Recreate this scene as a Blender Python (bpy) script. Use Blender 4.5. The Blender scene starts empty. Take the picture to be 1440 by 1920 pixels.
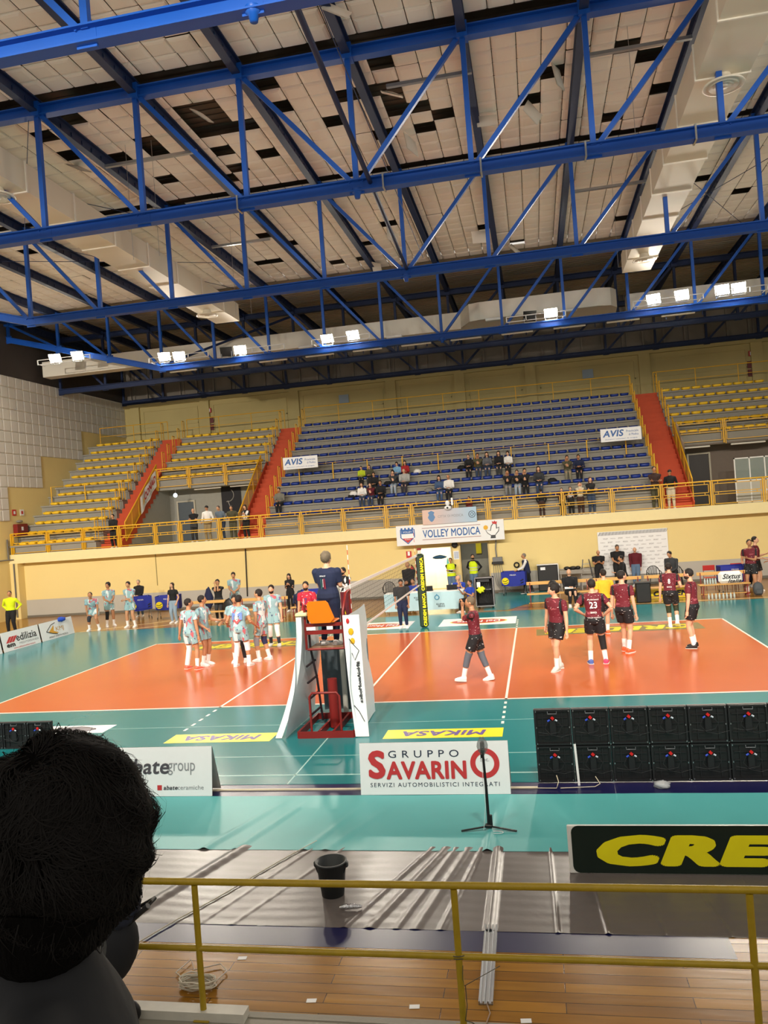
import bpy, math, random
from mathutils import Vector as V, Matrix as M
random.seed(7)
PI = math.pi
R = math.radians
scene = bpy.context.scene
COL = scene.collection

# ------------------------------------------------------------------ camera, world, exposure
cam_data = bpy.data.cameras.new('camera')
cam = bpy.data.objects.new('camera', cam_data)
COL.objects.link(cam)
scene.camera = cam
_yaw, _pitch, _roll = -0.188275, 0.000273, -0.074442
_f = V((math.sin(_yaw)*math.cos(_pitch), math.cos(_yaw)*math.cos(_pitch), math.sin(_pitch)))
_r = V((math.cos(_yaw), -math.sin(_yaw), 0))
_u = _r.cross(_f)
_r2 = _r*math.cos(_roll)+_u*math.sin(_roll)
_u2 = _u*math.cos(_roll)-_r*math.sin(_roll)
cam.matrix_world = M(((_r2.x, _u2.x, -_f.x, 3.8509), (_r2.y, _u2.y, -_f.y, -15.8393), (_r2.z, _u2.z, -_f.z, 3.8634), (0, 0, 0, 1)))
cam_data.sensor_fit = 'VERTICAL'
cam_data.sensor_height = 36
cam_data.sensor_width = 27
cam_data.lens = 28.0
cam_data.clip_end = 300
cam_data.clip_start = 0.05
world = bpy.data.worlds.new('hall_ambient')
scene.world = world
world.use_nodes = True
world.node_tree.nodes['Background'].inputs[0].default_value = (1.0, 0.93, 0.84, 1)
world.node_tree.nodes['Background'].inputs[1].default_value = 0.82
vs_ = scene.view_settings
vs_.view_transform = 'Standard'
vs_.look = 'None'
vs_.gamma = 1
vs_.use_curve_mapping = False
vs_.exposure = 0.0
FAR_LAMP_W = 260      # lamps on the far truss (seen in the picture)
NEAR_LAMP_W = 440     # lamps on the truss above the photographer

# ------------------------------------------------------------------ helpers
def lin(c):
    if isinstance(c, str):
        c = [int(c[i:i+2], 16)/255 for i in (0, 2, 4)]
    return tuple((x/12.92 if x <= .04045 else ((x+.055)/1.055)**2.4) for x in c)+(1,)

MATS = {}
def mat(name, col='808080', rough=.6, metal=0., var=.08, scale=6., bump=0., bscale=40., emit=0., ecol=None, spec=.5, stretch=None, alpha=None):
    if name in MATS: return MATS[name]
    m = bpy.data.materials.new(name); m.use_nodes = True
    nt = m.node_tree; b = nt.nodes['Principled BSDF']
    c = lin(col)
    b.inputs['Roughness'].default_value = rough
    b.inputs['Metallic'].default_value = metal
    b.inputs['Specular IOR Level'].default_value = spec
    tc = nt.nodes.new('ShaderNodeTexCoord')
    src = tc.outputs['Object']
    if stretch:
        mp = nt.nodes.new('ShaderNodeMapping'); mp.inputs['Scale'].default_value = stretch
        nt.links.new(src, mp.inputs[0]); src = mp.outputs[0]
    if var > 0:
        n = nt.nodes.new('ShaderNodeTexNoise'); n.inputs['Scale'].default_value = scale; n.inputs['Detail'].default_value = 4
        nt.links.new(src, n.inputs['Vector'])
        mx = nt.nodes.new('ShaderNodeMix'); mx.data_type = 'RGBA'
        mx.inputs[6].default_value = tuple(x*(1-var) for x in c[:3])+(1,)
        mx.inputs[7].default_value = tuple(min(1, x*(1+var)) for x in c[:3])+(1,)
        nt.links.new(n.outputs['Fac'], mx.inputs[0]); nt.links.new(mx.outputs[2], b.inputs['Base Color'])
    else:
        b.inputs['Base Color'].default_value = c
    if bump > 0:
        n2 = nt.nodes.new('ShaderNodeTexNoise'); n2.inputs['Scale'].default_value = bscale; n2.inputs['Detail'].default_value = 3
        nt.links.new(src, n2.inputs['Vector'])
        bp = nt.nodes.new('ShaderNodeBump'); bp.inputs['Strength'].default_value = bump; bp.inputs['Distance'].default_value = .02
        nt.links.new(n2.outputs['Fac'], bp.inputs['Height']); nt.links.new(bp.outputs[0], b.inputs['Normal'])
    if emit > 0:
        b.inputs['Emission Color'].default_value = lin(ecol or col); b.inputs['Emission Strength'].default_value = emit
    if alpha is not None:
        b.inputs['Alpha'].default_value = alpha
    MATS[name] = m
    return m

def stripes_mat(name, base, marks, thresh=.62, scale=9., rough=.75, stretch=(1, 1, 1), side=None, sidew=.14):
    """cloth printed with irregular marks: each (colour, threshold, scale, stretch)"""
    if name in MATS: return MATS[name]
    m = mat(name, base, rough, var=0)
    nt = m.node_tree; b = nt.nodes['Principled BSDF']
    tc = nt.nodes['Texture Coordinate']
    rgb = nt.nodes.new('ShaderNodeRGB'); rgb.outputs[0].default_value = lin(base); cur = rgb.outputs[0]
    if side:
        sx = nt.nodes.new('ShaderNodeSeparateXYZ'); nt.links.new(tc.outputs['Object'], sx.inputs[0])
        ab = nt.nodes.new('ShaderNodeMath'); ab.operation = 'ABSOLUTE'; nt.links.new(sx.outputs[0], ab.inputs[0])
        gt = nt.nodes.new('ShaderNodeMath'); gt.operation = 'GREATER_THAN'; gt.inputs[1].default_value = sidew; nt.links.new(ab.outputs[0], gt.inputs[0])
        lt = nt.nodes.new('ShaderNodeMath'); lt.operation = 'LESS_THAN'; lt.inputs[1].default_value = sidew+.055; nt.links.new(ab.outputs[0], lt.inputs[0])
        ml = nt.nodes.new('ShaderNodeMath'); ml.operation = 'MULTIPLY'; nt.links.new(gt.outputs[0], ml.inputs[0]); nt.links.new(lt.outputs[0], ml.inputs[1])
        mx = nt.nodes.new('ShaderNodeMix'); mx.data_type = 'RGBA'; nt.links.new(ml.outputs[0], mx.inputs[0]); nt.links.new(cur, mx.inputs[6]); mx.inputs[7].default_value = lin(side); cur = mx.outputs[2]
    for (c, th, sc, st) in marks:
        mp = nt.nodes.new('ShaderNodeMapping'); mp.inputs['Scale'].default_value = st; mp.inputs['Rotation'].default_value = (0, .5 if st[0] != st[2] else 0, 0)
        mp.inputs['Location'].default_value = (sc*.37, sc*.11, th*7)
        nt.links.new(tc.outputs['Object'], mp.inputs[0])
        n = nt.nodes.new('ShaderNodeTexNoise'); n.inputs['Scale'].default_value = sc; n.inputs['Detail'].default_value = 1
        nt.links.new(mp.outputs[0], n.inputs['Vector'])
        g = nt.nodes.new('ShaderNodeMath'); g.operation = 'GREATER_THAN'; g.inputs[1].default_value = th; nt.links.new(n.outputs['Fac'], g.inputs[0])
        mx = nt.nodes.new('ShaderNodeMix'); mx.data_type = 'RGBA'; nt.links.new(g.outputs[0], mx.inputs[0]); nt.links.new(cur, mx.inputs[6]); mx.inputs[7].default_value = lin(c); cur = mx.outputs[2]
    nt.links.new(cur, b.inputs['Base Color'])
    return m

def brick_mat(name, c1, c2, mortar, scale, bw, rh, ms=.01, rough=.4, off=.5, bump=0., rot=None, wave=0., coord='Object', spec=.5):
    if name in MATS: return MATS[name]
    m = mat(name, c1, rough, var=0, spec=spec)
    nt = m.node_tree; b = nt.nodes['Principled BSDF']; tc = nt.nodes['Texture Coordinate']
    mp = nt.nodes.new('ShaderNodeMapping')
    if rot: mp.inputs['Rotation'].default_value = rot
    nt.links.new(tc.outputs[coord], mp.inputs[0])
    br = nt.nodes.new('ShaderNodeTexBrick'); br.offset = off
    br.inputs['Color1'].default_value = lin(c1); br.inputs['Color2'].default_value = lin(c2); br.inputs['Mortar'].default_value = lin(mortar)
    br.inputs['Scale'].default_value = scale; br.inputs['Mortar Size'].default_value = ms; br.inputs['Brick Width'].default_value = bw; br.inputs['Row Height'].default_value = rh
    br.inputs['Bias'].default_value = -.1
    nt.links.new(mp.outputs[0], br.inputs['Vector'])
    n = nt.nodes.new('ShaderNodeTexNoise'); n.inputs['Scale'].default_value = 2.5; n.inputs['Detail'].default_value = 5
    mp2 = nt.nodes.new('ShaderNodeMapping'); mp2.inputs['Scale'].default_value = (.6, 5, 1); nt.links.new(tc.outputs[coord], mp2.inputs[0]); nt.links.new(mp2.outputs[0], n.inputs['Vector'])
    mx = nt.nodes.new('ShaderNodeMix'); mx.data_type = 'RGBA'; mx.blend_type = 'MULTIPLY'; mx.inputs[0].default_value = .45
    cr = nt.nodes.new('ShaderNodeValToRGB'); cr.color_ramp.elements[0].color = (.55, .55, .55, 1); cr.color_ramp.elements[1].color = (1.15, 1.15, 1.15, 1)
    cr.color_ramp.elements[0].position = .3; cr.color_ramp.elements[1].position = .7
    nt.links.new(n.outputs['Fac'], cr.inputs[0])
    nt.links.new(br.outputs['Color'], mx.inputs[6]); nt.links.new(cr.outputs[0], mx.inputs[7])
    nt.links.new(mx.outputs[2], b.inputs['Base Color'])
    if bump > 0:
        bp = nt.nodes.new('ShaderNodeBump'); bp.inputs['Strength'].default_value = bump; bp.inputs['Distance'].default_value = .02; bp.invert = True
        nt.links.new(br.outputs['Fac'], bp.inputs['Height'])
        bp2 = nt.nodes.new('ShaderNodeBump'); bp2.inputs['Strength'].default_value = bump; bp2.inputs['Distance'].default_value = .004
        nt.links.new(n.outputs['Fac'], bp2.inputs['Height']); nt.links.new(bp.outputs[0], bp2.inputs['Normal']); nt.links.new(bp2.outputs[0], b.inputs['Normal'])
    return m

class MB:
    """collects shapes, then builds ONE mesh object"""
    def __init__(s): s.v = []; s.f = []; s.m = []; s.cur = 0; s.sm = []
    def add(s, vs, fs, smooth=False):
        o = len(s.v); s.v += [tuple(p) for p in vs]; s.f += [tuple(i+o for i in f) for f in fs]; s.m += [s.cur]*len(fs); s.sm += [smooth]*len(fs); return s
    def box(s, c, d, rot=None):
        x, y, z = d[0]/2, d[1]/2, d[2]/2
        vs = [V((sx*x, sy*y, sz*z)) for sx in (-1, 1) for sy in (-1, 1) for sz in (-1, 1)]
        if rot is not None: vs = [rot@p for p in vs]
        c = V(c)
        return s.add([p+c for p in vs], [(0, 1, 3, 2), (4, 6, 7, 5), (0, 4, 5, 1), (2, 3, 7, 6), (0, 2, 6, 4), (1, 5, 7, 3)])
    def bx(s, x0, x1, y0, y1, z0, z1):
        return s.box(((x0+x1)/2, (y0+y1)/2, (z0+z1)/2), (abs(x1-x0), abs(y1-y0), abs(z1-z0)))
    def rbox(s, c, d, r=.02, rot=None):
        """box with chamfered edges"""
        x, y, z = d[0]/2, d[1]/2, d[2]/2; r = min(r, x*.9, y*.9, z*.9)
        vs = []; idx = {}
        for sx in (-1, 1):
            for sy in (-1, 1):
                for sz in (-1, 1):
                    for k, q in enumerate(((x, y-r, z-r), (x-r, y, z-r), (x-r, y-r, z))):
                        idx[(sx, sy, sz, k)] = len(vs); vs.append(V((sx*q[0], sy*q[1], sz*q[2])))
        fs = []
        for sg in (-1, 1):
            fs.append([idx[(sg, a, b, 0)] for a, b in ((-1, -1), (1, -1), (1, 1), (-1, 1))][::sg])
            fs.append([idx[(a, sg, b, 1)] for a, b in ((-1, -1), (-1, 1), (1, 1), (1, -1))][::sg])
            fs.append([idx[(a, b, sg, 2)] for a, b in ((-1, -1), (1, -1), (1, 1), (-1, 1))][::sg])
        for a in (-1, 1):
            for b in (-1, 1):
                fs.append([idx[(a, b, -1, 0)], idx[(a, b, 1, 0)], idx[(a, b, 1, 1)], idx[(a, b, -1, 1)]])
                fs.append([idx[(a, -1, b, 0)], idx[(a, 1, b, 0)], idx[(a, 1, b, 2)], idx[(a, -1, b, 2)]])
                fs.append([idx[(-1, a, b, 1)], idx[(1, a, b, 1)], idx[(1, a, b, 2)], idx[(-1, a, b, 2)]])
                for c_ in (-1, 1): fs.append([idx[(a, b, c_, k)] for k in range(3)])
        if rot is not None: vs = [rot@p for p in vs]
        c = V(c)
        return s.add([p+c for p in vs], fs)
    def rings(s, rings, cap=True, smooth=True):
        n = len(rings[0]); vs = [p for r in rings for p in r]; fs = []
        for i in range(len(rings)-1):
            for j in range(n):
                k = (j+1) % n
                fs.append((i*n+j, i*n+k, (i+1)*n+k, (i+1)*n+j))
        s.add(vs, fs, smooth)
        if cap:
            s.add(rings[0], [tuple(range(n))[::-1]]); s.add(rings[-1], [tuple(range(n))])
        return s
    def tube(s, p0, p1, r0, r1=None, n=8, cap=True):
        return s.path([p0, p1], [r0, r0 if r1 is None else r1], n, cap)
    def path(s, pts, rad, n=8, cap=True, flat=1.0):
        pts = [V(p) for p in pts]
        if not isinstance(rad, (list, tuple)): rad = [rad]*len(pts)
        rs = []; up = None
        for i, p in enumerate(pts):
            t = (pts[min(i+1, len(pts)-1)]-pts[max(i-1, 0)])
            if t.length < 1e-9: t = V((0, 0, 1))
            t.normalize()
            if up is None:
                up = V((0, 0, 1)) if abs(t.z) < .9 else V((1, 0, 0))
            a = t.cross(up)
            if a.length < 1e-4: a = t.cross(V((0, 1, 0)))
            a.normalize(); b = a.cross(t).normalized(); up = b
            rs.append([p+a*math.cos(2*PI*j/n)*rad[i]+b*math.sin(2*PI*j/n)*rad[i]*flat for j in range(n)])
        return s.rings(rs, cap)
    def beam(s, p0, p1, w, h, up=(0, 0, 1)):
        p0, p1 = V(p0), V(p1); t = (p1-p0).normalized(); up = V(up)
        if abs(t.dot(up)) > .98: up = V((0, 1, 0))
        a = t.cross(up).normalized(); b = a.cross(t)
        q = [p+a*sx*w/2+b*sz*h/2 for p in (p0, p1) for sx, sz in ((-1, -1), (1, -1), (1, 1), (-1, 1))]
        return s.add(q, [(3, 2, 1, 0), (4, 5, 6, 7), (0, 1, 5, 4), (1, 2, 6, 5), (2, 3, 7, 6), (3, 0, 4, 7)])
    def ibeam(s, p0, p1, w, h, t=.03):
        p0, p1 = V(p0), V(p1); u = V((0, 0, h/2-t/2))
        s.beam(p0+u, p1+u, w, t); s.beam(p0-u, p1-u, w, t); s.beam(p0, p1, t, h-2*t); return s
    def ell(s, c, r, nu=12, nv=8, rot=None, fn=None):
        vs = []; fs = []; c = V(c)
        for i in range(nv+1):
            ph = PI*i/nv
            for j in range(nu):
                th = 2*PI*j/nu
                q = V((math.sin(ph)*math.cos(th), math.sin(ph)*math.sin(th), math.cos(ph)))
                if fn: q = fn(q)
                q = V((q.x*r[0], q.y*r[1], q.z*r[2]))
                if rot is not None: q = rot@q
                vs.append(q+c)
        for i in range(nv):
            for j in range(nu):
                k = (j+1) % nu; fs.append((i*nu+j, (i+1)*nu+j, (i+1)*nu+k, i*nu+k))
        return s.add(vs, fs, True)
    def lathe(s, prof, c=(0, 0, 0), n=20, rot=None, cap=True):
        c = V(c); rs = []
        for r, z in prof:
            ring = [V((r*math.cos(2*PI*j/n), r*math.sin(2*PI*j/n), z)) for j in range(n)]
            if rot is not None: ring = [rot@p for p in ring]
            rs.append([p+c for p in ring])
        return s.rings(rs, cap)
    def prism(s, poly, o, a, b, th):
        """polygon (2D list) in the plane o + a*x + b*y, extruded by vector th"""
        o, a, b, th = V(o), V(a), V(b), V(th); n = len(poly)
        f = [o+a*x+b*y for x, y in poly]; g = [p+th for p in f]
        return s.add(f+g, [tuple(range(n))[::-1], tuple(range(n, 2*n))]+[(i, (i+1) % n, n+(i+1) % n, n+i) for i in range(n)])
    def grid(s, fn, nu, nv, smooth=True):
        vs = [fn(i/nu, j/nv) for j in range(nv+1) for i in range(nu+1)]
        fs = [(j*(nu+1)+i, j*(nu+1)+i+1, (j+1)*(nu+1)+i+1, (j+1)*(nu+1)+i) for j in range(nv) for i in range(nu)]
        return s.add(vs, fs, smooth)
    def mesh(s, name='m'):
        me = bpy.data.meshes.new(name); me.from_pydata(s.v, [], s.f); me.polygons.foreach_set('material_index', s.m); me.polygons.foreach_set('use_smooth', s.sm); me.update(); return me
    def build(s, name, mats, parent=None, loc=None, smooth=None):
        me = s.mesh(name)
        for m in (mats if isinstance(mats, (list, tuple)) else [mats]): me.materials.append(m)
        o = bpy.data.objects.new(name, me); COL.objects.link(o)
        if parent: o.parent = parent
        if loc: o.location = loc
        if smooth is not None: me.polygons.foreach_set('use_smooth', [smooth]*len(me.polygons))
        return o

def tag(o, label=None, cat=None, group=None, kind=None):
    if label: o['label'] = label
    if cat: o['category'] = cat
    if group: o['group'] = group
    if kind: o['kind'] = kind
    return o
def thing(name, label, cat, loc=(0, 0, 0), rz=0, group=None):
    o = bpy.data.objects.new(name, None); o.empty_display_size = .2; COL.objects.link(o)
    o.location = loc; o.rotation_euler = (0, 0, rz); return tag(o, label, cat, group)
def struct(name, mb, m, label=None):
    o = mb.build(name, m); o['kind'] = 'structure'
    return o
def kids(o): return KID.get(o.name, [])
def copy_tree(o, loc=None, rz=None, label=None, group=None, parent=None):
    c = o.copy(); COL.objects.link(c)
    if parent: c.parent = parent; c.matrix_parent_inverse = o.matrix_parent_inverse
    if loc is not None: c.location = loc
    if rz is not None: c.rotation_euler = (0, 0, rz)
    if label: c['label'] = label
    if group: c['group'] = group
    for ch in list(o.children): copy_tree(ch, parent=c)
    return c

TMP = bpy.data.scenes.new('workbench')
def evaluate(ob):
    TMP.collection.objects.link(ob)
    vl = TMP.view_layers[0]; vl.update(); dg = vl.depsgraph
    me = bpy.data.meshes.new_from_object(ob.evaluated_get(dg))
    TMP.collection.objects.unlink(ob)
    d = ob.data; bpy.data.objects.remove(ob)
    if isinstance(d, bpy.types.Mesh): bpy.data.meshes.remove(d)
    else: bpy.data.curves.remove(d)
    return me
def voxel(mb, size, smooth=2, fac=.5, disp=None):
    ob = bpy.data.objects.new('tmp', mb.mesh())
    m = ob.modifiers.new('r', 'REMESH'); m.mode = 'VOXEL'; m.voxel_size = size; m.use_smooth_shade = True
    if smooth:
        m2 = ob.modifiers.new('s', 'SMOOTH'); m2.iterations = smooth; m2.factor = fac
    return evaluate(ob)
def text_pts(body, bold=0., shear=0., res=3, spacing=1.):
    cu = bpy.data.curves.new('t', 'FONT'); cu.body = body; cu.shear = shear; cu.resolution_u = res; cu.fill_mode = 'FRONT'; cu.space_character = spacing*(1+bold*1.6)
    me = evaluate(bpy.data.objects.new('t', cu))
    v0 = [v.co.copy() for v in me.vertices]; f0 = [tuple(p.vertices) for p in me.polygons]
    bpy.data.meshes.remove(me)
    global STAMP
    STAMP = len(v0)          # vertices per stamp; later stamps are set a hair proud of the earlier ones
    vs, fs = [], []
    ns = 1 if bold <= 0 else 9 if bold <= .03 else 17
    for k in range(ns):          # a heavier stroke: the outline stamped around itself
        dx, dy = (0, 0) if k == 0 else (bold*math.cos(k*2*PI/(ns-1)), bold*math.sin(k*2*PI/(ns-1)))
        o = len(vs); vs += [V((p.x+dx, p.y+dy, 0)) for p in v0]; fs += [tuple(i+o for i in f) for f in f0]
    x0 = min(v.x for v in vs); x1 = max(v.x for v in vs); y0 = min(v.y for v in vs); y1 = max(v.y for v in vs)
    return [((v.x-(x0+x1)/2)/(x1-x0), (v.y-(y0+y1)/2)/(y1-y0)) for v in vs], fs, (x1-x0)/(y1-y0)
def text(name, body, m, parent, c, xd, yd, w, h=None, bold=0., shear=0., mb=None, warp=None, spacing=1.):
    """lettering in a box of width w and height h, centred at c"""
    pts, fs, asp = text_pts(body, bold, shear, spacing=spacing)
    if h is None: h = w/asp
    c, xd, yd = V(c), V(xd).normalized(), V(yd).normalized()
    nn = xd.cross(yd); st = STAMP
    vs = [c+xd*x*w+yd*y*h+nn*(.0003*(i//st)) for i, (x, y) in enumerate(pts)]
    if warp: vs = [warp(p) for p in vs]
    own = mb is None; mb = mb or MB(); mb.add(vs, fs)
    return mb.build(name, m, parent) if own else mb

# ------------------------------------------------------------------ materials
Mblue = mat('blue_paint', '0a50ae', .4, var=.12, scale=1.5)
Mdblue_shade = mat('dark_shaded_blue_paint', '102752', .55, var=.2, scale=2)  # blue darkened for unlit purlins and far trusses: shade in the colour
Myel = mat('yellow_paint', 'e3ae1c', .45, var=.1, scale=3)
Myel2 = mat('worn_yellow_paint', 'a1860f', .4, var=.25, scale=9, bump=.2)
Mcream = mat('cream_wall', 'ead594', .8, var=.05, scale=.6, bump=.15, bscale=30)
Mgrey = mat('grey_dado', 'b7b4ac', .8, var=.08, scale=1)
Mconc = mat('concrete', '8f8c83', .85, var=.14, scale=1.2, bump=.2)
Mwhite = mat('white_paint', 'eef0f0', .5, var=.03)
Mblack = mat('black_plastic', '141416', .45, var=.1)
Msteel = mat('steel', 'b8bcc0', .3, metal=.9, var=.1)
Mred = mat('dark_red_paint', '7d1d1a', .4, var=.1)
Mtile = mat('ceiling_tile', 'fbf3e8', .8, var=.06, scale=1.1, bump=.1, bscale=15)
Mstair = mat('orange_stair_paint', 'bd4a28', .75, var=.12, scale=3)
Mduct = mat('duct_sheet', 'e0d7c4', .55, var=.06, scale=1)
Mwood = brick_mat('court_parquet', 'ab7820', '8a5c16', '46300f', 1, 1.9, .13, .0035, .2, bump=.25, spec=.45)
Mpine = mat('bench_wood', 'd8a860', .5, var=.15, scale=4, stretch=(1, 8, 8))
Mbluedark = mat('navy_cloth', '18234a', .8, var=.1)

# ------------------------------------------------------------------ floor, walls, roof
X0, X1 = -21.4, 21.0
YW = 19.25            # lower wall below the balcony
b = MB(); b.bx(X0, X1, -9.9, 31, -.2, 0)
floor = struct('floor', b, Mwood)
b = MB(); b.bx(X0, X1, -17.5, -9.9, -.2, -.002); b.bx(X0, X1, -9.97, -9.9, -.19, .004)
struct('floor_concrete', b, mat('smooth_concrete', '8f8a7c', .55, var=.15, scale=1.5, bump=.15))

b = MB(); b.bx(X0-.3, X0, -3, 31.3, 0, 15.6)
struct('wall_left', b, Mcream)
b = MB(); b.bx(X1, X1+.3, 8, 31.3, 0, 15.6)
struct('wall_right', b, Mcream)
b = MB()
DZ = .86
for (a, c, z0, z1) in ((X0, -1.45, DZ, 2.74), (-1.45, .05, 2.12, 2.74), (.05, .46, DZ, 2.74), (.46, 1.66, 2.2, 2.74), (1.66, X1, DZ, 2.74)):
    b.bx(a, c, YW, YW+.25, z0, z1)
b.cur = 1
for (a, c) in ((X0, -1.45), (.05, .46), (1.66, X1)): b.bx(a, c, YW-.006, YW+.25, 0.0, DZ)
struct('wall_lower_back', b, [Mcream, Mgrey])
b = MB(); b.bx(X0, -1.45, YW-.03, YW-.006, 0, .1); b.bx(1.66, X1, YW-.03, YW-.006, 0, .1)
struct('baseboard_back', b, mat('baseboard', '6e6a60', .6))
# dark utility pipe, corner column
b = MB(); b.bx(X0, X0+.42, YW-.5, YW, 0, 2.7); struct('trim_corner_column', b, Mcream)
# rooms seen through the two doorways
b = MB(); b.bx(-3.2, .05, YW+3.2, YW+3.3, 0, 2.7); b.bx(-3.3, -3.2, YW+.25, YW+3.3, 0, 2.7); b.bx(0, .2, YW+.25, YW+3.3, 0, 2.7); b.bx(-3.3, .1, YW+.25, YW+3.3, 2.6, 2.7)
struct('wall_corridor', b, mat('corridor_white', 'f1eed6', .7))
b = MB(); b.bx(.2, 3.2, YW+2.6, YW+2.7, 0, 2.7); b.bx(3.1, 3.2, YW+.25, YW+2.7, 0, 2.7); b.bx(.2, 3.2, YW+.25, YW+2.7, 2.6, 2.7)
struct('wall_storeroom', b, mat('storeroom_grey', '8b8a7e', .8))
b = MB()
for (a, c, h) in ((-1.45, .05, 2.12), (.46, 1.66, 2.2)):
    b.bx(a-.06, a, YW-.02, YW+.25, 0, h+.06); b.bx(c, c+.06, YW-.02, YW+.25, 0, h+.06); b.bx(a, c, YW-.02, YW+.25, h, h+.06)
struct('trim_doorframes', b, mat('door_frame', 'c9b27a', .5))

# balcony slab and fascia
b = MB(); b.bx(X0, X1, 18.8, 31, 2.74, 3.1)
struct('trim_balcony_slab', b, Mcream)
b = MB(); b.bx(X0, X1, 18.72, 18.8, 2.7, 3.14)
struct('trim_balcony_fascia', b, mat('fascia_cream', 'f0e2ac', .7, var=.04))

# upper back wall with pilasters and shallow panels
b = MB(); b.bx(X0, X1, 31, 31.3, 3, 11.9)
px = [-20.6, -15.9, -10.1, -4.1, 0, 4.1, 10.4, 16.3]
for x in px: b.bx(x-.3, x+.3, 30.82, 31, 8.5, 11.75)
b.bx(X0, X1, 30.8, 31, 11.62, 11.9)
for a, c in zip(px[:-1], px[1:]):
    b.bx(a+.5, c-.5, 30.95, 31, 11.3, 11.36); b.bx(a+.5, c-.5, 30.95, 31, 10.3, 10.36)
    b.bx(a+.5, a+.56, 30.95, 31, 8.8, 11.3); b.bx(c-.56, c-.5, 30.95, 31, 8.8, 11.3)
struct('wall_back_upper', b, mat('olive_wall', 'c9ba82', .85, var=.1, scale=.7))
b = MB(); b.bx(X0, X1, 31.2, 31.5, 11.9, 15.3)
for i in range(38):
    x = X0+.5+i*1.12; b.bx(x-.05, x+.05, 31.05, 31.2, 11.9, 15.3)
    if i % 3 == 0: b.bx(x+.2, x+.28, 31.12, 31.2, 11.9, 15.3)
struct('wall_back_clerestory', b, mat('dark_concrete_panel', '8a837a', .9, var=.35, scale=.8, bump=.2))

# acoustic tiles stepping down the left wall
b = MB(); t = .572
def pil(b, o, a, c, n, w, h, g=.006, r=.05, d=.03):
    """pillow tile: corner o, axes a (w) and c (h), bulging along n"""
    o, a, c, n = V(o), V(a), V(c), V(n)
    q = []
    for (m_, dd) in ((g, 0), (g+r*.35, d*.7), (g+r, d)):
        q += [o+a*m_+c*m_+n*dd, o+a*(w-m_)+c*m_+n*dd, o+a*(w-m_)+c*(h-m_)+n*dd, o+a*m_+c*(h-m_)+n*dd]
    fs = []
    for k in (0, 4):
        for i in range(4): fs.append((k+i, k+(i+1) % 4, k+4+(i+1) % 4, k+4+i))
    fs.append((8, 9, 10, 11)); b.add(q, fs)
for i in range(int((31-6)/t)):
    y0 = 31-(i+1)*t
    zlow = 9.66 if y0 > 25.45 else 8.0 if y0 > 21.8 else 6.33 if y0 > 18.85 else 4.61
    z = 12.0
    while z-.56 > zlow-.1:
        pil(b, (X0+.02, y0, z-.555), (0, 1, 0), (0, 0, 1), (1, 0, 0), t, .555); z -= .555
struct('trim_acoustic_wall_tiles', b, mat('acoustic_white', 'dcdad4', .8, var=.05, scale=1.4))
b = MB(); b.bx(X0-.01, X0+.06, 6, 31, 12.0, 15.3)
struct('wall_left_upper_dark', b, mat('dark_upper_cladding', '3b3532', .9, var=.3, scale=.7))

# suspended ceiling of pillowed tiles: some are missing
HOLES = [(-22, 24), (-15, 7), (-15, 9), (-13, 4), (-13, 6), (-13, 10), (-13, 16), (-12, 13), (-12, 28), (-11, 9), (-11, 10), (-11, 28), (-10, 23), (-9, 14), (-9, 25), (-8, 7), (-8, 8), (-8, 11), (-8, 13), (-7, 7), (-7, 8), (-8, 9), (-7, 9), (-7, 30), (-6, 9), (-6, 12), (-6, 19), (-5, 30), (-4, 6), (-4, 8), (-4, 27), (-2, 10), (-2, 24), (-1, 8), (0, 12), (0, 8), (1, 6), (1, 8), (1, 9), (1, 10), (2, 12), (2, 10), (3, 11), (4, 27), (6, 31), (7, 11), (8, 9), (9, 19), (11, 8), (11, 14), (12, 9), (13, 12), (13, 29), (17, 24), (20, 27), (-25, 9), (-25, 20), (-19, 30)]
TRY = [-11.6, -4.55, 2.43, 9.6, 19.7, 23.9, 30.75]
b = MB(); b2 = []
H = set(HOLES)
BAYS = [(-16, -11.75), (-11.35, -4.7), (-4.3, 2.28), (2.68, 9.45), (9.85, 19.7)]
for i in range(-36, 36):
  for (ya, yb) in BAYS:
    nr = round((yb-ya)/.6); tw = (yb-ya)/nr
    for j in range(nr):
        y = ya+j*tw
        if (i, math.floor((y+tw/2)/.6)) in H: continue
        dz = random.uniform(-.006, .006)+(random.random() < .06)*random.uniform(-.03, 0)
        pil(b, (i*.6, y, 14.95+dz), (1, 0, 0), (0, 1, 0), (0, 0, -1), .6, tw, .009, .1, .05)
tiles = struct('ceiling', b, Mtile)
b = MB()
def corr(b, y0, y1, z, p):
    n = int((y1-y0)/p)
    for k in range(n):
        y = y0+k*p
        b.bx(X0, X1, y, y+p*.55, z, z+.04); b.bx(X0, X1, y, y+p, z+.03, z+.09)
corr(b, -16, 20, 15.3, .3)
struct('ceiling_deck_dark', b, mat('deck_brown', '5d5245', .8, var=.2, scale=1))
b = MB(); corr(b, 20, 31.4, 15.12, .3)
struct('ceiling_deck_stand', b, mat('deck_grey', 'b9ac98', .8, var=.12, scale=1))

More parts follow.
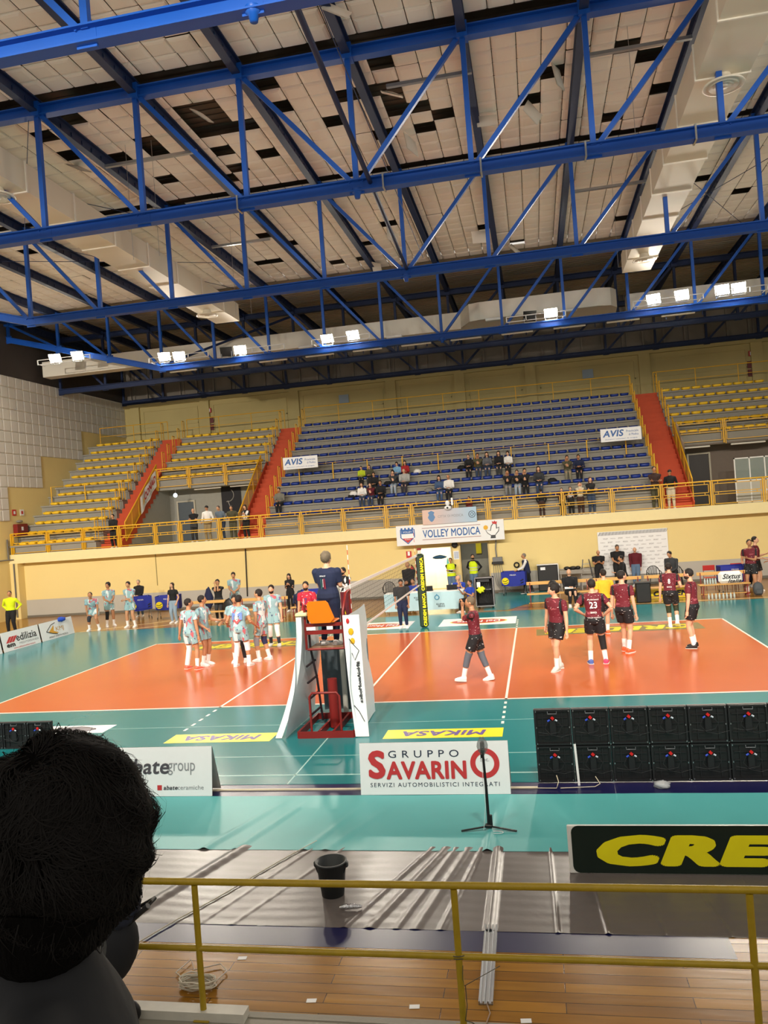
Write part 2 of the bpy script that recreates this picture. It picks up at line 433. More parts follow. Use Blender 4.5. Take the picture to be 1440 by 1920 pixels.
# ------------------------------------------------------------------ roof trusses
NODE = 2.69
def chord_z(x, zb, kink=True):
    d = max(0, abs(x-.3)-13.5) if kink else 0
    return zb+.285*d
def truss(y, zb, zt, label, kink=True, big=1.0, full=True, m=Mblue):
    t = thing('roof_truss', label, 'roof truss', (.3, y, zb), group=None)
    tb = MB(); tb.ibeam((-21.6, 0, zt-zb), (20.6, 0, zt-zb), .24, .27); tb.build('top_chord', m, t)
    bb = MB(); xs = [-21.6, -13.5, 13.5, 20.6]
    for a, c in zip(xs[:-1], xs[1:]):
        bb.ibeam((a, 0, chord_z(a+.3, 0, kink)), (c, 0, chord_z(c+.3, 0, kink)), .26, .28)
    bb.build('bottom_chord', m, t)
    for k in range(-8, 8):
        x = k*NODE; zl = chord_z(x+.3, 0, kink)
        g = MB(); g.box((x, 0, zt-zb+.02), (.26, .3, .36)); g.build('gusset', m, t); MB().box((x, 0, zl), (.34, .04, .36)).build('lower_gusset', m, t)
        if zt-zb-zl > .5:
            v = MB(); v.beam((x, 0, zl+.1), (x, 0, zt-zb-.1), .12, .12); v.build('vertical', m, t)
        if k != 0:
            s = -1 if k > 0 else 1
            x2 = (k+s)*NODE
            d = MB(); d.beam((x+s*.12, 0, zt-zb-.12), (x2-s*.12, 0, chord_z(x2+.3, 0, kink)+.12), .11, .11); d.build('diagonal', m, t)
    return t
truss(-4.55, 11.5, 14.6, 'large blue steel truss closest to the viewer, cut off by the top edge')
truss(2.43, 11.5, 14.6, 'blue steel truss second nearest, its gussets lined up across the top of the picture')
truss(9.6, 11.5, 14.6, 'blue steel truss third from the viewer, above the far half of the court')
truss(19.7, 11.5, 14.6, 'blue steel truss carrying the burning floodlights')
truss(23.9, 11.75, 14.55, 'shadowed blue truss just behind the floodlit one, above the stands', kink=False, m=Mdblue_shade)  # shade over the stands put into a darker copy of the truss blue
truss(30.75, 11.95, 14.55, 'shade-darkened blue truss against the clerestory of the back wall', kink=False, m=Mdblue_shade)  # same darkened blue, standing in for the shade at the back
k0 = MB(); k0.lathe([(.0, -.2), (.06, -.2), (.08, -.1), (.12, -.08), (.12, .02)], (0, 0, 0), 12)
knuckle_me = None
for y in (-4.55, 2.43, 9.6, 19.7):
    if knuckle_me is None:
        o = k0.build('joint_knuckle', Mblue, None, (.3, y, 11.42)); knuckle_me = o
    else:
        o = knuckle_me.copy(); COL.objects.link(o); o.location = (.3, y, 11.42)
    tag(o, {-4.55: 'blue round node knuckle under the nearest truss', 2.43: 'blue round node knuckle under the middle of the second truss', 9.6: 'blue round node knuckle under the third truss', 19.7: 'blue round node knuckle under the floodlit truss'}[y], 'truss joint', 'truss joint knuckles')
# purlins
pm = MB()
pm.ibeam((0, -16, 0), (0, 31, 0), .2, .36, .04)
for k in range(94): pm.box((.0, -16+k*.5, -.03), (.09, .16, .14))
pur = None
for k in range(-8, 8):
    if pur is None: pur = pm.build('roof_purlin', Mdblue_shade, None, (.3+k*NODE, 0, 14.72)); o = pur
    else: o = pur.copy(); COL.objects.link(o); o.location = (.3+k*NODE, 0, 14.72)
    tag(o, 'shade-darkened blue roof purlin running from front to back under the ceiling tiles', 'purlin', 'roof purlins')  # unlit underside put into the colour as a darker blue
# thin braces between trusses
bm_ = MB()
for (p, q, r) in (((.9, -4.5, 11.5), (.35, 9.5, 11.6), .055), ((-13.1, 9.6, 11.6), (-5, 19.6, 14.4), .06), ((-13.2, 19.6, 11.6), (-7.8, 23.8, 14.3), .06), ((13.6, 9.6, 11.6), (8.3, 19.6, 14.3), .05)):
    o = MB().tube(p, q, r, n=10).build('brace_tube', Mdblue_shade)
    tag(o, {.9: 'long dark blue brace tube between the nearest trusses', -13.1: 'slanting blue brace tube left of the centre, under the third truss', -13.2: 'slanting blue brace tube left, behind the floodlit truss', 13.6: 'slanting blue brace tube at the right end of the third truss'}[p[0]], 'brace tube')
ra = 0
for (p, q) in (((-13.2, 2.4, 14.4), (-8, 9.6, 14.4)), ((-8, 2.4, 14.4), (-13.2, 9.6, 14.4)), ((.3, -4.5, 14.4), (.9, 9.6, 11.9)), ((8, 9.6, 14.4), (13.4, 19.6, 14.4)), ((13.4, 9.6, 14.4), (8, 19.6, 14.4)), ((-13.2, 9.6, 14.4), (-8, 19.6, 14.4)), ((-18.6, 9.6, 14.4), (-8, 14.6, 14.4))):
    o = MB().tube(p, q, .012, n=5).build('tie_rod', Mdblue_shade); tag(o, 'thin dark steel tie rod crossing between two trusses', 'tie rod', 'thin tie rods under the roof')
o = None
for (x0, x1, y) in ((-7.5, -4.7, 5.2), (-7.4, -5.1, 12.6), (1, 3.1, 3.6), (5.8, 8.2, 3.8), (5.8, 8.3, 12.3), (-13, -10.4, 5.2)):
    o = MB().bx(x0, x1, y-.05, y+.05, 14.28, 14.36).build('ceiling_channel', Msteel); tag(o, 'short galvanised channel hung between two purlins', 'metal channel', 'galvanised channels under the ceiling')
for (x, y) in ((-6.9, 5.3), (-6.1, 5.3), (-6.6, 12.5), (-6, 12.5), (6.8, 3.9), (7.2, 12.4)):
    o = MB().tube((x, y, 14.9), (x, y, 11.6), .006, n=4).build('hanging_wire', Msteel); tag(o, 'thin wire hanging straight down from the ceiling', 'wire', 'hanging wires')
# straps round the bottom chord of the second truss
sm_ = None
for x in (-2.6, .95, 3.2, 5.5, 7.8):
    if sm_ is None:
        q = MB()
        for a in (-.15, .15): q.bx(-.02, .02, a-.01, a+.01, -.17, .17)
        q.bx(-.02, .02, -.16, .16, -.17, -.15); q.bx(-.02, .02, -.16, .16, .15, .17); sm_ = q.build('pipe_clamp', Msteel, None, (x, 2.43, 11.5)); o = sm_
    else: o = sm_.copy(); COL.objects.link(o); o.location = (x, 2.43, 11.5)
    tag(o, 'pale metal strap round the bottom chord of the second truss', 'clamp', 'straps on the second truss')

# loose and hanging ceiling tiles
def loose(p, rot, label, s=.58):
    q = MB(); n = 4
    q.grid(lambda u, v: V(((u-.5)*s, (v-.5)*s, .05*math.sin(PI*u)*math.sin(PI*v))), n, n); q.grid(lambda u, v: V(((.5-u)*s, (v-.5)*s, .02+.05*math.sin(PI*u)*math.sin(PI*v))), n, n)
    o = q.build('ceiling_tile', Mtile, None, p); o.rotation_euler = rot; return tag(o, label, 'ceiling tile', None)
loose((-4.0, 3.97, 14.6), (.5, .6, .4), 'white tile hanging askew by the big gap left of centre')
loose((1.05, 7.29, 14.5), (1.3, .2, 1.1), 'white tile dangling on edge below the cluster of gaps right of centre')
loose((3.3, 6.82, 14.6), (.9, 0, .1), 'white square tile hanging open near the second truss, squarest of them')
loose((4.55, 6.66, 14.55), (1.2, .7, .6), 'white tile dangling by one corner right of the square hanging one')
loose((5.2, 5.1, 14.6), (.4, 1.4, 0), 'narrow white tile seen edge-on beside a dark gap')
loose((-.85, 14.78, 14.55), (1.3, .3, .9), 'white tile hanging beside the centre purlin, beyond the second truss')
loose((2.43, 16.16, 14.5), (1.2, 0, .2), 'pale tile hanging against the ceiling beyond the second truss')
loose((3.77, 18.66, 14.6), (.6, .8, .2), 'small hanging tile just above the third truss, right of centre')
loose((-8.69, 5.8, 14.7), (.3, .5, 0), 'tile with one sagging corner near the left duct')
loose((.49, .65, 14.5), (.8, .4, .3), 'bright tile hanging at the very top edge of the picture')
loose((.96, 4.74, 14.7), (.4, .3, .2), 'sagging tile at the upper edge of the cluster of gaps')
loose((-2.2, 18.5, 14.5), (1.4, 0, 1.0), 'tile hanging on edge above the third truss, left of the centre purlin')

# ------------------------------------------------------------------ ducts
def duct(name, x, y0, y1, label, ys):
    t = thing(name, label, 'air duct', (x, y0, 12.75))
    q = MB(); q.bx(-.55, .55, 0, y1-y0, 0, .75); q.build('casing', Mduct, t)
    for k in range(int((y1-y0)/2.2)+1):
        yy = min(k*2.2, y1-y0-.03); MB().bx(-.58, .58, yy, yy+.05, -.03, .78).build('flange', mat('duct_flange', 'efe9dc', .5), t)
    for y in ys:
        d = MB(); pr = []
        d.lathe([(.16, 0), (.2, -.14), (.42, -.2), (.44, -.23), (.4, -.24), (.32, -.2), (.3, -.25), (.22, -.2), (.2, -.25), (.12, -.2), (.1, -.26), (.0, -.24)], (0, y-y0, 0), 28)
        d.build('air_diffuser', mat('diffuser_white', 'e9e2d2', .5), t)
duct('air_duct', -8.9, -15, 17.6, 'long beige square air duct along the left side of the ceiling', (2.2, 15.3))
duct('air_duct', 8.5, -15, 17.6, 'long beige square air duct along the right side of the ceiling', (2.6, 15.3))
q = MB()
q.bx(-21, 1.0, 22, 22.7, 12.25, 13.05)
n = 8
prof = [(1.0, 22.0), (1.5, 20.95), (2.0, 20.8), (7.2, 20.8), (7.8, 21.0), (8.1, 21.5), (8.15, 22.6), (1.0, 22.7)]
q.prism(prof, (0, 0, 12.3), (1, 0, 0), (0, 1, 0), (0, 0, .8))
q.bx(8.6, 20, 22, 22.7, 12.2, 12.95)
o = q.build('air_duct', mat('white_duct', 'e6e2d6', .5, var=.1, scale=.8)); tag(o, 'wide white sheet duct running across the hall behind the floodlights, rounded at one end', 'air duct')
for x in (-15, -11, -6.6, -2.2, 2.6, 5.9):
    o = MB().rbox((x, 21.9 if x < 1 or x > 8 else 20.7, 12.22), (.75, .25, .12), .02).build('duct_grille', Mwhite); tag(o, 'small white grille box under the far duct', 'grille', 'grilles under the far duct')

# ------------------------------------------------------------------ floodlights
Mlens = mat('lamp_glass', 'fff6e0', .3, var=0, emit=60, ecol='fff1d8')
def flood(x, y, z, rx, rz, watt, label, group, on=True, size=.54, spread=115):
    t = thing('floodlight', label, 'floodlight', (x, y, z), 0, group)
    rot = M.Rotation(rz, 3, 'Z')@M.Rotation(rx, 3, 'X')
    q = MB()
    rs = []
    for (w, h, d) in ((.15, .12, -.24), (.2, .16, -.17), (.29, .23, 0)):
        rs.append([rot@V((sx*w, d*-1, sz*h)) for sx, sz in ((-1, -1), (1, -1), (1, 1), (-1, 1))])
    q.rings(rs[:3], smooth=False); q.build('housing', Mblack, t)
    g = MB(); g.prism([(-.27, -.21), (.27, -.21), (.27, .21), (-.27, .21)], rot@V((0, -.006, 0)), rot@V((1, 0, 0)), rot@V((0, 0, 1)), rot@V((0, -.012, 0)))
    g.build('lens', Mlens if on else Mblack, t)
    br = MB(); br.beam((-.25, 0, 0), (-.25, .0, -.28), .03, .05); br.beam((.25, 0, 0), (.25, 0, -.28), .03, .05); br.beam((-.25, 0, -.28), (.25, 0, -.28), .05, .03)
    br.build('bracket', Msteel, t)
    if on:
        L = bpy.data.lights.new('floodlight_light', 'AREA'); L.shape = 'RECTANGLE'; L.size = size; L.size_y = size*.8; L.energy = watt; L.color = (1, .9, .76); L.spread = R(spread)
        lo = bpy.data.objects.new('floodlight_light', L); COL.objects.link(lo); lo.parent = t
        d = rot@V((0, -1, 0)); lo.location = d*.04
        lo.rotation_euler = d.to_track_quat('-Z', 'Y').to_euler()
    return t
FL = [(-18.6, 12.5, 'floodlight at the far left end of the lit row'), (-17.4, 12.5, 'second floodlight from the left end of the lit row'), (-12.9, 11.95, 'left one of the close pair of floodlights left of the air duct end'), (-12.15, 11.9, 'right one of the close pair of floodlights left of the air duct end'), (-9.1, 11.85, 'single floodlight just right of the left duct end'), (-4.9, 11.88, 'left floodlight of the pair left of the truss middle'), (-3.7, 11.92, 'right floodlight of the pair left of the truss middle'), (5.1, 11.86, 'single floodlight under the rounded end of the white duct'), (9.36, 11.95, 'floodlight right of the white duct, the leftmost of four on the right'), (10.5, 11.98, 'second of the four floodlights on the right'), (12.1, 12.0, 'third of the four floodlights on the right, touching the last'), (12.75, 12.0, 'floodlight furthest right in the lit row')]
for x, z, lb in FL:
    flood(x, 19.45, z+.05, R(38), 0 if abs(x) < 8 else (R(14) if x < 0 else R(-14)), FAR_LAMP_W, 'burning '+lb, 'burning floodlights on the far truss')
flood(-9.8, 19.5, 11.9, R(30), .2, 0, 'unlit floodlight beside the single burning one on the left', 'unlit floodlights', on=False)
flood(4.2, 19.5, 11.9, R(30), .2, 0, 'unlit square floodlight beside the one under the white duct', 'unlit floodlights', on=False)
for i, x in enumerate((-14, -9.5, -5, 0, 5, 9.5, 14)):
    flood(x, -11.4, 11.6, R(31), PI, NEAR_LAMP_W, 'burning floodlight on the truss above the near stand', 'floodlights above the near stand', spread=85)
flood(-16.2, -11.4, 11.6, R(9), PI+.22, 620, 'burning floodlight on the near truss aimed at the white wall tiles', 'floodlights above the near stand', spread=60)
for i, x in enumerate((-13, -4.5, 4.5, 13)):
    flood(x, 9.3, 11.9, R(62), PI, 450, 'burning floodlight aimed at the stands from the middle truss', 'floodlights on the middle truss') if False else None
# lamp trays (white angle frames) and fluorescent battens
for (x0, x1, z) in ((-19.4, -16.6, 12.25), (-13.6, -10.6, 11.72), (-9.2, -6.9, 11.65), (-5.6, -2.9, 11.68), (3.2, 5.7, 11.66), (8.5, 11.3, 11.7), (11.8, 13.8, 11.75)):
    q = MB()
    for zz in (0, .22): q.bx(x0, x1, 19.2, 19.24, z+zz, z+zz+.03)
    for k in range(4):
        xx = x0+(x1-x0)*k/3; q.bx(xx-.02, xx+.02, 19.2, 19.24, z, z+.24)
    for xx in (x0+.1, x1-.1): q.bx(xx-.02, xx+.02, 19.22, 19.66, z, z+.03)
    o = q.build('lamp_rail', Mwhite); tag(o, 'white angle-iron rail the floodlights are bolted to', 'lamp rail', 'white lamp rails on the far truss')
for i in range(11):
    x = -12.5+i*2.3
    o = MB().rbox((x, 20.58, 11.465), (1.4, .12, .07), .02).build('batten_light', mat('batten_white', 'f3efe4', .4)); tag(o, 'thin white fluorescent batten, unlit, below the floodlit truss', 'batten lamp', 'unlit battens below the floodlit truss')
q = MB()
for k in range(16):
    x = -11+k*1.5; q.bx(x-.02, x+.02, 20.55, 20.58, 11.32, 11.62)
q.bx(-13.4, 13.5, 20.5, 20.66, 11.5, 11.66)
for k in range(6): q.bx(-12+k*5, -11.95+k*5, 19.6, 20.6, 11.6, 11.64)
tag(q.build('cable_tray', Mdblue_shade), 'blue cable tray running below the floodlit truss', 'cable tray')

# ------------------------------------------------------------------ stands
DY, DZS, Y00, Z00 = .7, .4846, 18.97, 3.56
def ry(k): return Y00+DY*k
def rzz(k): return Z00+DZS*k
XA0, XA1 = X0+.0, -16.8       # left yellow block
XB0, XB1 = -15.6, -9.7
XC0, XC1 = -8.5, 9.1
XD0, XD1 = 10.3, X1
Mstep = mat('stand_concrete', '928f86', .85, var=.12, scale=1.2, bump=.15)
def rows(name, xa, xb, k0, k1, zb=3.1, label=None):
    q = MB()
    for k in range(k0, k1+1):
        y = ry(k)-.22; y2 = ry(k+1)-.22 if k < k1 else 31
        if zb is not None and k0 < 3: q.bx(xa, xb, y+.1, y2+.1, zb, rzz(k)-.05)
        else: q.bx(xa, xb, y+.1, y2+.12, rzz(k)-.62, rzz(k)-.05)
        q.bx(xa, xb, y, y+.55, rzz(k)-.07, rzz(k)-.0)
    return struct(name, q, Mstep)
rows('trim_stand_left', XA0, XA1, 0, 11)
rows('trim_stand_inner_left', XB0, XB1, 6, 11)
rows('trim_stand_centre', XC0, XC1, 1, 11)
rows('trim_stand_right', XD0, XD1, 6, 11)
q = MB(); q.bx(XC0, XC1, 19.32, 19.7, 3.1, 3.5); q.bx(XC0, XC1, 19.26, 19.6, 3.5, 3.56)
struct('trim_stand_kerb', q, Mstep)
# stairs
def stair(name, xa, xb):
    q = MB()
    n = 24
    for i in range(n):
        y = 19.3+i*DY/2*(26.9-19.3)/(12*DY); z = 3.1+(i+1)*(8.9-3.1)/n
        q.bx(xa, xb, y, 31 if i == n-1 else 26.9+.1*0+.35, z-.2 if i else 3.1, z) if False else q.bx(xa, xb, y, y+.5, z-.42, z)
    q.bx(xa, xb, 26.9, 31, 8.5, 8.9)
    return struct(name, q, Mstair)
stair('trim_stair_left', XA1, XB0); stair('trim_stair_inner_left', XB1, XC0); stair('trim_stair_right', XC1, XD0)
# sawtooth stringers beside the vomitories and their grey side walls
def side(name, x, sgn):
    poly = [(19.6, 3.1), (24.6, 3.1), (24.6, 6.0), (23.4, 6.0), (23.1, 5.6)]
    q = MB(); q.prism([(19.5, 3.1), (24.6, 3.1), (24.6, 6.4), (23.6, 6.2)], (x-.1 if sgn > 0 else x, 0, 0), (0, 1, 0), (0, 0, 1), (.1, 0, 0))
    struct('wall_'+name, q, mat('vomitory_grey', 'a9a9a2', .85, var=.06))
    q = MB(); n = 24; pts = []
    for i in range(15):
        y = 19.35+i*.3167; z = 3.0+i*.2417
        pts += [(y, z), (y+.3167, z+.03)]
    top = [(p[0]-.35, p[1]+.5) for p in pts[::-1]]
    q.prism([(19.2, 3.1)]+pts+[top[0], (19.0, 3.35)], (x-.02 if sgn > 0 else x-.03, 0, 0), (0, 1, 0), (0, 0, 1), (.05, 0, 0))
    struct('trim_stringer_'+name, q, Mstair)
side('stair_left_side', XB0, 1)
side('stair_inner_side', XB1, -1)
side('stair_right_side', XD0, 1)
# vomitory rooms
Mvom = mat('vomitory_wall', '98978f', .85, var=.08)
q = MB(); q.bx(XB0, XB1, 24.5, 24.7, 3.1, 6.2); q.bx(XB0, XB1, 23.0, 24.7, 5.86, 5.92)
struct('wall_vomitory_left', q, Mvom)
q = MB(); q.bx(XD0, XD1, 24.5, 24.7, 3.1, 6.2); q.bx(XD0, XD1, 23.0, 24.7, 5.86, 5.92)
struct('wall_vomitory_right', q, mat('vomitory_taupe', '7a6f66', .85, var=.08))
def door(x0, x1, z1, label, m):
    t = thing('vomitory_door', label, 'door', (x0, 24.45, 3.1))
    q = MB(); w = x1-x0; h = z1-3.1
    q.bx(-.08, 0, -.05, .05, 0, h+.08); q.bx(w, w+.08, -.05, .05, 0, h+.08); q.bx(0, w, -.05, .05, h, h+.08); q.build('door_frame', mat('pale_frame', 'b9b3a2', .6), t)
    MB().bx(.02, w-.02, -.02, .03, .01, h-.01).build('door_leaf', m, t); MB().tube((w-.12, -.06, 1), (w-.12, -.06, 1.15), .015).build('handle', Msteel, t)
door(-15.1, -14.2, 5.2, 'dark grey-blue door in the opening under the inner left stand', mat('door_slate', '4b545c', .5))
door(11.2, 12.1, 5.5, 'dark brown door in the opening under the right stand', mat('door_dark', '2c2725', .5))
t = thing('wall_banner', 'dark banner with a pale curved mark hanging at the back of the left opening', 'banner', (-12.05, 24.46, 5.4))
MB().bx(-.55, .55, -.02, 0, -.95, .5).build('cloth', mat('banner_dark', '26262b', .8), t)
q = MB(); q.path([(-.2+.35*math.cos(a), -.025, .0+.35*math.sin(a)) for a in [i*.3 for i in range(-6, 4)]], .02, 4); q.tube((-.2, -.025, -.3), (-.1, -.025, -.6), .02, n=4); q.build('print', mat('banner_print', 'a9a6a0', .8), t)
for (x, y, z, g) in ((-12.9, 23.4, 5.8, 'left'), (-10.9, 23.4, 5.8, 'left'), (11.2, 23.2, 5.8, 'right'), (13.6, 23.2, 5.8, 'right')):
    o = MB().rbox((x, y, z), (1.5, .12, .08), .02).build('batten_light', mat('tube_dim', 'e8e4d8', .4, var=0)); tag(o, 'unlit white fluorescent batten on the ceiling of the %s opening' % g, 'batten lamp', 'battens in the %s opening' % g)
t = thing('emergency_lamp', 'round glowing bluish lamp at the top of the left opening', 'lamp', (-14.5, 22.9, 5.55))
MB().ell((0, 0, 0), (.11, .08, .11)).build('lamp_globe', mat('cool_globe', 'd8f6ff', .3, var=0, emit=4), t); MB().tube((0, 0, .08), (0, .1, .3), .02).build('arm', Msteel, t)
# glazed partition in the right opening
t = thing('glass_partition', 'white framed glass partition screen in the right opening', 'partition', (12.6, 21.8, 3.1))
q = MB()
for x in (0, .62, 1.25, 1.9, 2.5): q.bx(x, x+.05, 0, .05, 0, 2.0)
for z in (0, .95, 1.95): q.bx(0, 2.55, 0, .05, z, z+.05)
q.build('frame', Mwhite, t); MB().bx(.05, 2.5, .02, .03, .05, .95).build('lower_panel', mat('pale_panel', 'bdbcb2', .5), t)
MB().bx(.05, 2.5, .02, .03, 1.0, 1.95).build('glazing', mat('pane_glass', 'a9bdb9', .1, var=0, alpha=.35), t)

# seats: shells bolted to the concrete rows
Mbs = mat('blue_seat', '17348c', .35, var=.1); Mys = mat('yellow_seat', 'f3c62c', .4, var=.08)
def seat_mesh(m, inner):
    q = MB(); n = 16; rs = []
    def ring(w, d, z):
        out = []
        for j in range(n):
            a = 2*PI*j/n; c, s = math.cos(a), math.sin(a)
            out.append(V((math.copysign(abs(c)**.55, c)*w, math.copysign(abs(s)**.55, s)*d, z+(.05 if s > .3 else 0)*(z > .1))))
        return out
    rs = [ring(.15, .1, 0), ring(.195, .17, .04), ring(.22, .19, .115), ring(.205, .175, .125), ring(.16, .13, .06), ring(.05, .04, .05)]
    q.rings(rs)
    o = q.build('spectator_chair', m); return o
ORD = ['', 'lowest', 'second', 'third', 'fourth', 'fifth', 'sixth', 'seventh', 'eighth', 'ninth', 'tenth', 'eleventh']
SEATS = []
def seat_spec(col, xa, xb, k, where):
    num = int((xb-xa)/.495)
    for i in range(num): SEATS.append((k, xa+(xb-xa-num*.495)/2+.2475+i*.495, col, where))
for k in range(1, 12): seat_spec('blue', XC0+.05, XC1-.05, k, 'central stand')
for k in range(0, 12): seat_spec('yellow', XA0+.35, XA1-.05, k, 'far left stand')
for k in range(6, 12): seat_spec('yellow', XB0+.1, XB1-.05, k, 'inner left stand'); seat_spec('yellow', XD0+.1, 15.5, k, 'right stand')
SEATS.sort(key=lambda s: (s[0], abs(s[1]-3.85)))
protos = {'blue': seat_mesh(Mbs, 0), 'yellow': seat_mesh(Mys, 0)}; used = set(); rest = {'blue': MB(), 'yellow': MB()}
for n, (k, x, col, where) in enumerate(SEATS):
    loc = V((x, ry(k)-.02, rzz(k))); pr_ = protos[col]
    if n >= 300:
        rest[col].add([v.co+loc for v in pr_.data.vertices], [tuple(p.vertices) for p in pr_.data.polygons], True); continue
    if col in used: o = pr_.copy(); COL.objects.link(o)
    else: o = pr_; used.add(col)
    o.location = loc; rn = 'front' if k == 0 else ORD[k]
    tag(o, '%s plastic chair shell in the %s row of the %s' % (col, rn, where), 'seat', '%s seats, %s row of the %s' % (col, rn, where))
for col in rest:
    tag(rest[col].build('spectator_chairs', Mbs if col == 'blue' else Mys), 'remaining %s plastic chair shells in the upper, farther rows of the stands' % col, 'seats', None, 'stuff')

# ------------------------------------------------------------------ railings
def bay(mb_post, mb_frame, w, h=1.02):
    mb_post.bx(-.028, .028, -.028, .028, -.06, h); mb_post.bx(.06, .1, -.02, .02, -.1, h)
    f = mb_frame; a0, a1 = .14, w-.08
    def rect(z0, z1):
        for z in (z0, z1): f.bx(a0, a1, -.014, .014, z-.014, z+.014)
        for x in (a0, a1): f.bx(x-.014, x+.014, -.014, .014, z0, z1)
    rect(.08, .46); rect(.56, .9)
    for x in (a0+.15, (a0+a1)/2, a1-.15):
        f.bx(x-.012, x+.012, -.012, .012, .46, .56); f.bx(x-.012, x+.012, -.012, .012, .9, h)
def railing(name, label, xs, y, z, group):
    for i, (a, c) in enumerate(zip(xs[:-1], xs[1:])):
        t = thing(name, label[i] if isinstance(label, list) else label, 'railing', (a, y, z), 0, group)
        P, F = MB(), MB(); bay(P, F, c-a); P.build('post', Myel, t); F.build('infill_frame', Myel, t)
        MB().tube((-.02, 0, 1.02), (c-a+.02, 0, 1.02), .028, n=8).build('top_rail', Myel, t)
RX = [-21.25, -19.32, -17.43, -15.57, -13.72, -12.48, -10.53, -8.54, -6.61, -4.65, -2.7, -1.55, .4, 1.79, 2.93, 4.95, 6.97, 8.96, 10.93, 12.94, 14.9, 16.9]
RL = ['yellow railing bay at the far left end of the balcony', 'second yellow railing bay from the left end of the balcony', 'yellow railing bay in front of the lone man in dark clothes at left', 'yellow railing bay in front of the grey stair wall at left', 'short yellow railing bay before the left opening', 'yellow railing bay in front of the man in the white jacket', 'yellow railing bay in front of the three people leaning together', 'yellow railing bay below the spectator sitting alone', 'yellow railing bay below the left of the central stand, right of the lone spectator', 'yellow railing bay below the group of seated children', 'short yellow railing bay just left of the pale city sign', 'yellow railing bay behind the left of the city sign', 'yellow railing bay behind the right of the city sign', 'short yellow railing bay just right of the city sign', 'yellow railing bay in front of the standing dark figure in the middle', 'yellow railing bay in front of the girls standing right of centre', 'yellow railing bay left of the man in the brown sweater', 'yellow railing bay in front of the man in white trousers', 'yellow railing bay in front of the dark door at right', 'yellow railing bay in front of the glass partition', 'yellow railing bay at the right edge of the picture']
railing('balcony_railing', RL, RX, 18.78, 3.12, 'balcony railing bays')
railing('stand_railing', ['yellow railing bay over the left opening, at its left', 'yellow railing bay over the left opening, the middle one', 'yellow railing bay over the left opening, at its right'], [XB0+.1, -13.7, -11.7, XB1], ry(6)-.3, 5.95, 'railing over the left opening')
railing('stand_railing', ['yellow railing bay over the right opening, at its left', 'second yellow railing bay over the right opening', 'yellow railing bay over the right opening, cut by the picture edge', 'yellow railing bay over the right opening, outside right'], [XD0+.1, 12.5, 14.6, 16.6, 18.6], ry(6)-.3, 5.95, 'railing over the right opening')
# paired stair-side posts on each row
pp = None
def stairposts(x, ks, lab):
    global pp
    for k in ks:
        if pp is None:
            q = MB()
            for dy in (-.12, .14): q.tube((0, dy, 0), (0, dy, 1.05), .022, n=6)
            q.tube((0, -.12, 1.05), (0, .14, 1.05), .022, n=6); q.tube((0, -.12, .5), (0, .14, .5), .016, n=6); pp = q.build('stair_post', Myel); o = pp
        else: o = pp.copy(); COL.objects.link(o)
        o.location = (x, ry(k)+.1, rzz(k)-.05); tag(o, 'yellow hoop post beside the %s' % lab, 'post', 'yellow hoop posts beside the '+lab)
stairposts(XA1-.05, range(0, 12), 'left red stair, outer side'); stairposts(XB0+.05, range(7, 12), 'left red stair, inner side')
stairposts(XB1-.05, range(7, 12), 'inner left red stair, outer side'); stairposts(XC0+.05, range(1, 12), 'central stand, left end')
stairposts(XC1-.05, range(1, 12), 'central stand, right end'); stairposts(XD0+.05, range(7, 12), 'right red stair, outer side')
# sloping side rails with sheet infill at the vomitories
def slope(x, label, bn=None):
    t = thing('stair_side_railing', label, 'railing', (x, 19.4, 3.3))
    q = MB(); P0, P1 = V((0, 0, 1.0)), V((0, 3.7, 3.95)); d = V((0, 0, -.9))
    q.tube(P0, P1, .03); q.tube(P0+d, P1+d, .03)
    for i in range(6):
        a = P0.lerp(P1, i/5); q.tube(a, a+d, .022)
    q.build('frame', Myel, t)
    MB().add([P0, P1, P1+d, P0+d], [(0, 1, 2, 3)]).build('infill_mesh', mat('yellow_sheet', 'd9a312', .5, alpha=.75), t)
    return t
slope(XB0+.06, 'yellow sloping side rail right of the left red stair'); slope(XB1-.06, 'yellow sloping side rail left of the inner red stair'); slope(XD0+.06, 'yellow sloping side rail right of the right red stair')
# top walkway rails
for (a, c, lab) in ((X0+.3, XA1, 'far left stand'), (XB0, XB1, 'inner left stand'), (XC0, XC1, 'central stand'), (XD0, 16.5, 'right stand')):
    q = MB(); q.tube((a, 27.4, 10.05), (c, 27.4, 10.05), .025, n=6); q.tube((a, 27.4, 9.55), (c, 27.4, 9.55), .015, n=6)
    n = max(2, round((c-a)/1.9))
    for i in range(n+1): q.tube((a+(c-a)*i/n, 27.4, 8.8), (a+(c-a)*i/n, 27.4, 10.05), .022, n=6)
    tag(q.build('walkway_railing', Myel), 'thin yellow railing along the top of the %s' % lab, 'railing')
# mid-height barrier in the central stand
for (a, c, lab) in ((XC0+1.0, XC1-1.0, 'thin yellow barrier across the middle of the central stand'), (XA0+.3, XA1-.4, 'thin yellow barrier across the middle of the far left stand')):
    q = MB(); z = rzz(5)-.05; y = ry(5)-.35
    n = round((c-a)/1.72)
    for i in range(n+1): q.tube((a+(c-a)*i/n, y, z-.45), (a+(c-a)*i/n, y, z+.55), .03, n=6)
    q.tube((a, y, z+.55), (c, y, z+.55), .012, n=5)
    tag(q.build('stand_barrier', Myel), lab, 'barrier')

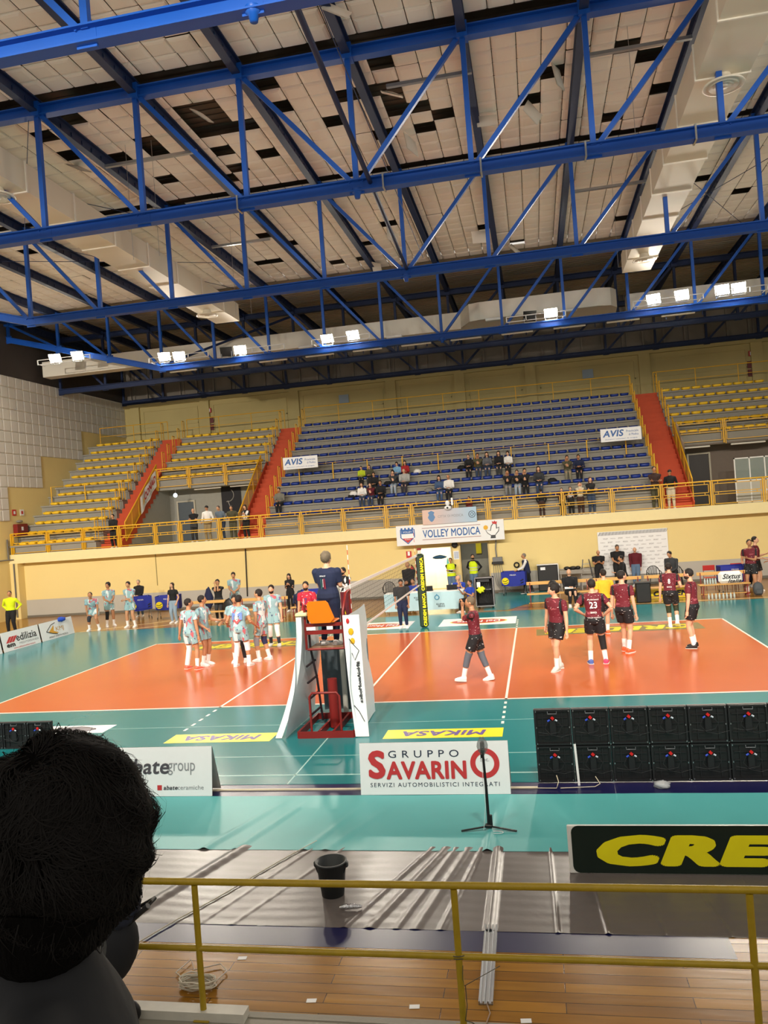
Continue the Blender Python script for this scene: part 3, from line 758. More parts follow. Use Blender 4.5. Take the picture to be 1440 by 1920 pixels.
# ------------------------------------------------------------------ signs on the stands
def banner(name, label, x0, x1, y, z0, z1, m, cat='banner', th=.02, kink=0):
    t = thing(name, label, cat, ((x0+x1)/2, y, z0))
    w = (x1-x0)/2
    MB().rbox((0, th/2, (z1-z0)/2), (2*w, th, z1-z0), .008).build('panel', m, t)
    return t
Mbw = mat('banner_white', 'eef1f4', .5, var=.03)
Mcob = mat('print_blue', '1f5fa8', .5, var=0); Mrp = mat('print_red', 'c22a2a', .5, var=0); Mbk = mat('print_black', '22242a', .5, var=0); Mgr = mat('print_grey', '8b8e94', .5, var=0)
XD_, ZD_ = (1, 0, 0), (0, 0, 1)
for (x0, x1, y, lab) in ((-8.05, -6.3, 21.35, 'white AVIS banner at the left edge of the central stand'), (6.95, 8.72, 21.35, 'white AVIS banner at the right edge of the central stand')):
    t = banner('sponsor_banner', lab, x0, x1, y, 6.27, 6.86, Mbw)
    text('print', 'AVIS', Mcob, t, (-.33, -.006, .36), XD_, ZD_, .92, .3, bold=.03, shear=.2)
    text('print', 'Provinciale', Mcob, t, (.5, -.006, .42), XD_, ZD_, .52, .1); text('print', 'di Modica', Mcob, t, (.55, -.006, .27), XD_, ZD_, .42, .1); text('print', 'donatori volontari di sangue', Mcob, t, (0, -.006, .1), XD_, ZD_, 1.4, .06)
# sloping CONAD banner on the left stair rail
t = thing('sponsor_banner', 'white CONAD banner tied along the sloping left stair rail', 'banner', (XB0+.14, 20.95, 4.65))
dv = V((0, 3.7, 2.95)).normalized(); up = V((0, 0, 1))
q = MB(); P = V((0, 0, .0)); L = 2.3
q.grid(lambda u, v: P+dv*(u*L)+up*(v*.85)+V((.03*math.sin(u*14), 0, 0)), 24, 2); q.build('panel', Mbw, t)
text('print', 'CONAD', Mrp, t, V((.05, 0, 0))+dv*1.3+up*.55, dv, up, 1.7, .36, bold=.04); text('print', 'Persone oltre le cose', Mgr, t, V((.05, 0, 0))+dv*1.2+up*.22, dv, up, 1.3, .1)
q = MB(); q.prism([(.0, 0), (.16, .06), (.2, .26), (.04, .3)], V((.05, 0, 0))+dv*.25+up*.3, dv, up, (.004, 0, 0)); q.build('emblem', Myel, t)
t = thing('sponsor_banner', 'white banner hanging edge-on from the right stair rail', 'banner', (XD0+.14, 21.3, 5.0))
q = MB(); q.grid(lambda u, v: V((.05+.02*math.sin(u*12), u*1.8, u*1.45+v*.8-.5*(1-v)*u)), 16, 2); q.build('panel', Mbw, t)
# wall notices
for (x, y, z, lab, side_) in ((-15.6, 30.9, 9.75, 'small dark red notice boards on the olive wall at upper left', 0), (16.0, 30.9, 9.8, 'small dark red notice boards on the olive wall at upper right', 0)):
    t = thing('wall_notice', lab, 'notice', (x, y, z))
    for k, z2 in enumerate((0, .45)): MB().bx(-.22, .22, -.03, 0, z2, z2+.38).build('board', mat('notice_red', '6f2a2a', .5), t)
    MB().bx(-.12, .12, -.03, 0, 1.1, 1.38).build('exit_sign', Mrp, t); MB().bx(-.05, .05, -.035, -.03, 1.14, 1.34).build('pictogram', Mbw, t)
t = thing('wall_notice', 'faint blue notice on the olive wall above the central stand, left', 'notice', (-7.0, 30.93, 10.6)); MB().bx(-.3, .3, -.03, 0, 0, .5).build('board', mat('faint_blue', '9fb0bf', .6), t)
t = thing('wall_notice', 'faint blue notice on the olive wall above the central stand, right', 'notice', (7.3, 30.93, 10.6)); MB().bx(-.3, .3, -.03, 0, 0, .5).build('board', mat('faint_blue', '9fb0bf', .6), t)
t = thing('fire_hose_box', 'dark red fire hose cabinet on the left wall above the balcony end', 'fire hose cabinet', (X0+.02, 19.6, 4.0))
MB().rbox((.12, 0, .32), (.24, .85, .6), .02).build('cabinet', Mred, t); MB().bx(.241, .246, -.1, .05, .3, .48).build('label_plate', Mbw, t)
for (y, lab) in ((19.35, 'small red and white extinguisher sign above the fire hose cabinet, left'), (19.95, 'small red framed sign above the fire hose cabinet, right')):
    t = thing('wall_sign', lab, 'sign', (X0+.02, y, 5.05)); MB().bx(0, .02, -.15, .15, 0, .3).build('plate', Mrp if y < 19.5 else Mbw, t); MB().bx(.02, .024, -.07, .07, .07, .22).build('pictogram', Mbw if y < 19.5 else Mrp, t)
t = thing('bulkhead_lamp', 'grey bulkhead lamp just above the fire hose cabinet', 'lamp', (X0+.02, 19.55, 4.75)); MB().ell((.12, 0, 0), (.12, .22, .07)).build('body', mat('lamp_grey', '8a8a80', .5), t)
o = MB().path([(-21.33, 18.6, 2.9), (-21.33, 18.6, 3.9)], .04).path([(X0+.06, 17, 2.9), (X0+.06, 18.6, 2.9), (-21.1, 18.65, 2.9)], .03).path([(-21.15, YW-.55, 2.7), (-21.15, YW-.55, .1)], .035).build('drain_pipe', mat('pipe_grey', '6d6b66', .6)); tag(o, 'grey pipes running down the left corner of the hall', 'pipe')
o = MB().tube((-9.48, YW-.05, 2.65), (-9.55, YW-.05, .45), .03).build('wall_pole', Mblack); tag(o, 'thin black vertical pole on the yellow wall at left', 'pole')
o = MB().bx(-14.02, -13.99, YW-.02, YW, 1.2, 2.7).build('wall_joint', mat('wall_crack', '8d7f4c', .8)); tag(o, 'thin vertical joint line on the yellow wall at far left', 'joint'); o['kind'] = 'structure'; o.name = 'trim_wall_joint'

# signboards over the doorway
t = banner('club_signboard', 'long white VOLLEY MODICA signboard over the doorway with shield and rooster emblems', -2.25, 2.45, 18.66, 2.32, 3.2, mat('sign_white', 'e9edf0', .35, var=.02), 'signboard', .06)
text('print', 'VOLLEY MODICA', Mcob, t, (.08, -.005, .46), XD_, ZD_, 2.5, .34, bold=.018)
for z in (.2, .7): MB().bx(-1.2, 1.35, -.006, 0, z, z+.02).build('rule', mat('rule_red', '8a4038', .5), t)
sh = [(-.3, .62), (-.3, .28), (0, 0), (.3, .28), (.3, .62)]
q = MB(); q.prism([(x*1.08, z*1.05-.02) for x, z in sh], (-1.85, 0, .08), XD_, ZD_, (0, -.004, 0)); q.build('shield', Mcob, t)
q = MB(); q.prism([(x*.92, z*.9+.03) for x, z in sh], (-1.85, -.005, .08), XD_, ZD_, (0, -.003, 0)); q.build('shield_field', Mbw, t)
q = MB(); q.prism([(-.27, .6), (-.27, .44), (.27, .44), (.27, .6)], (-1.85, -.009, .08), XD_, ZD_, (0, -.003, 0)); q.build('shield_band', Mcob, t)
q = MB(); q.prism([(-.24, .24), (0, .04), (.24, .24)], (-1.85, -.009, .08), XD_, ZD_, (0, -.003, 0)); q.build('shield_point', Mrp, t)
q = MB()
for k in range(4): q.bx(-2.14+k*.16, -2.06+k*.16, -.01, -.001, .7, .78)
q.build('battlement', Mcob, t); text('print', 'VOLLEY', Mbw, t, (-1.85, -.014, .6), XD_, ZD_, .4, .07); text('print', 'MODICA', Mbw, t, (-1.85, -.014, .27), XD_, ZD_, .26, .05)
# generic bird emblem: plain rooster-like bird with a ball
q = MB(); c0 = V((1.85, 0, .4))
q.prism([(-.3, .05), (-.22, -.1), (-.08, -.2), (-.1, -.32), (.12, -.32), (.12, -.2), (.28, -.02), (.3, .16), (.2, .12), (.2, .3), (.05, .34), (-.05, .22), (-.1, .02)], c0, XD_, ZD_, (0, -.004, 0)); q.build('bird_outline', mat('print_charcoal', '3c3e44', .5), t)
q = MB(); q.prism([(-.27, .04), (-.2, -.08), (-.06, -.18), (.1, -.18), (.25, 0), (.27, .12), (.16, .08), (.16, .27), (.06, .3), (-.02, .2), (-.07, 0)], c0+V((0, -.005, 0)), XD_, ZD_, (0, -.003, 0)); q.build('bird_body', Mbw, t)
q = MB(); q.prism([(.02, .3), (.0, .42), (.07, .38), (.12, .44), (.16, .38), (.22, .4), (.2, .28)], c0+V((0, -.009, 0)), XD_, ZD_, (0, -.003, 0)); q.build('comb', Mrp, t)
q = MB(); q.prism([(-.3+.1*math.cos(a*PI/6), .16+.1*math.sin(a*PI/6)) for a in range(12)], c0+V((.02, -.009, 0)), XD_, ZD_, (0, -.003, 0)); q.build('ball', Myel, t)
t = banner('city_signboard', 'smaller pink and pale blue CITTA DI MODICA signboard above the white one', -1.03, 1.33, 18.6, 3.17, 3.82, mat('sign_pinkblue', 'b9c4cf', .4, var=0), 'signboard', .05)
def grad(m, c1, c2, axis=0, lo=-1, hi=1):
    nt = m.node_tree; bs = nt.nodes['Principled BSDF']; tc = nt.nodes['Texture Coordinate']; sx = nt.nodes.new('ShaderNodeSeparateXYZ'); nt.links.new(tc.outputs['Object'], sx.inputs[0])
    mr = nt.nodes.new('ShaderNodeMapRange'); mr.inputs[1].default_value = lo; mr.inputs[2].default_value = hi; nt.links.new(sx.outputs[axis], mr.inputs[0])
    mx = nt.nodes.new('ShaderNodeMix'); mx.data_type = 'RGBA'; mx.inputs[6].default_value = lin(c1); mx.inputs[7].default_value = lin(c2); nt.links.new(mr.outputs[0], mx.inputs[0]); nt.links.new(mx.outputs[2], bs.inputs['Base Color'])
for xx in (-.8, .8): MB().bx(xx-.02, xx+.02, .04, .17, .2, .24).build('bracket', Msteel, t)
grad(MATS['sign_pinkblue'], 'd9b9ac', 'a3c4de')
text('print', "CITTA' DI MODICA", Mgr, t, (.05, -.006, .33), XD_, ZD_, 1.1, .11)
q = MB(); q.prism([(-.14, .2), (-.1, .1), (-.16, -.02), (-.08, -.16), (0, -.22), (.08, -.16), (.16, -.02), (.1, .1), (.14, .2), (0, .27)], (-.78, 0, .33), XD_, ZD_, (0, -.006, 0)); q.build('crest', mat('crest_blue', '5a86b8', .5), t)
q = MB(); q.path([(.98+.14*math.cos(a*PI/8), -.006, .33+.14*math.sin(a*PI/8)) for a in range(17)], .012, 5); q.path([(.98+.08*math.cos(a*PI/2), -.006, .33+.08*math.sin(a*PI/2)) for a in range(5)], .012, 5); q.build('round_mark', Mbk, t)
t = thing('dome_camera', 'white dome camera with a small antenna box on top of the city signboard', 'camera', (.12, 18.5, 3.85))
MB().bx(-.03, .03, .0, .28, -.02, .02).build('mount_arm', Mbw, t)
MB().ell((0, 0, .0), (.16, .16, .1)).build('dome', Mbw, t); MB().ell((.0, -.02, .2), (.1, .1, .12)).build('head', Mbw, t); MB().bx(.16, .24, -.02, .02, .1, .42).build('antenna_box', Mbw, t); MB().ell((.0, -.15, .0), (.05, .03, .04)).build('lens', Mblack, t)
t = thing('wall_speaker', 'black round speaker under the white signboard', 'speaker', (.23, YW-.06, 2.2)); MB().lathe([(.13, 0), (.14, .05), (.11, .08), (.0, .06)], (0, 0, 0), 16, M.Rotation(R(90), 3, 'X')).build('body', Mblack, t)
t = thing('paper_notice', 'printed paper sheet on the pillar between the two doorways', 'notice', (.26, YW-.02, 1.55)); MB().bx(-.12, .12, 0, .01, 0, .38).build('sheet', Mbw, t)
q = MB()
for k in range(5): q.bx(-.08+.04*k, -.065+.04*k, -.003, 0, .04, .34)
q.build('print', Mcob, t)

# ------------------------------------------------------------------ court mats
def flat(name, poly, z, m, parent, th=.004):
    return MB().prism(poly, (0, 0, z), (1, 0, 0), (0, 1, 0), (0, 0, th)).build(name, m, parent)
def rect(x0, x1, y0, y1): return [(x0, y0), (x1, y0), (x1, y1), (x0, y1)]
Mteal = mat('teal_mat', '157c82', .2, var=.12, scale=.5, bump=.04, bscale=1.5, spec=.5)
Moran = mat('orange_mat', 'c66032', .2, var=.08, scale=.6, bump=.04, bscale=1.5, spec=.45)
Mline = mat('court_line', 'f2efe4', .3, var=.03)
Mprint_y = mat('print_yellow', 'f4e11a', .3, var=.04)
Mprint_g = mat('print_olive', '5c5a35', .35, var=.08)
t = thing('court_mat', 'teal and orange volleyball court mat with white lines and printed sponsor names', 'court mat', (0, 0, 0))
flat('surround', [(-14.4, -4.73), (19, -4.73), (19, 12.95), (-14.4, 12.95)], .002, Mteal, t)
flat('playing_area', rect(-9, 9, 0, 9), .006, Moran, t)
L = .05
lm = MB()
for (x0, x1, y0, y1) in ((-9, 9, 0, L), (-9, 9, 9-L, 9), (-9, -9+L, 0, 9), (9-L, 9, 0, 9)): lm.bx(x0, x1, y0, y1, .010, .012)
lm.build('boundary_line', Mline, t)
MB().bx(-.025, .025, 0, 9, .010, .012).build('centre_line', Mline, t)
for s in (-3, 3):
    q = MB(); q.bx(s-.025, s+.025, 0, 9, .010, .012)
    for k in range(5):
        for (y, d) in ((0, -1), (9, 1)):
            ya = y+d*(.2+k*.35); q.bx(s-.025, s+.025, min(ya, ya+d*.15), max(ya, ya+d*.15), .006, .008)
    q.build('attack_line', Mline, t)
q = MB(); q.bx(-14.4, 19, -3.42, -3.40, .006, .0075); q.bx(-14.4, 19, -1.5, -1.49, .006, .0075); q.bx(-14.4, 19, -4.35, -4.31, .006, .0075); q.bx(-.012, .012, -4.73, -2.4, .006, .0075); q.bx(10.5, 13, 8.9, 8.96, .006, .0075)
q.build('mat_seam', mat('seam_tape', '9cc9c4', .4), t)
def floor_text(body, x, y, w, h, m, z, rot180=True, shear=.0, bold=.0, nm='print'):
    d = -1 if rot180 else 1
    return text(nm, body, m, t, (x, y, z), (d, 0, 0), (0, d, 0), w, h, bold=bold, shear=shear)
for (x0, x1) in ((-7.2, -3.1), (3.6, 8.2)):
    flat('sponsor_panel', rect(x0, x1, 7.35, 8.45), .0105, mat('olive_panel', '7a6c38', .35), t, .001)
    text('print', 'CREDEM', Mprint_y, t, ((x0+x1)/2, 7.9, .013), (-1, 0, 0), (0, -1, 0), (x1-x0)*.9, .72, bold=.05, shear=.25)
for (a, x0, x1) in ((0, -3.03, -1.03), (1, 1.0, 3.03)):
    flat('sponsor_panel', rect(x0, x1, -2.55, -2.02), .008, Mprint_y, t, .002)
    text('print', 'MiKASA', mat('print_purple', '5b3f8e', .4), t, ((x0+x1)/2, -2.28, .0115), (-1, 0, 0), (0, -1, 0), 1.45, .3, bold=.03, shear=.15)
Mmonte = mat('print_monte_red', 'c9352c', .35)
for (x0, x1) in ((-2.75, -.55), (.45, 2.95)):
    flat('sponsor_panel', rect(x0, x1, 9.95, 11.55), .007, Mbw, t, .002)
    cx = (x0+x1)/2; w = (x1-x0)*.38
    q = MB(); q.prism([(cx+w*math.cos(i*PI/16), 10.75+.5*math.sin(i*PI/16)) for i in range(32)], (0, 0, .0095), XD_, (0, 1, 0), (0, 0, .001)); q.build('oval', Mprint_y, t)
    q = MB(); q.prism([(cx+w*.94*math.cos(i*PI/16), 10.75+.44*math.sin(i*PI/16)) for i in range(32)], (0, 0, .011), XD_, (0, 1, 0), (0, 0, .001)); q.build('oval_inner', Mmonte, t)
    text('print', 'Del Monte', Mbw, t, (cx, 10.75, .013), (-1, 0, 0), (0, -1, 0), w*1.5, .45, bold=.02)
flat('sponsor_panel', rect(-6.6, -4.7, -1.75, -1.2), .008, Mbw, t, .002)
q = MB(); q.ell((-5.5, -1.45, .0105), (.4, .18, .001), 14, 4); q.ell((-5.2, -1.5, .0105), (.22, .13, .001), 10, 4); q.build('emblem', mat('emblem_grey', '5f5a66', .4), t)
flat('loose_patch', [(1.7, 13.4), (2.6, 13.3), (3.2, 14.6), (4.2, 15.2), (4.2, 18.9), (1.6, 18.9)], .003, Mteal, None, .004)
o = bpy.data.objects['loose_patch']; o.name = 'floor_mat'; tag(o, 'leftover piece of green mat lying on the parquet by the wall cabinet', 'mat')
# lines on parquet beyond
q = MB(); q.beam((-14.4, 12.9, .002), (-10, 16.2, .002), .05, .003); q.beam((-12.5, 12.95, .002), (-9, 15, .002), .05, .003); q.bx(6, 16, 13.25, 13.3, .001, .003)
o = q.build('floor_line', mat('floor_line_cream', 'e8d9a8', .4)); tag(o, 'pale cream lines painted on the parquet behind the court', 'painted line', None, 'structure'); o.name = 'trim_floor_lines'
# dark blue strip, then pale teal carpet, then grey tarpaulin
q = MB(); q.bx(-14, 19, -5.3, -4.68, 0, .0015); q.bx(-4.3, 5.2, -8.95, -8.3, 0, .0015); struct('trim_blue_floor_paint', q, mat('navy_floor', '15184a', .3, var=.2, scale=2))
q = MB(); q.bx(-3, 3.6, -4.98, -4.94, .002, .02); o = q.build('floor_cable', mat('pale_cable', 'd9cfb4', .5)); tag(o, 'pale cable lying on the dark strip behind the advertising boards', 'cable')
def bump_sheet(fn_h, x0, x1, y0, y1, nu, nv, name, m, label, cat):
    q = MB(); q.grid(lambda u, v: V((x0+(x1-x0)*u, y0+(y1-y0)*v, fn_h(x0+(x1-x0)*u, y0+(y1-y0)*v))), nu, nv)
    n = len(q.v); q.grid(lambda u, v: V((x0+(x1-x0)*(1-u), y0+(y1-y0)*v, fn_h(x0+(x1-x0)*(1-u), y0+(y1-y0)*v)-.003)), nu, nv)
    return tag(q.build(name, m), label, cat)
def ridge(x, c, w): d = abs(x-c)/w; return max(0, 1-d*d)**2 if d < 1 else 0
def carpet_h(x, y):
    h = .006
    for c, s, w, a in ((-.0, .35, .07, .025), (.35, .3, .05, .02), (1.2, .3, .05, .012), (3.04, .0, .06, .03), (1.55, .4, .06, .012)):
        h += a*ridge(x, c+(y+6.0)*s, w)*min(1, max(0, (-5.2-y)/1.2))
    h += .004*math.sin(x*3+y*2)*math.sin(y*5)*.5+.002
    return h
bump_sheet(carpet_h, -14, 19, -6.95, -5.2, 1100, 14, 'teal_carpet', mat('pale_teal_carpet', '5ab5b6', .45, var=.06, scale=1.5, bump=.05, bscale=3), 'pale teal runner along the near side of the court, slightly creased', 'carpet')
def tarp_h(x, y):
    h = .004+.0015*math.sin(y*38+math.sin(x*2)*2)
    for c, s, w, a in ((-.15, .36, .12, .035), (.7, .38, .03, .008), (1.05, .4, .03, .008), (2.12, .35, .05, .014), (2.32, .3, .07, .02), (2.5, .22, .05, .01), (2.66, .2, .07, .012), (2.85, .15, .05, .012), (3.16, .0, .07, .04), (3.75, -.02, .025, .015), (4.15, -.06, .03, .02), (4.6, -.1, .02, .01), (5.1, -.15, .02, .012), (5.6, -.2, .02, .01)):
        h += .62*a*ridge(x, c+(y+7.7)*s, w)
    return h
bump_sheet(tarp_h, -6, 10, -8.62, -6.85, 1200, 40, 'grey_tarpaulin', mat('grey_vinyl', '6a6360', .32, var=.1, scale=1, bump=.1, bscale=8), 'creased grey vinyl tarpaulin between the teal runner and the parquet', 'tarpaulin')
# aluminium profile, tape scraps, cable, small things on the floor
t = thing('cable_cover', 'grooved aluminium cable cover sticking out from under the tarpaulin', 'cable cover', (3.17, -8.55, 0), R(1))
q = MB()
for x in (-.05, -.018, .018, .05): q.bx(x-.006, x+.006, -1.14, 0, .002, .03)
q.bx(-.055, .055, -1.14, 0, .002, .012); q.build('profile', Msteel, t)
o = MB().path([(3.2, -9.69, .01), (3.23, -9.8, .01), (3.2, -9.98, .01), (3.15, -10.1, .01)], .006).build('thin_cable', mat('brown_cable', '9a7d63', .6)); tag(o, 'short brownish cable at the end of the aluminium cover', 'cable')
for (x, y, lab) in ((1.0, -9.17, 'white tape scrap on the parquet, leftmost, behind the left rail post'), (.98, -8.6, 'white tape scrap at the corner of the blue paint'), (1.8, -9.73, 'white tape scrap on the parquet left of the middle rail post'), (2.64, -9.75, 'white tape scrap on the parquet just left of the middle rail post'), (3.5, -9.86, 'white tape scrap right of the middle rail post')):
    o = MB().box((x, y, .003), (.08, .05, .002), M.Rotation(.1, 3, 'Z')).build('tape_scrap', Mwhite); tag(o, lab, 'tape')
q = MB(); pts = []
for i in range(220):
    a = i*.33; r = .14+.02*math.sin(i*.7)+.012*math.sin(i*1.9); pts.append((.78+r*math.cos(a), -9.62+r*.55*math.sin(a)+.01*math.sin(i*.21), .01+.0003*i+.01*math.sin(i*.5)**2))
q.path(pts, .006, 5); q.path([(.7, -9.6, .02), (.5, -9.45, .02), (.55, -9.25, .02), (.65, -9.4, .02), (.85, -9.3, .02), (.95, -9.4, .02), (.9, -9.6, .02)], .005, 5)
o = q.build('cable_coil', mat('offwhite_cable', 'c9c2b0', .5)); tag(o, 'coil of off-white cable on the parquet by the left rail post', 'cable coil')
o = MB().path([(-.1+i*.1, -9.0+i*.21+.02*math.sin(i), .012+tarp_h(-.1+i*.1, -9.0+i*.21)) for i in range(12)], .006, 6).build('thin_cable', mat('offwhite_cable', 'c9c2b0', .5)); tag(o, 'single cable snaking over the tarpaulin at left', 'cable')
q = MB(); q.path([(1.68, -8.3, .03), (1.74, -8.3, .04), (1.82, -8.29, .04), (1.9, -8.28, .035)], [.012, .026, .026, .012], 10); o = q.build('foil_tube', mat('foil', 'd5d8dd', .15, metal=.9, bump=.6, bscale=60)); tag(o, 'short crumpled silvery tube lying right of the bucket', 'foil tube')
t = thing('plastic_bag', 'small clear crumpled plastic bag on the dark strip below the video panels', 'plastic bag', (5.2, -5.0, .02)); MB().ell((0, 0, .03), (.1, .08, .05), 12, 8, fn=lambda q: q*(1+.25*math.sin(q.x*9)*math.sin(q.y*7+q.z*5))).build('film', mat('clear_film', 'cfd4d8', .1, var=0, alpha=.55), t)
# bucket
t = thing('bucket', 'dark grey plastic bucket standing on the grey tarpaulin', 'bucket', (1.53, -7.98, .005))
q = MB(); q.lathe([(0, 0), (.115, 0), (.155, .33), (.165, .33), (.165, .345), (.148, .345), (.11, .015), (0, .015)], (0, 0, 0), 28); q.build('shell', mat('bucket_grey', '33383a', .45), t)
MB().path([(.16*math.cos(a), -.02-.03*math.sin(a), .32-.16*math.sin(a)) for a in [i*PI/12 for i in range(13)]], .006, 6).build('handle', Mblack, t)
q = MB(); q.rbox((.165, 0, .31), (.03, .05, .06), .01); q.rbox((-.165, 0, .31), (.03, .05, .06), .01); q.build('lug', mat('bucket_grey', '33383a', .45), t)

# ------------------------------------------------------------------ front railing
t = thing('front_railing', 'worn yellow tube railing across the foreground', 'railing', (3.05, -10, 0))
for i, x in enumerate((-4.1, -2.05, 0, 2.05, 4.1)):
    MB().path([(x-.0, 0, 0), (x, 0, 1.05)], .025, 14).build('post', Myel2, t); MB().rbox((x, 0, .006), (.13, .13, .012), .003).build('base_plate', Myel2, t)
for z, r in ((1.075, .027), (.55, .024)):
    MB().tube((-5.5, 0, z), (5.5, 0, z), r, n=14).build('rail', Myel2, t)
q = MB(); q.path([(.05*math.cos(a), .03*math.sin(a), .53+.003*a) for a in [i*.5 for i in range(26)]], .004, 5); q.path([(.03, -.03, .5), (.02, -.03, .4), (.03, -.03, .35), (.3, -.02, .5)], .003, 5); q.path([(.03, .03, .32), (.04, -.03, .2), (.02, -.04, .1), (.06, .02, .05), (.2, -.05, -.0)], .004, 5)
o = q.build('string_tie', mat('dark_string', '55503c', .8), None, (3.05, -10, 0)); tag(o, 'string and wire knotted round the middle post of the front railing', 'string')
q = MB(); q.bx(.2, 1.35, -10.05, -9.93, .0, .07); o = q.build('kerb_strip', mat('pale_strip', 'c9c6ba', .5, var=.2, scale=6)); tag(o, 'scuffed white plastic strip at the parquet edge by the left rail post', 'strip')

# ------------------------------------------------------------------ advertising boards near the camera
def aboard(label, x0, x1, y, z1, m=Mbw, depth=.22, loc=None, rz=0):
    t = thing('advertising_board', label, 'advertising board', ((x0+x1)/2, y, 0), rz); w = (x1-x0)/2
    a = V((0, 0, .012)); b_ = V((0, .1, z1))
    q = MB()
    q.add([(-w, 0, .012), (w, 0, .012), (w, .1, z1), (-w, .1, z1), (-w, .012, .012), (w, .012, .012), (w, .112, z1), (-w, .112, z1)], [(0, 1, 2, 3), (5, 4, 7, 6), (0, 3, 7, 4), (1, 5, 6, 2), (3, 2, 6, 7), (0, 4, 5, 1)]); q.build('front_panel', m, t)
    q = MB(); q.add([(-w, depth+.1, .012), (w, depth+.1, .012), (w, .115, z1), (-w, .115, z1)], [(1, 0, 3, 2)]); q.add([(-w, depth+.11, .012), (w, depth+.11, .012), (w, .125, z1), (-w, .125, z1)], [(0, 1, 2, 3)]); q.build('rear_panel', mat('board_back', 'a9aaa6', .5), t)
    n = V((0, -z1, .1)).normalized(); u = V((0, .1, z1)).normalized()
    return t, (lambda nm, body, mm, x, z, ww, hh, **k: text(nm, body, mm, t, V((x, 0, .012))+u*z+n*.003, XD_, u, ww, hh, **k)), n, u
t, tx, n, u = aboard('white GRUPPO SAVARINO advertising board behind the phone tripod', 1.21, 3.25, -5.2, .69)
Mnav = mat('print_navy', '1c2b45', .5, var=0); Msav = mat('print_brick_red', 'c5363a', .5, var=0)
tx('print', 'S', Msav, -.78, .4, .24, .38, bold=.04); tx('print', 'AVARIN', Msav, -.1, .32, 1.1, .24, bold=.035)
q = MB(); rg = [[V((.7, 0, .012))+u*.4+V((r_*math.cos(i*PI/24), 0, 0))+u*(r_*math.sin(i*PI/24))+n*.003 for i in range(48)] for r_ in (.125, .195)]
q.rings(rg, cap=False); q.build('ring', Msav, t)
tx('print', 'GRUPPO', Mnav, -.13, .535, .97, .095, spacing=1.7); tx('print', 'Soc.', Mgr, .7, .45, .12, .05); tx('print', 'SERVIZI AUTOMOBILISTICI INTEGRATI', Mnav, 0, .13, 1.76, .055, spacing=1.25)
t, tx, n, u = aboard('white abate group advertising board partly hidden by the dark-haired head', -2.9, -.97, -5.2, .69)
tx('print', 'abate', mat('print_dark_grey', '4c4a52', .5, var=0), -.05, .42, .72, .22, bold=.02, shear=.15); tx('print', 'group', Mgr, .5, .38, .42, .17)
tx('print', 'abate', MATS['print_dark_grey'], .33, .12, .22, .06, bold=.02, shear=.15); tx('print', 'ceramiche', Mgr, .64, .12, .4, .06); tx('print', 'abate edilizia', Mgr, -.55, .12, .5, .06)
for (x, z, s) in ((-.6, .42, .2), (.16, .12, .07)):
    q = MB(); q.prism([(-s/2, -s/2), (s/2, -s/2), (s/2, s/2), (-s/2, s/2)], V((x, 0, .012))+u*z+n*.001, XD_, u, n*.003); q.build('red_square', Msav, t)
# boards along the left end line
def yboard(y0, y1, label):
    t = thing('advertising_board', label, 'advertising board', (-14.4, (y0+y1)/2, 0), 0)
    w = (y1-y0)/2; q = MB()
    u = V((-.12, 0, .68)).normalized(); nn = V((.68, 0, .12)).normalized()
    q.prism([(-w, .01), (w, .01), (w, .69), (-w, .69)], (0, 0, 0), (0, 1, 0), u, nn*-.012); q.build('front_panel', Mbw, t)
    q = MB(); q.add([(-.42, -w, .01), (-.42, w, .01), (-.135, w, .68), (-.135, -w, .68)], [(0, 1, 2, 3)]); q.add([(-.43, -w, .01), (-.43, w, .01), (-.145, w, .68), (-.145, -w, .68)], [(3, 2, 1, 0)]); q.build('rear_panel', MATS['board_back'], t)
    return t, (lambda nm, body, mm, y, z, ww, hh, **k: text(nm, body, mm, t, V((0, y, 0))+u*z+nn*.004, (0, 1, 0), u, ww, hh, **k)), nn, u
t, tx, n, u = yboard(8.55, 10.62, 'white edilizia advertising board with a red roof mark at the left end line')
tx('print', 'edilizia', Mbk, .3, .42, 1.15, .26, bold=.01); tx('print', 'MEDITERRANEA', Mgr, .4, .2, 1.1, .07); tx('print', 'www.ediliziamediterranea.it', Mrp, .1, .08, 1.2, .06)
q = MB()
for k in range(3): q.prism([(-.85+k*.15, .3), (-.72+k*.15, .3), (-.5+k*.15, .5), (-.63+k*.15, .5)], n*.002, (0, 1, 0), u, n*.003)
q.build('red_roof_mark', Msav, t); tx('print', 'em', Mbk, -.62, .2, .45, .12, bold=.04)
t, tx, n, u = yboard(10.72, 12.8, 'white advertising board with an amber angular mark, last on the left end line')
q = MB(); q.prism([(-.55, .3), (-.2, .52), (-.25, .3), (.05, .2), (-.2, .18)], n*.002, (0, 1, 0), u, n*.003); q.build('amber_mark', mat('print_amber', 'e0a63c', .5), t)
q = MB(); q.path([V((0, -.7, 0))+u*.33+n*.004, V((0, -.35, 0))+u*.55+n*.004, V((0, -.1, 0))+u*.6+n*.004], .015, 5); q.path([V((0, -.7, 0))+u*.33+n*.004, V((0, -.35, 0))+u*.22+n*.004, V((0, -.05, 0))+u*.16+n*.004], .015, 5); q.build('dark_outline', Mbk, t); tx('print', 'IMPIANTI SPORTIVI MODICA', Mbk, 0, .09, 1.2, .07); tx('print', 'KMJ', mat('print_tan', 'c89848', .5), .15, .33, .5, .2)
t, tx, n, u = yboard(6.4, 8.45, 'white advertising board mostly outside the left picture edge')
o = MB().ell((-14.5, 12.1, .66), (.14, .2, .09), 12, 8, fn=lambda q: q*(1+.2*math.sin(q.x*8+q.y*6))).build('blue_cloth', mat('royal_cloth', '1f49b8', .8)); tag(o, 'crumpled blue cloth draped over the last board on the left', 'cloth')
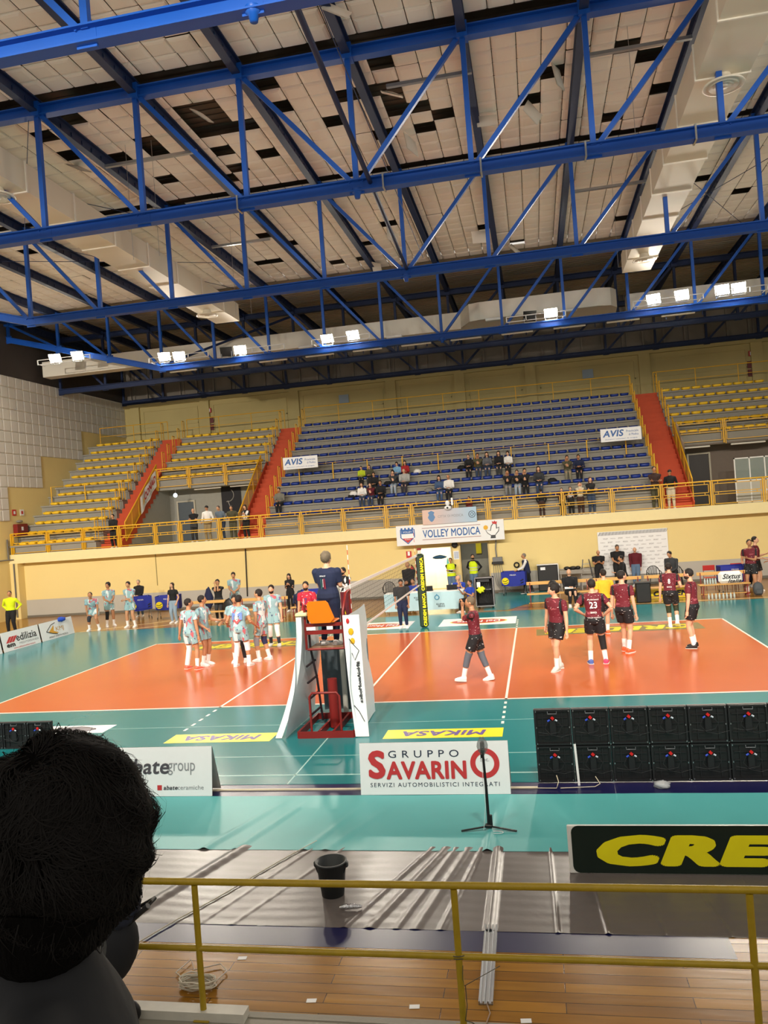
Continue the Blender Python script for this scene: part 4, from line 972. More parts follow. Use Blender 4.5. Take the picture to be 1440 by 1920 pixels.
# black-green CREDEM board
t = thing('advertising_board', 'dark green CREDEM banner board with big yellow letters at the right edge', 'advertising board', (6.9, -7.45, 0))
q = MB(); q.rbox((0, 0, .255), (5.96, .03, .5), .01); q.build('board', mat('banner_edge_white', 'e8e8e2', .4), t)
pts = []
for (cx, cz, a0) in ((-2.87, .085, 180), (2.9, .085, 270), (2.9, .43, 0), (-2.87, .43, 90)):
    for k in range(5): pts.append((cx+.07*math.cos(R(a0+k*22.5)), cz+.07*math.sin(R(a0+k*22.5))))
q = MB(); q.prism(pts, (0, -.0155, 0), XD_, ZD_, (0, -.002, 0)); q.build('green_field', mat('bottle_green', '14241c', .22, var=.15, scale=2, bump=.15, bscale=5), t)
text('print', 'CREDEM', mat('banner_yellow', 'fbee1a', .3), t, (-.9, -.02, .25), XD_, ZD_, 3.6, .32, bold=.07, shear=.2)
text('print', 'BANCA', MATS['banner_yellow'], t, (2.0, -.02, .25), XD_, ZD_, 1.7, .32, bold=.07, shear=.2)
# LED cabinets seen from behind
Mled = mat('led_black', '101113', .5, var=.2, scale=20); Mrib = mat('led_rib', '17181b', .5)
def led(loc, label, group):
    t = thing('video_panel', label, 'video panel', loc, 0, group)
    MB().rbox((.25, .04, .25), (.496, .06, .496), .008).build('casing', Mled, t)
    q = MB()
    for x in (.02, .48): q.bx(x-.012, x+.012, -.012, .01, .01, .49)
    for z in (.02, .48): q.bx(.01, .49, -.012, .01, z-.012, z+.012)
    for z in (.14, .27, .38): q.bx(.05, .45, -.004, .01, z-.006, z+.006)
    for x in (.12, .38): q.bx(x-.006, x+.006, -.004, .01, .05, .45)
    q.rbox((.25, -.01, .25), (.09, .05, .2), .008); q.build('rib', Mrib, t)
    for x in (.03, .47):
        for z in (.03, .47, .25): MB().box((x, -.016, z), (.01, .008, .018)).build('latch', Msteel, t)
    q = MB(); q.path([(.19, -.02, .47), (.19, -.03, .44), (.31, -.03, .44), (.31, -.02, .47)], .004, 6); q.build('handle', mat('dull_steel', '8c9096', .4, metal=.5), t)
    MB().box((.25, -.045, .385), (.04, .02, .034), M.Rotation(R(45), 3, 'Y')).build('red_label', mat('label_red', 'd21f1f', .4, var=0), t)
    q = MB(); q.tube((.215, -.05, .365), (.185, -.05, .345), .013, n=8); q.build('blue_plug', mat('plug_blue', '3050c8', .4), t)
    q = MB(); q.tube((.285, -.05, .365), (.31, -.05, .348), .012, n=8); q.build('pale_plug', mat('plug_pale', 'c8d2e0', .4), t)
    q = MB(); q.path([(.185, -.05, .345), (.14, -.06, .25), (.22, -.06, .16), (.36, -.05, .13), (.5, -.05, .17)], .003, 5); q.path([(.31, -.05, .348), (.37, -.06, .28), (.33, -.06, .2), (.2, -.05, .17), (.05, -.05, .2)], .004, 5); q.build('cable', mat('cable_dark', '26282b', .5), t)
    return t
names = ['leftmost', 'second', 'third', 'fourth', 'fifth', 'sixth', 'seventh', 'eighth']
p0 = None
for r in range(2):
    for c in range(7):
        lb = 'black video panel seen from behind, %s of the %s row in the right-hand wall' % (names[c], ('bottom', 'top')[r])
        loc = (3.61+c*.5, -4.79, .02+r*.5)
        if p0 is None: p0 = led(loc, lb, 'video panels of the right-hand wall')
        else: copy_tree(p0, loc, None, lb, 'video panels of the right-hand wall')
for c in range(5):
    copy_tree(p0, (-5.64-c*.5, -2.7, .0), None, 'black video panel seen from behind, %s from the right end of the left-hand row' % (['first', 'second', 'third', 'fourth', 'fifth'][c]), 'video panels of the left-hand row')
o = MB().box((4.14, -4.87, .27), (.03, .01, .58), M.Rotation(R(-2), 3, 'Y')).build('plastic_strip', Mwhite); tag(o, 'narrow white plastic strip leaning on the right-hand video wall', 'strip')
o = MB().path([(3.3, -5.0, .02), (3.85, -5.02, .02), (3.88, -5.0, .1), (3.86, -4.87, .14)], .006, 5).path([(3.9, -5.02, .02), (4.35, -5.0, .03), (4.42, -4.95, .05), (4.37, -4.87, .12)], .006, 5).build('power_cable', mat('pale_cable', 'd9cfb4', .5)); tag(o, 'pale power cable hooked to the foot of the video wall', 'cable')
# phone tripod
t = thing('tripod_stand', 'black folding light stand with flat legs in front of the GRUPPO SAVARINO board', 'tripod', (3.03, -6.37, .01))
MB().path([(0, 0, .03), (.0, 0, .5), (-.01, 0, .92)], [.02, .017, .014], 10).build('pole', Mblack, t)
for a in (205, -25, 95):
    c_, s_ = math.cos(R(a)), math.sin(R(a))
    MB().beam((0, 0, .045), (c_*.36, s_*.36*.4 if a != 95 else .3, .012), .026, .012).build('leg', Mblack, t)
MB().rbox((0, 0, .05), (.09, .07, .04), .01).build('hub', Mblack, t); MB().rbox((.03, -.02, .13), (.035, .03, .12), .008).build('clamp', Mblack, t)
MB().path([(-.02, -.03, .9), (-.03, -.03, .6), (-.02, -.03, .3), (-.06, -.05, .02)], .003, 5).path([(.1+.07*math.cos(a), -.09+.035*math.sin(a), .008) for a in [i*.4 for i in range(32)]], .004, 5).build('cable', Mwhite, t)
t = thing('camera_head', 'small camera head wrapped in shiny film on top of the black stand', 'camera', (3.02, -6.37, .93))
MB().rbox((0, 0, .07), (.05, .05, .13), .012).build('body', Mblack, t); MB().ell((0, 0, .08), (.065, .05, .1), 12, 10, fn=lambda q: q*(1+.16*math.sin(q.x*13+q.z*5)*math.sin(q.y*9))).build('wrap_film', mat('shiny_film', '8f9494', .12, metal=.6, bump=.7, bscale=70, alpha=.5), t); MB().rbox((-.01, -.02, -.03), (.035, .035, .06), .01).build('mount', Mblack, t)

# ------------------------------------------------------------------ net, posts, referee stand
def vpost(y, label, padded):
    t = thing('net_post', label, 'net post', (0.0, y, 0))
    q = MB(); q.tube((0, 0, 0), (0, 0, 2.55), .05, n=16); q.build('tube', mat('post_silver', 'dedbd0', .5), t); MB().rbox((0, 0, 2.57), (.14, .14, .07), .02).build('cap', Mred, t)
    if padded:
        MB().rbox((0, -.02, 1.22), (.27, .24, 2.4), .05).build('padding', mat('pad_green', '1d3526', .5), t)
        for z in (.6, 1.76):
            for (x, yy, xd) in ((-.136, -.02, (0, 0, 0)), ):
                pass
            text('print', 'CREDEM BANCA', MATS['banner_yellow'], t, (.06, -.145, z), (0, 0, 1), (-1, 0, 0), 1.08, .11, bold=.05)
            text('print', 'CREDEM BANCA', MATS['banner_yellow'], t, (.14, -.02, z), (0, 0, 1), (0, 1, 0), 1.08, .13, bold=.05)
    return t
vpost(10.0, 'far net post wrapped in a green pad with yellow CREDEM BANCA lettering', True)
vpost(-1.0, 'near net post, pale tube inside the referee stand', False)
t = thing('volleyball_net', 'black mesh volleyball net with white bands seen almost end-on', 'net', (0, 4.5, 0))
MB().bx(-.006, .006, -4.9, 4.9, 2.36, 2.43).build('top_band', Mwhite, t); MB().bx(-.006, .006, -4.9, 4.9, 1.41, 1.46).build('bottom_band', Mwhite, t)
q = MB()
for k in range(97):
    y = -4.8+k*.1; q.beam((0, y, 1.43), (0, y, 2.4), .004, .004)
for k in range(1, 10): q.beam((0, -4.85, 1.43+k*.0985), (0, 4.85, 1.43+k*.0985), .004, .004, up=(1, 0, 0))
q.build('mesh_cord', mat('net_black', '17171a', .9, var=0), t)
q = MB()
for (z0, z1) in ((2.42, 2.5), (1.44, 1.4)):
    q.tube((0, 4.9, z0), (0, 5.48, z1), .008, n=5); q.tube((0, -4.9, z0), (0, -5.48, z1), .008, n=5)
q.build('rope', Mwhite, t)
for (y, lab) in ((0.0, 'near'), (9.0, 'far')):
    t = thing('net_antenna', 'thin red and white antenna at the %s end of the net' % lab, 'antenna', (.01, y, 1.45))
    for k in range(18):
        MB().tube((0, 0, k*.1), (0, 0, k*.1+.1), .007, n=6).build('band', Mwhite if k % 2 else mat('antenna_red', 'b8322a', .4), t)
# referee stand
t = thing('referee_stand', 'dark red steel referee stand with an orange seat and wooden footboard', 'referee stand', (-.03, -1.75, 0))
q = MB()
for (a, c) in (((-.5, -.66), (.5, -.66)), ((-.5, .62), (.5, .62)), ((-.5, -.66), (-.5, .62)), ((.5, -.66), (.5, .62)), ((-.13, -.66), (-.13, .62)), ((.13, -.66), (.13, .62))):
    q.beam((a[0], a[1], .06), (c[0], c[1], .06), .04, .12)
q.build('base_frame', Mred, t)
MB().tube((0, 0, .02), (0, 0, .9), .09, n=18).build('column', Mred, t)
q = MB(); q.path([(-.27, -.6, .1), (-.27, -.6, .72), (-.22, -.6, .78), (.22, -.6, .78), (.27, -.6, .72), (.27, -.6, .1)], .022, 8); q.build('hoop', Mred, t)
q = MB()
q.path([(-.3, .25, .08), (-.31, .1, .9), (-.32, -.15, 1.5), (-.32, -.2, 2.2)], .022, 8); q.path([(.3, .25, .08), (.31, .1, .9), (.32, -.15, 1.5), (.32, -.2, 2.2)], .022, 8)
for k in range(4): q.beam((-.3, .2-.05*k, .35+k*.3), (-.44, -.1, .25+k*.3), .03, .03)
q.build('ladder', mat('ladder_dark', '2b1d22', .5), t)
q = MB(); q.bx(-.33, .33, -.22, .32, 1.47, 1.51); q.build('footboard', mat('worn_board', '7a5a3c', .7, var=.3, scale=12), t)
q = MB(); q.path([(-.34, -.25, 1.49), (.34, -.25, 1.49)], .022, 8); q.path([(-.35, -.25, 2.3), (-.36, -.25, 1.49)], .024, 8); q.path([(.35, -.25, 1.49), (.36, -.25, 2.15), (.37, .0, 2.45), (.37, .3, 2.48)], .024, 8); q.bx(-.35, .35, -.27, -.23, 1.9, 1.96); q.bx(-.35, .35, -.27, -.23, 1.76, 1.83); q.path([(-.35, -.25, 2.3), (-.36, .25, 2.1)], .02, 8); q.path([(.37, .3, 2.48), (.36, .3, 1.5)], .02, 8); q.build('upper_frame', Mred, t)
q = MB()
pts = [(-.24, 0), (-.2, -.0), (.14, -.0), (.2, .02), (.255, .04), (.17, .33), (.12, .37), (-.2, .37), (-.245, .33)]
q.prism([(-.2, .0), (.16, .0), (.24, .09), (.15, .36), (.11, .4), (-.2, .4), (-.24, .36), (-.25, .08)], (-.02, -.34, 1.97), XD_, (0, -.12, 1), (0, .02, 0)); q.rbox((0, -.12, 1.98), (.42, .4, .035), .015)
q.build('seat_shell', mat('seat_orange', 'ef7a12', .35), t)
MB().bx(-.33, -.16, -.285, -.272, 1.84, 1.9).build('white_tag', Mwhite, t); MB().bx(.05, .16, -.285, -.272, 1.84, 1.9).build('white_tag', Mwhite, t)
for (x, lab) in ((-.02, 'a'),):
    pass
def guard(pts_top, pts_bot, label, name_txt, flip):
    t = thing('stand_cover_banner', label, 'banner', (0, 0, 0)); q = MB(); nu, nv = 20, 16
    def fn(u, v):
        a = V(pts_bot[0]).lerp(V(pts_bot[1]), u); c = V(pts_top[0]).lerp(V(pts_top[1]), u); p = a.lerp(c, v)
        bulge = -.14*math.sin(PI*v)**1.2*flip*(-1) if False else 0
        s = (1-v)**2*(.28 if flip < 0 else .1)*flip
        return V((p.x+s-.28*flip*0, p.y, p.z))+V((.02*math.sin(v*11+u*5)*flip, .0, 0))
    q.grid(fn, nu, nv); q.grid(lambda u, v: fn(1-u, v)+V((-.012*flip, 0, 0)), nu, nv)
    q.build('sheet', mat('pvc_white', 'dfe9ee', .35, var=.04, bump=.1, bscale=6), t)
    return t, fn
tL, fL = guard([(-.5, -2.15, 2.08), (-.5, -.75, 2.1)], [(-.48, -2.45, .02), (-.48, -.7, .02)], 'white PVC cover hung on the left side of the referee stand, flared at the bottom', '', -1)
tR, fR = guard([(.46, -2.15, 2.08), (.46, -.75, 2.12)], [(.42, -2.4, .02), (.42, -.7, .02)], 'white PVC cover with a cartoonish sketch on the right side of the referee stand', '', 1)
# face strip of each cover turned to the camera, with print
def strip(t, x0, x1, xb0, xb1, y, label_):
    q = MB(); n = 14
    def fn(u, v):
        s = (1-v)**2
        return V((x0+(x1-x0)*u+(xb0-x0)*s+((xb1-xb0)-(x1-x0))*u*s, y-.25*s, .02+v*2.08))
    q.grid(fn, 3, n); q.grid(lambda u, v: fn(1-u, v)+V((0, .01, 0)), 3, n); q.build('front_flap', mat('pvc_white2', 'e9f0f3', .35, var=.03, bump=.1, bscale=6), t); return fn
fl = strip(tL, -.5, -.4, -.96, -.84, -2.17, '')
fr = strip(tR, .36, .66, .5, .74, -2.17, '')
q = MB()
for k, (u, v, s) in enumerate(((.45, .86, .05), (.5, .78, .045))):
    p = fr(u, v); q.ell(p+V((0, -.01, 0)), (s, .004, s*1.3), 10, 4)
q.build('sketch_yellow', Myel, tR)
q = MB(); p = fr(.3, .95); q.ell(p+V((0, -.01, 0)), (.03, .004, .05), 8, 4); q.build('sketch_red', Mrp, tR)
q = MB(); q.path([fr(.3, .8)+V((0, -.012, 0)), fr(.6, .74)+V((0, -.012, 0)), fr(.85, .7)+V((0, -.012, 0)), fr(.55, .62)+V((0, -.012, 0)), fr(.4, .68)+V((0, -.012, 0))], .006, 5)
q.path([fr(.2, .25)+V((0, -.012, 0)), fr(.5, .2)+V((0, -.012, 0)), fr(.8, .12)+V((0, -.012, 0))], .006, 5); q.build('sketch_line', Mbk, tR)
pts, fs, asp = text_pts('#NoiAmoModica', .03)
q = MB(); q.add([fr(.72-.12*2*y*1.0, .44+.34*-x*1.0)+V((0, -.012-.0005*(i//STAMP), 0)) for i, (x, y) in enumerate(pts)], fs); q.build('print', Mbk, tR)
t = thing('stand_back_cover', 'grey PVC sheet closing the far side of the referee stand', 'banner', (0, -.8, 0))
q = MB(); q.grid(lambda u, v: V((-.48+u*.94, .03*math.sin(u*20), .1+v*1.35)), 30, 4); q.grid(lambda u, v: V((.46-u*.94, .012+.03*math.sin((1-u)*20), .1+v*1.35)), 30, 4); q.build('sheet', mat('pvc_grey', '5e6a72', .45, var=.1), t)
t = thing('foam_block', 'pale yellow foam pad on top of the left cover of the referee stand', 'foam pad', (-.43, -1.9, 2.1)); MB().rbox((0, 0, .03), (.22, .4, .07), .02).build('foam', mat('foam_cream', 'd8cda0', .8), t)

# ------------------------------------------------------------------ furniture along the far wall
def bench(x0, x1, y, label, back=True):
    t = thing('gym_bench', label, 'bench', ((x0+x1)/2, y, 0), 0, None); w = (x1-x0)/2
    for k in range(2): MB().rbox((0, -.1+k*.2, .45), (2*w, .17, .035), .008).build('seat_board', Mpine, t)
    MB().rbox((0, -.02, .12), (2*w-.1, .12, .03), .008).build('shoe_board', Mpine, t)
    if back: MB().rbox((0, .24, .82), (2*w, .03, .12), .008).build('backrest', Mpine, t)
    n = max(2, int(w/.7)+1)
    for i in range(n):
        x = -w+.12+(2*w-.24)*i/(n-1); q = MB()
        q.beam((x, -.17, 0), (x, -.17, .43), .03, .03); q.beam((x, .17, 0), (x, .22, .86 if back else .43), .03, .03); q.beam((x, -.17, .42), (x, .18, .42), .03, .03); q.beam((x, -.17, .1), (x, .17, .1), .03, .03); q.build('leg_frame', Mred, t)
    return t
bench(-10.2, -8.0, 13.75, 'wooden gym bench at the far left, beside the girl in the black tee')
bench(-7.9, -5.9, 13.75, 'wooden gym bench with dark red legs behind the light-blue players')
bench(-5.7, -3.6, 13.75, 'wooden gym bench behind the bearded player and the libero')
bench(3.3, 5.6, 13.95, 'wooden gym bench the coach in the dark suit sits on')
bench(5.7, 7.4, 13.95, 'wooden gym bench behind the player numbered 23')
bench(7.5, 9.2, 13.95, 'wooden gym bench behind the player numbered 8, no white bag on it')
bench(9.3, 11.0, 13.95, 'wooden gym bench with the white bag on it, far right')
for (x, lab) in ((-4.3, 'yellow advertising board lying under the bench at left'), (6.6, 'yellow advertising board lying under the bench behind player 23'), (8.4, 'yellow advertising board lying under the bench left of the three red chairs')):
    t = thing('advertising_board', lab, 'advertising board', (x, 14.35, 0)); MB().rbox((0, 0, .18), (1.5, .03, .34), .01).build('panel', Mprint_y, t); text('print', 'CREDEM', Mbk, t, (0, -.02, .18), XD_, ZD_, 1.2, .2, bold=.06, shear=.2)
def plastic_chair(loc, rz, label):
    t = thing('plastic_chair', label, 'chair', loc, rz, None); m = mat('chair_black', '1b1f22', .35)
    q = MB(); q.rbox((0, 0, .42), (.44, .42, .03), .012); q.build('seat', m, t)
    q = MB(); pts = [(.26*math.cos(a), .16+.02*math.sin(a), .42+.45*math.sin(a)**.6 if math.sin(a) > 0 else .42) for a in [i*PI/12 for i in range(13)]]
    q.path(pts, .018, 6)
    for k in range(7): x = -.15+k*.05; q.beam((x, .19, .44), (x*1.1, .23, .84-.3*abs(x)), .03, .01)
    q.build('backrest', m, t)
    for s in (-1, 1):
        for yy in (-.19, .19): MB().path([(s*.19, yy, .42), (s*.25, yy*1.25, 0)], [.022, .016], 6).build('leg', m, t)
        MB().path([(s*.25, .2, .68), (s*.27, -.05, .64), (s*.26, -.2, .6), (s*.22, -.19, .42)], .017, 6).build('armrest', m, t)
    return t
plastic_chair((-2.55, 17.6, 0), R(8), 'black plastic armchair standing alone behind the net')
plastic_chair((8.35, 17.9, 0), R(4), 'black plastic armchair below the backdrop, left one')
plastic_chair((9.15, 17.6, 0), R(-4), 'black plastic armchair below the backdrop, right one')
plastic_chair((11.7, 16.6, 0), R(-15), 'black plastic armchair right of the red chairs')
def red_chair(loc, rz, label):
    t = thing('red_chair', label, 'chair', loc, rz, None); m = mat('chair_red', 'b5231c', .4)
    MB().rbox((0, 0, .45), (.42, .4, .025), .01).build('seat', m, t); MB().rbox((0, .2, .8), (.44, .025, .2), .01).build('backrest', m, t)
    for s in (-1, 1):
        MB().path([(s*.2, .2, .9), (s*.2, .2, 0)], .012, 6).build('leg', Mred, t); MB().path([(s*.19, -.18, .45), (s*.2, -.2, 0)], .012, 6).build('leg', Mred, t)
    return t
red_chair((10.2, 16.4, 0), 0, 'red school chair, leftmost of the three red ones'); red_chair((10.85, 16.0, 0), 0, 'red school chair, middle of the three red ones'); red_chair((11.25, 16.6, 0), 0, 'red school chair, rightmost of the three red ones')
def cart(loc, rz, label):
    t = thing('ball_cart', label, 'ball cart', loc, rz, None); m = mat('cart_blue', '1f2f9a', .7)
    q = MB(); n = 16
    def pan(x0, y0, x1, y1):
        q.grid(lambda u, v: V((x0+(x1-x0)*u, y0+(y1-y0)*u, .98-.56*(1-v)-.05*math.sin(PI*u)*(1-v))), 8, 4); q.grid(lambda u, v: V((x1-(x1-x0)*u, y1-(y1-y0)*u+.004, .98-.56*(1-v)-.05*math.sin(PI*u)*(1-v))), 8, 4)
    for a, c in (((-.5, -.3), (.5, -.3)), ((.5, -.3), (.5, .3)), ((.5, .3), (-.5, .3)), ((-.5, .3), (-.5, -.3))): pan(*a, *c)
    q.bx(-.5, .5, -.3, .3, .42, .44); q.build('fabric_box', m, t)
    q = MB(); ring = [(-.33+.15*math.cos(i*PI/8), .6+.15*math.sin(i*PI/8)) for i in range(16)]; q.prism(ring, (0, -.325, 0), XD_, ZD_, (0, .004, 0)); q.build('ball_print', Mprint_y, t)
    q = MB(); q.path([(-.45, -.33, .62), (-.33, -.33, .58), (-.2, -.33, .66)], .012, 4); q.path([(-.43, -.33, .52), (-.33, -.33, .5), (-.22, -.33, .54)], .012, 4); q.path([(.3, -.33, .6), (.42, -.33, .66)], .02, 4); q.path([(.3, -.33, .5), (.42, -.33, .55)], .02, 4); q.build('dark_swirl', Mbk, t)
    text('print', 'MIKASA', Mbw, t, (0, -.33, .85), XD_, ZD_, .26, .06)
    for s in (-1, 1):
        q = MB(); q.tube((s*.45, -.27, .95), (s*.45, .27, .08), .012, n=6); q.tube((s*.45, .27, .95), (s*.45, -.27, .08), .012, n=6); q.tube((s*.45, -.3, .08), (s*.45, .3, .08), .012, n=6); q.build('side_frame', Msteel, t)
        for yy in (-.27, .27): MB().lathe([(0, -.012), (.04, -.012), (.04, .012), (0, .012)], (s*.45, yy, .04), 12, M.Rotation(R(90), 3, 'Y')).build('wheel', Mblack, t)
    return t
cart((-12.0, 16.2, 0), R(12), 'blue ball cart with a yellow ball print, left of the girl in the black tee')
cart((-13.5, 16.4, 0), R(40), 'blue ball cart behind the third light-blue player on the left')
cart((2.75, 18.1, 0), R(-8), 'blue ball cart being pushed by the man in the white-sleeved jacket')
cart((10.75, 15.2, 0), R(3), 'blue ball cart behind the bench with the white bag')
cart((-5.2, 15.1, 0), R(5), 'blue ball cart behind the player in profile')
# scorer's table
t = thing('scorers_table', 'scorers table skirted in pale blue cloth printed with round marks', 'table', (-.5, 13.9, 0))
MB().rbox((0, 0, .76), (3.0, .6, .03), .01).build('tabletop', Mwhite, t)
mskirt = mat('skirt_blue', 'b9dbe6', .7, var=.05)
q = MB(); q.grid(lambda u, v: V((-1.5+3.0*u, -.31+.008*math.sin(u*40)*(1-v), .1+.66*v)), 60, 3); q.grid(lambda u, v: V((1.5-3.0*u, -.3, .1+.66*v)), 4, 2); q.build('skirt', mskirt, t)
for x in (-1.45, 1.45):
    for yy in (-.25, .25): MB().tube((x, yy, 0), (x, yy, .75), .018, n=8).build('leg', Msteel, t)
for (x, z, k) in ((-1.05, .56, 0), (-.75, .28, 1), (-.2, .56, 1), (-.1+.0, .28, 0), (.5, .56, 0), (.62, .28, 1)):
    if k:
        text('print', 'KLIMA', Mbk, t, (x, -.335, z+.03), XD_, ZD_, .3, .06); text('print', 'SERVICE', Mbk, t, (x+.03, -.335, z-.05), XD_, ZD_, .26, .06)
    else:
        q = MB(); q.path([(x+.08*math.cos(a), -.33, z+.08*math.sin(a)) for a in [i*PI/8 for i in range(17)]], .016, 5); q.ell((x, -.33, z+.1), (.02, .005, .03), 8, 5); q.build('drop_mark', mat('drop_blue', '4f9cc0', .6), t)
for (x, w, lab) in ((-.35, .35, 'open black laptop at the middle of the scorers table'), (.55, .4, 'black laptop in front of the bald man in blue')):
    t = thing('laptop', lab, 'laptop', (x, 14.0, .775)); MB().rbox((0, .05, .008), (w, .22, .016), .005).build('base', Mblack, t); MB().rbox((0, -.08, .1), (w, .012, .2), .005, M.Rotation(R(15), 3, 'X')).build('lid', Mblack, t)
# flight case rack
t = thing('equipment_rack', 'black flight case rack with steel edges and cables, right of the scorers table', 'flight case', (1.75, 14.25, 0))
q = MB(); q.bx(-.33, -.29, -.3, .3, .1, 1.15); q.bx(.29, .33, -.3, .3, .1, 1.15); q.bx(-.33, .33, .27, .3, .1, 1.15); q.bx(-.33, .33, -.3, .3, .1, .14); q.bx(-.33, .33, -.3, .3, 1.11, 1.15); q.build('case', Mblack, t)
q = MB()
for x in (-.33, .33):
    q.beam((x, -.31, .1), (x, -.31, 1.16), .025, .02); q.beam((x, .3, .1), (x, .3, 1.16), .025, .02)
for z in (.1, 1.16): q.beam((-.33, -.31, z), (.33, -.31, z), .02, .03)
q.build('edging', Msteel, t); MB().bx(-.25, .2, -.29, .2, 1.0, 1.09).build('amplifier', mat('amp_grey', '2d2f33', .4), t); MB().bx(-.25, .25, -.25, .2, .7, .72).build('shelf', Msteel, t); MB().bx(-.27, -.14, -.3, -.28, .8, 1.0).build('paper_label', Mwhite, t)
q = MB()
for k in range(6): q.path([(-.2+.07*k, -.2, .95), (-.1+.05*k, -.26, .7), (-.15+.08*k, -.24, .4), (.1, -.2, .2)], .01, 5)
q.build('cable', mat('cable_dark', '3a3c40', .5), t)
for x in (-.26, .26):
    for yy in (-.24, .24): MB().ell((x, yy, .05), (.03, .05, .05), 10, 6).build('castor', Mblack, t)
o = MB().ell((1.62, 13.9, .72), (.14, .05, .11), 16, 10, fn=lambda q: q*(1+.28*math.sin(q.x*6+q.z*5+1))).build('yellow_bib', mat('bib_yellow', 'e3f01e', .7)); tag(o, 'bright yellow bib hanging on the front of the flight case rack', 'bib')
t = thing('wall_cabinet', 'grey electrical box with hanging cables on the wall right of the doorway', 'electrical box', (2.05, YW-.12, 1.35))
MB().rbox((0, 0, .1), (.42, .2, .2), .015).build('box', mat('box_grey', '77797a', .5), t); MB().rbox((0, -.02, -.05), (.5, .2, .1), .01).build('recorder', Mblack, t)
q = MB()
for k in range(5): q.path([(-.18+.08*k, -.04, -.05), (-.2+.1*k, -.03, -.5), (-.1+.05*k, -.04, -1.0), (.1+.12*k, -.1, -1.3)], .012, 5)
q.path([(-.03, 0, .2), (-.05, 0, .55), (0, 0, 1.0)], .03, 6); q.build('cable', mat('cable_grey', '7c7f80', .5), t)
for (x, z, r, m_) in ((2.85, 1.15, .12, Mblack), (2.6, .75, .11, mat('cable_grey', '7c7f80', .5))):
    q = MB(); 
    for j in range(4): q.path([(x+(r-.012*j)*math.cos(a), YW-.06, z+(r-.012*j)*math.sin(a)) for a in [i*PI/10 for i in range(21)]], .014, 5)
    o = q.build('hose_reel', m_); tag(o, ('black' if r > .115 else 'grey')+' cable coil hanging on the wall right of the doorway', 'cable coil')
o = MB().path([(2.0, 18.9, .02), (2.6, 18.9, .02), (3.2, 18.7, .02), (4.0, 18.9, .02), (4.6, 18.8, .02)], .02, 6).build('floor_cable', mat('cable_grey', '7c7f80', .5)); tag(o, 'grey cable running along the foot of the wall behind the ball cart', 'cable')
t = thing('speaker_case', 'tall black case with a white edge leaning at the wall behind the cart pusher', 'case', (4.15, 18.9, 0))
MB().rbox((0, 0, .55), (.85, .35, 1.1), .03).build('body', Mblack, t); MB().rbox((.44, 0, .55), (.04, .36, 1.12), .01).build('side_edge', Mwhite, t); MB().rbox((0, 0, 1.12), (.9, .36, .04), .01).build('top_edge', Mwhite, t); MB().bx(-.3, -.1, -.18, -.17, .9, 1.02).build('sticker', Mbw, t)
t = thing('side_table', 'small grey table with black bags on top against the wall', 'table', (5.1, 18.6, 0))
MB().rbox((0, 0, .78), (.95, .5, .16), .01).build('tabletop', mat('table_grey', '8e8b84', .6), t)
for x in (-.42, .42):
    for yy in (-.2, .2): MB().beam((x, yy, 0), (x, yy, .74), .04, .04).build('leg', mat('table_grey', '8e8b84', .6), t)
q = MB()
for (x, r) in ((-.15, .14), (.1, .17), (.3, .12)): q.ell((5.1+x, 18.6, .93), (r, .15, .08), 12, 8)
tag(q.build('bag_heap', Mblack), 'black bag lying on the small grey table by the wall', 'bag')
t = thing('step_ladder', 'grey aluminium step ladder leaning by the wall left of the bald man in black', 'ladder', (5.75, 18.7, 0))
for s in (-1, 1): MB().beam((s*.32, -.25, 0), (s*.12, 0, 1.25), .04, .025).build('rail', Msteel, t); MB().beam((s*.3, .3, 0), (s*.12, 0, 1.25), .03, .02).build('rear_leg', Msteel, t)
for k in range(4): z = .25+k*.27; w = .32-.16*z; MB().box((0, -.25+.2*z, z), (2*w-.03, .09, .025)).build('step', Msteel, t)
# sponsor backdrop
t = thing('press_backdrop', 'white press backdrop covered in rows of small sponsor names on the yellow wall', 'backdrop', (7.75, YW-.08, .45))
MB().bx(-1.42, 1.42, 0, .03, 0, 1.88).build('panel', Mbw, t)
q = MB(); random.seed(3)
for k in range(60):
    x = -1.38+k*.0465; q.beam((x, -.003, 1.72), (x+.08, -.003, 1.86), .02 if k % 3 else .035, .002, up=(0, 1, 0))
q.build('slanted_strokes', Mgr, t)
wd = ['VOLLEY', 'SPONSOR', 'MODICA', 'SICILIA', 'RAGUSA', 'SPORT']
q = MB(); ptsc = {w: text_pts(w) for w in ['VOLLEY', 'MODICA', 'SPORT']}
for r in range(9):
    for c in range(9 if r % 2 else 8):
        w = ['VOLLEY', 'MODICA', 'SPORT'][(r+c) % 3]; p_, f_, a_ = ptsc[w]; hh = .035 if (r+c) % 2 else .06
        q.add([(-1.22+c*.31+(.0 if r % 2 else .12)+x*.2, -.003, 1.58-r*.16+y*hh) for x, y in p_], f_)
q.build('print', mat('print_dim', '6d6a70', .5, var=0), t)
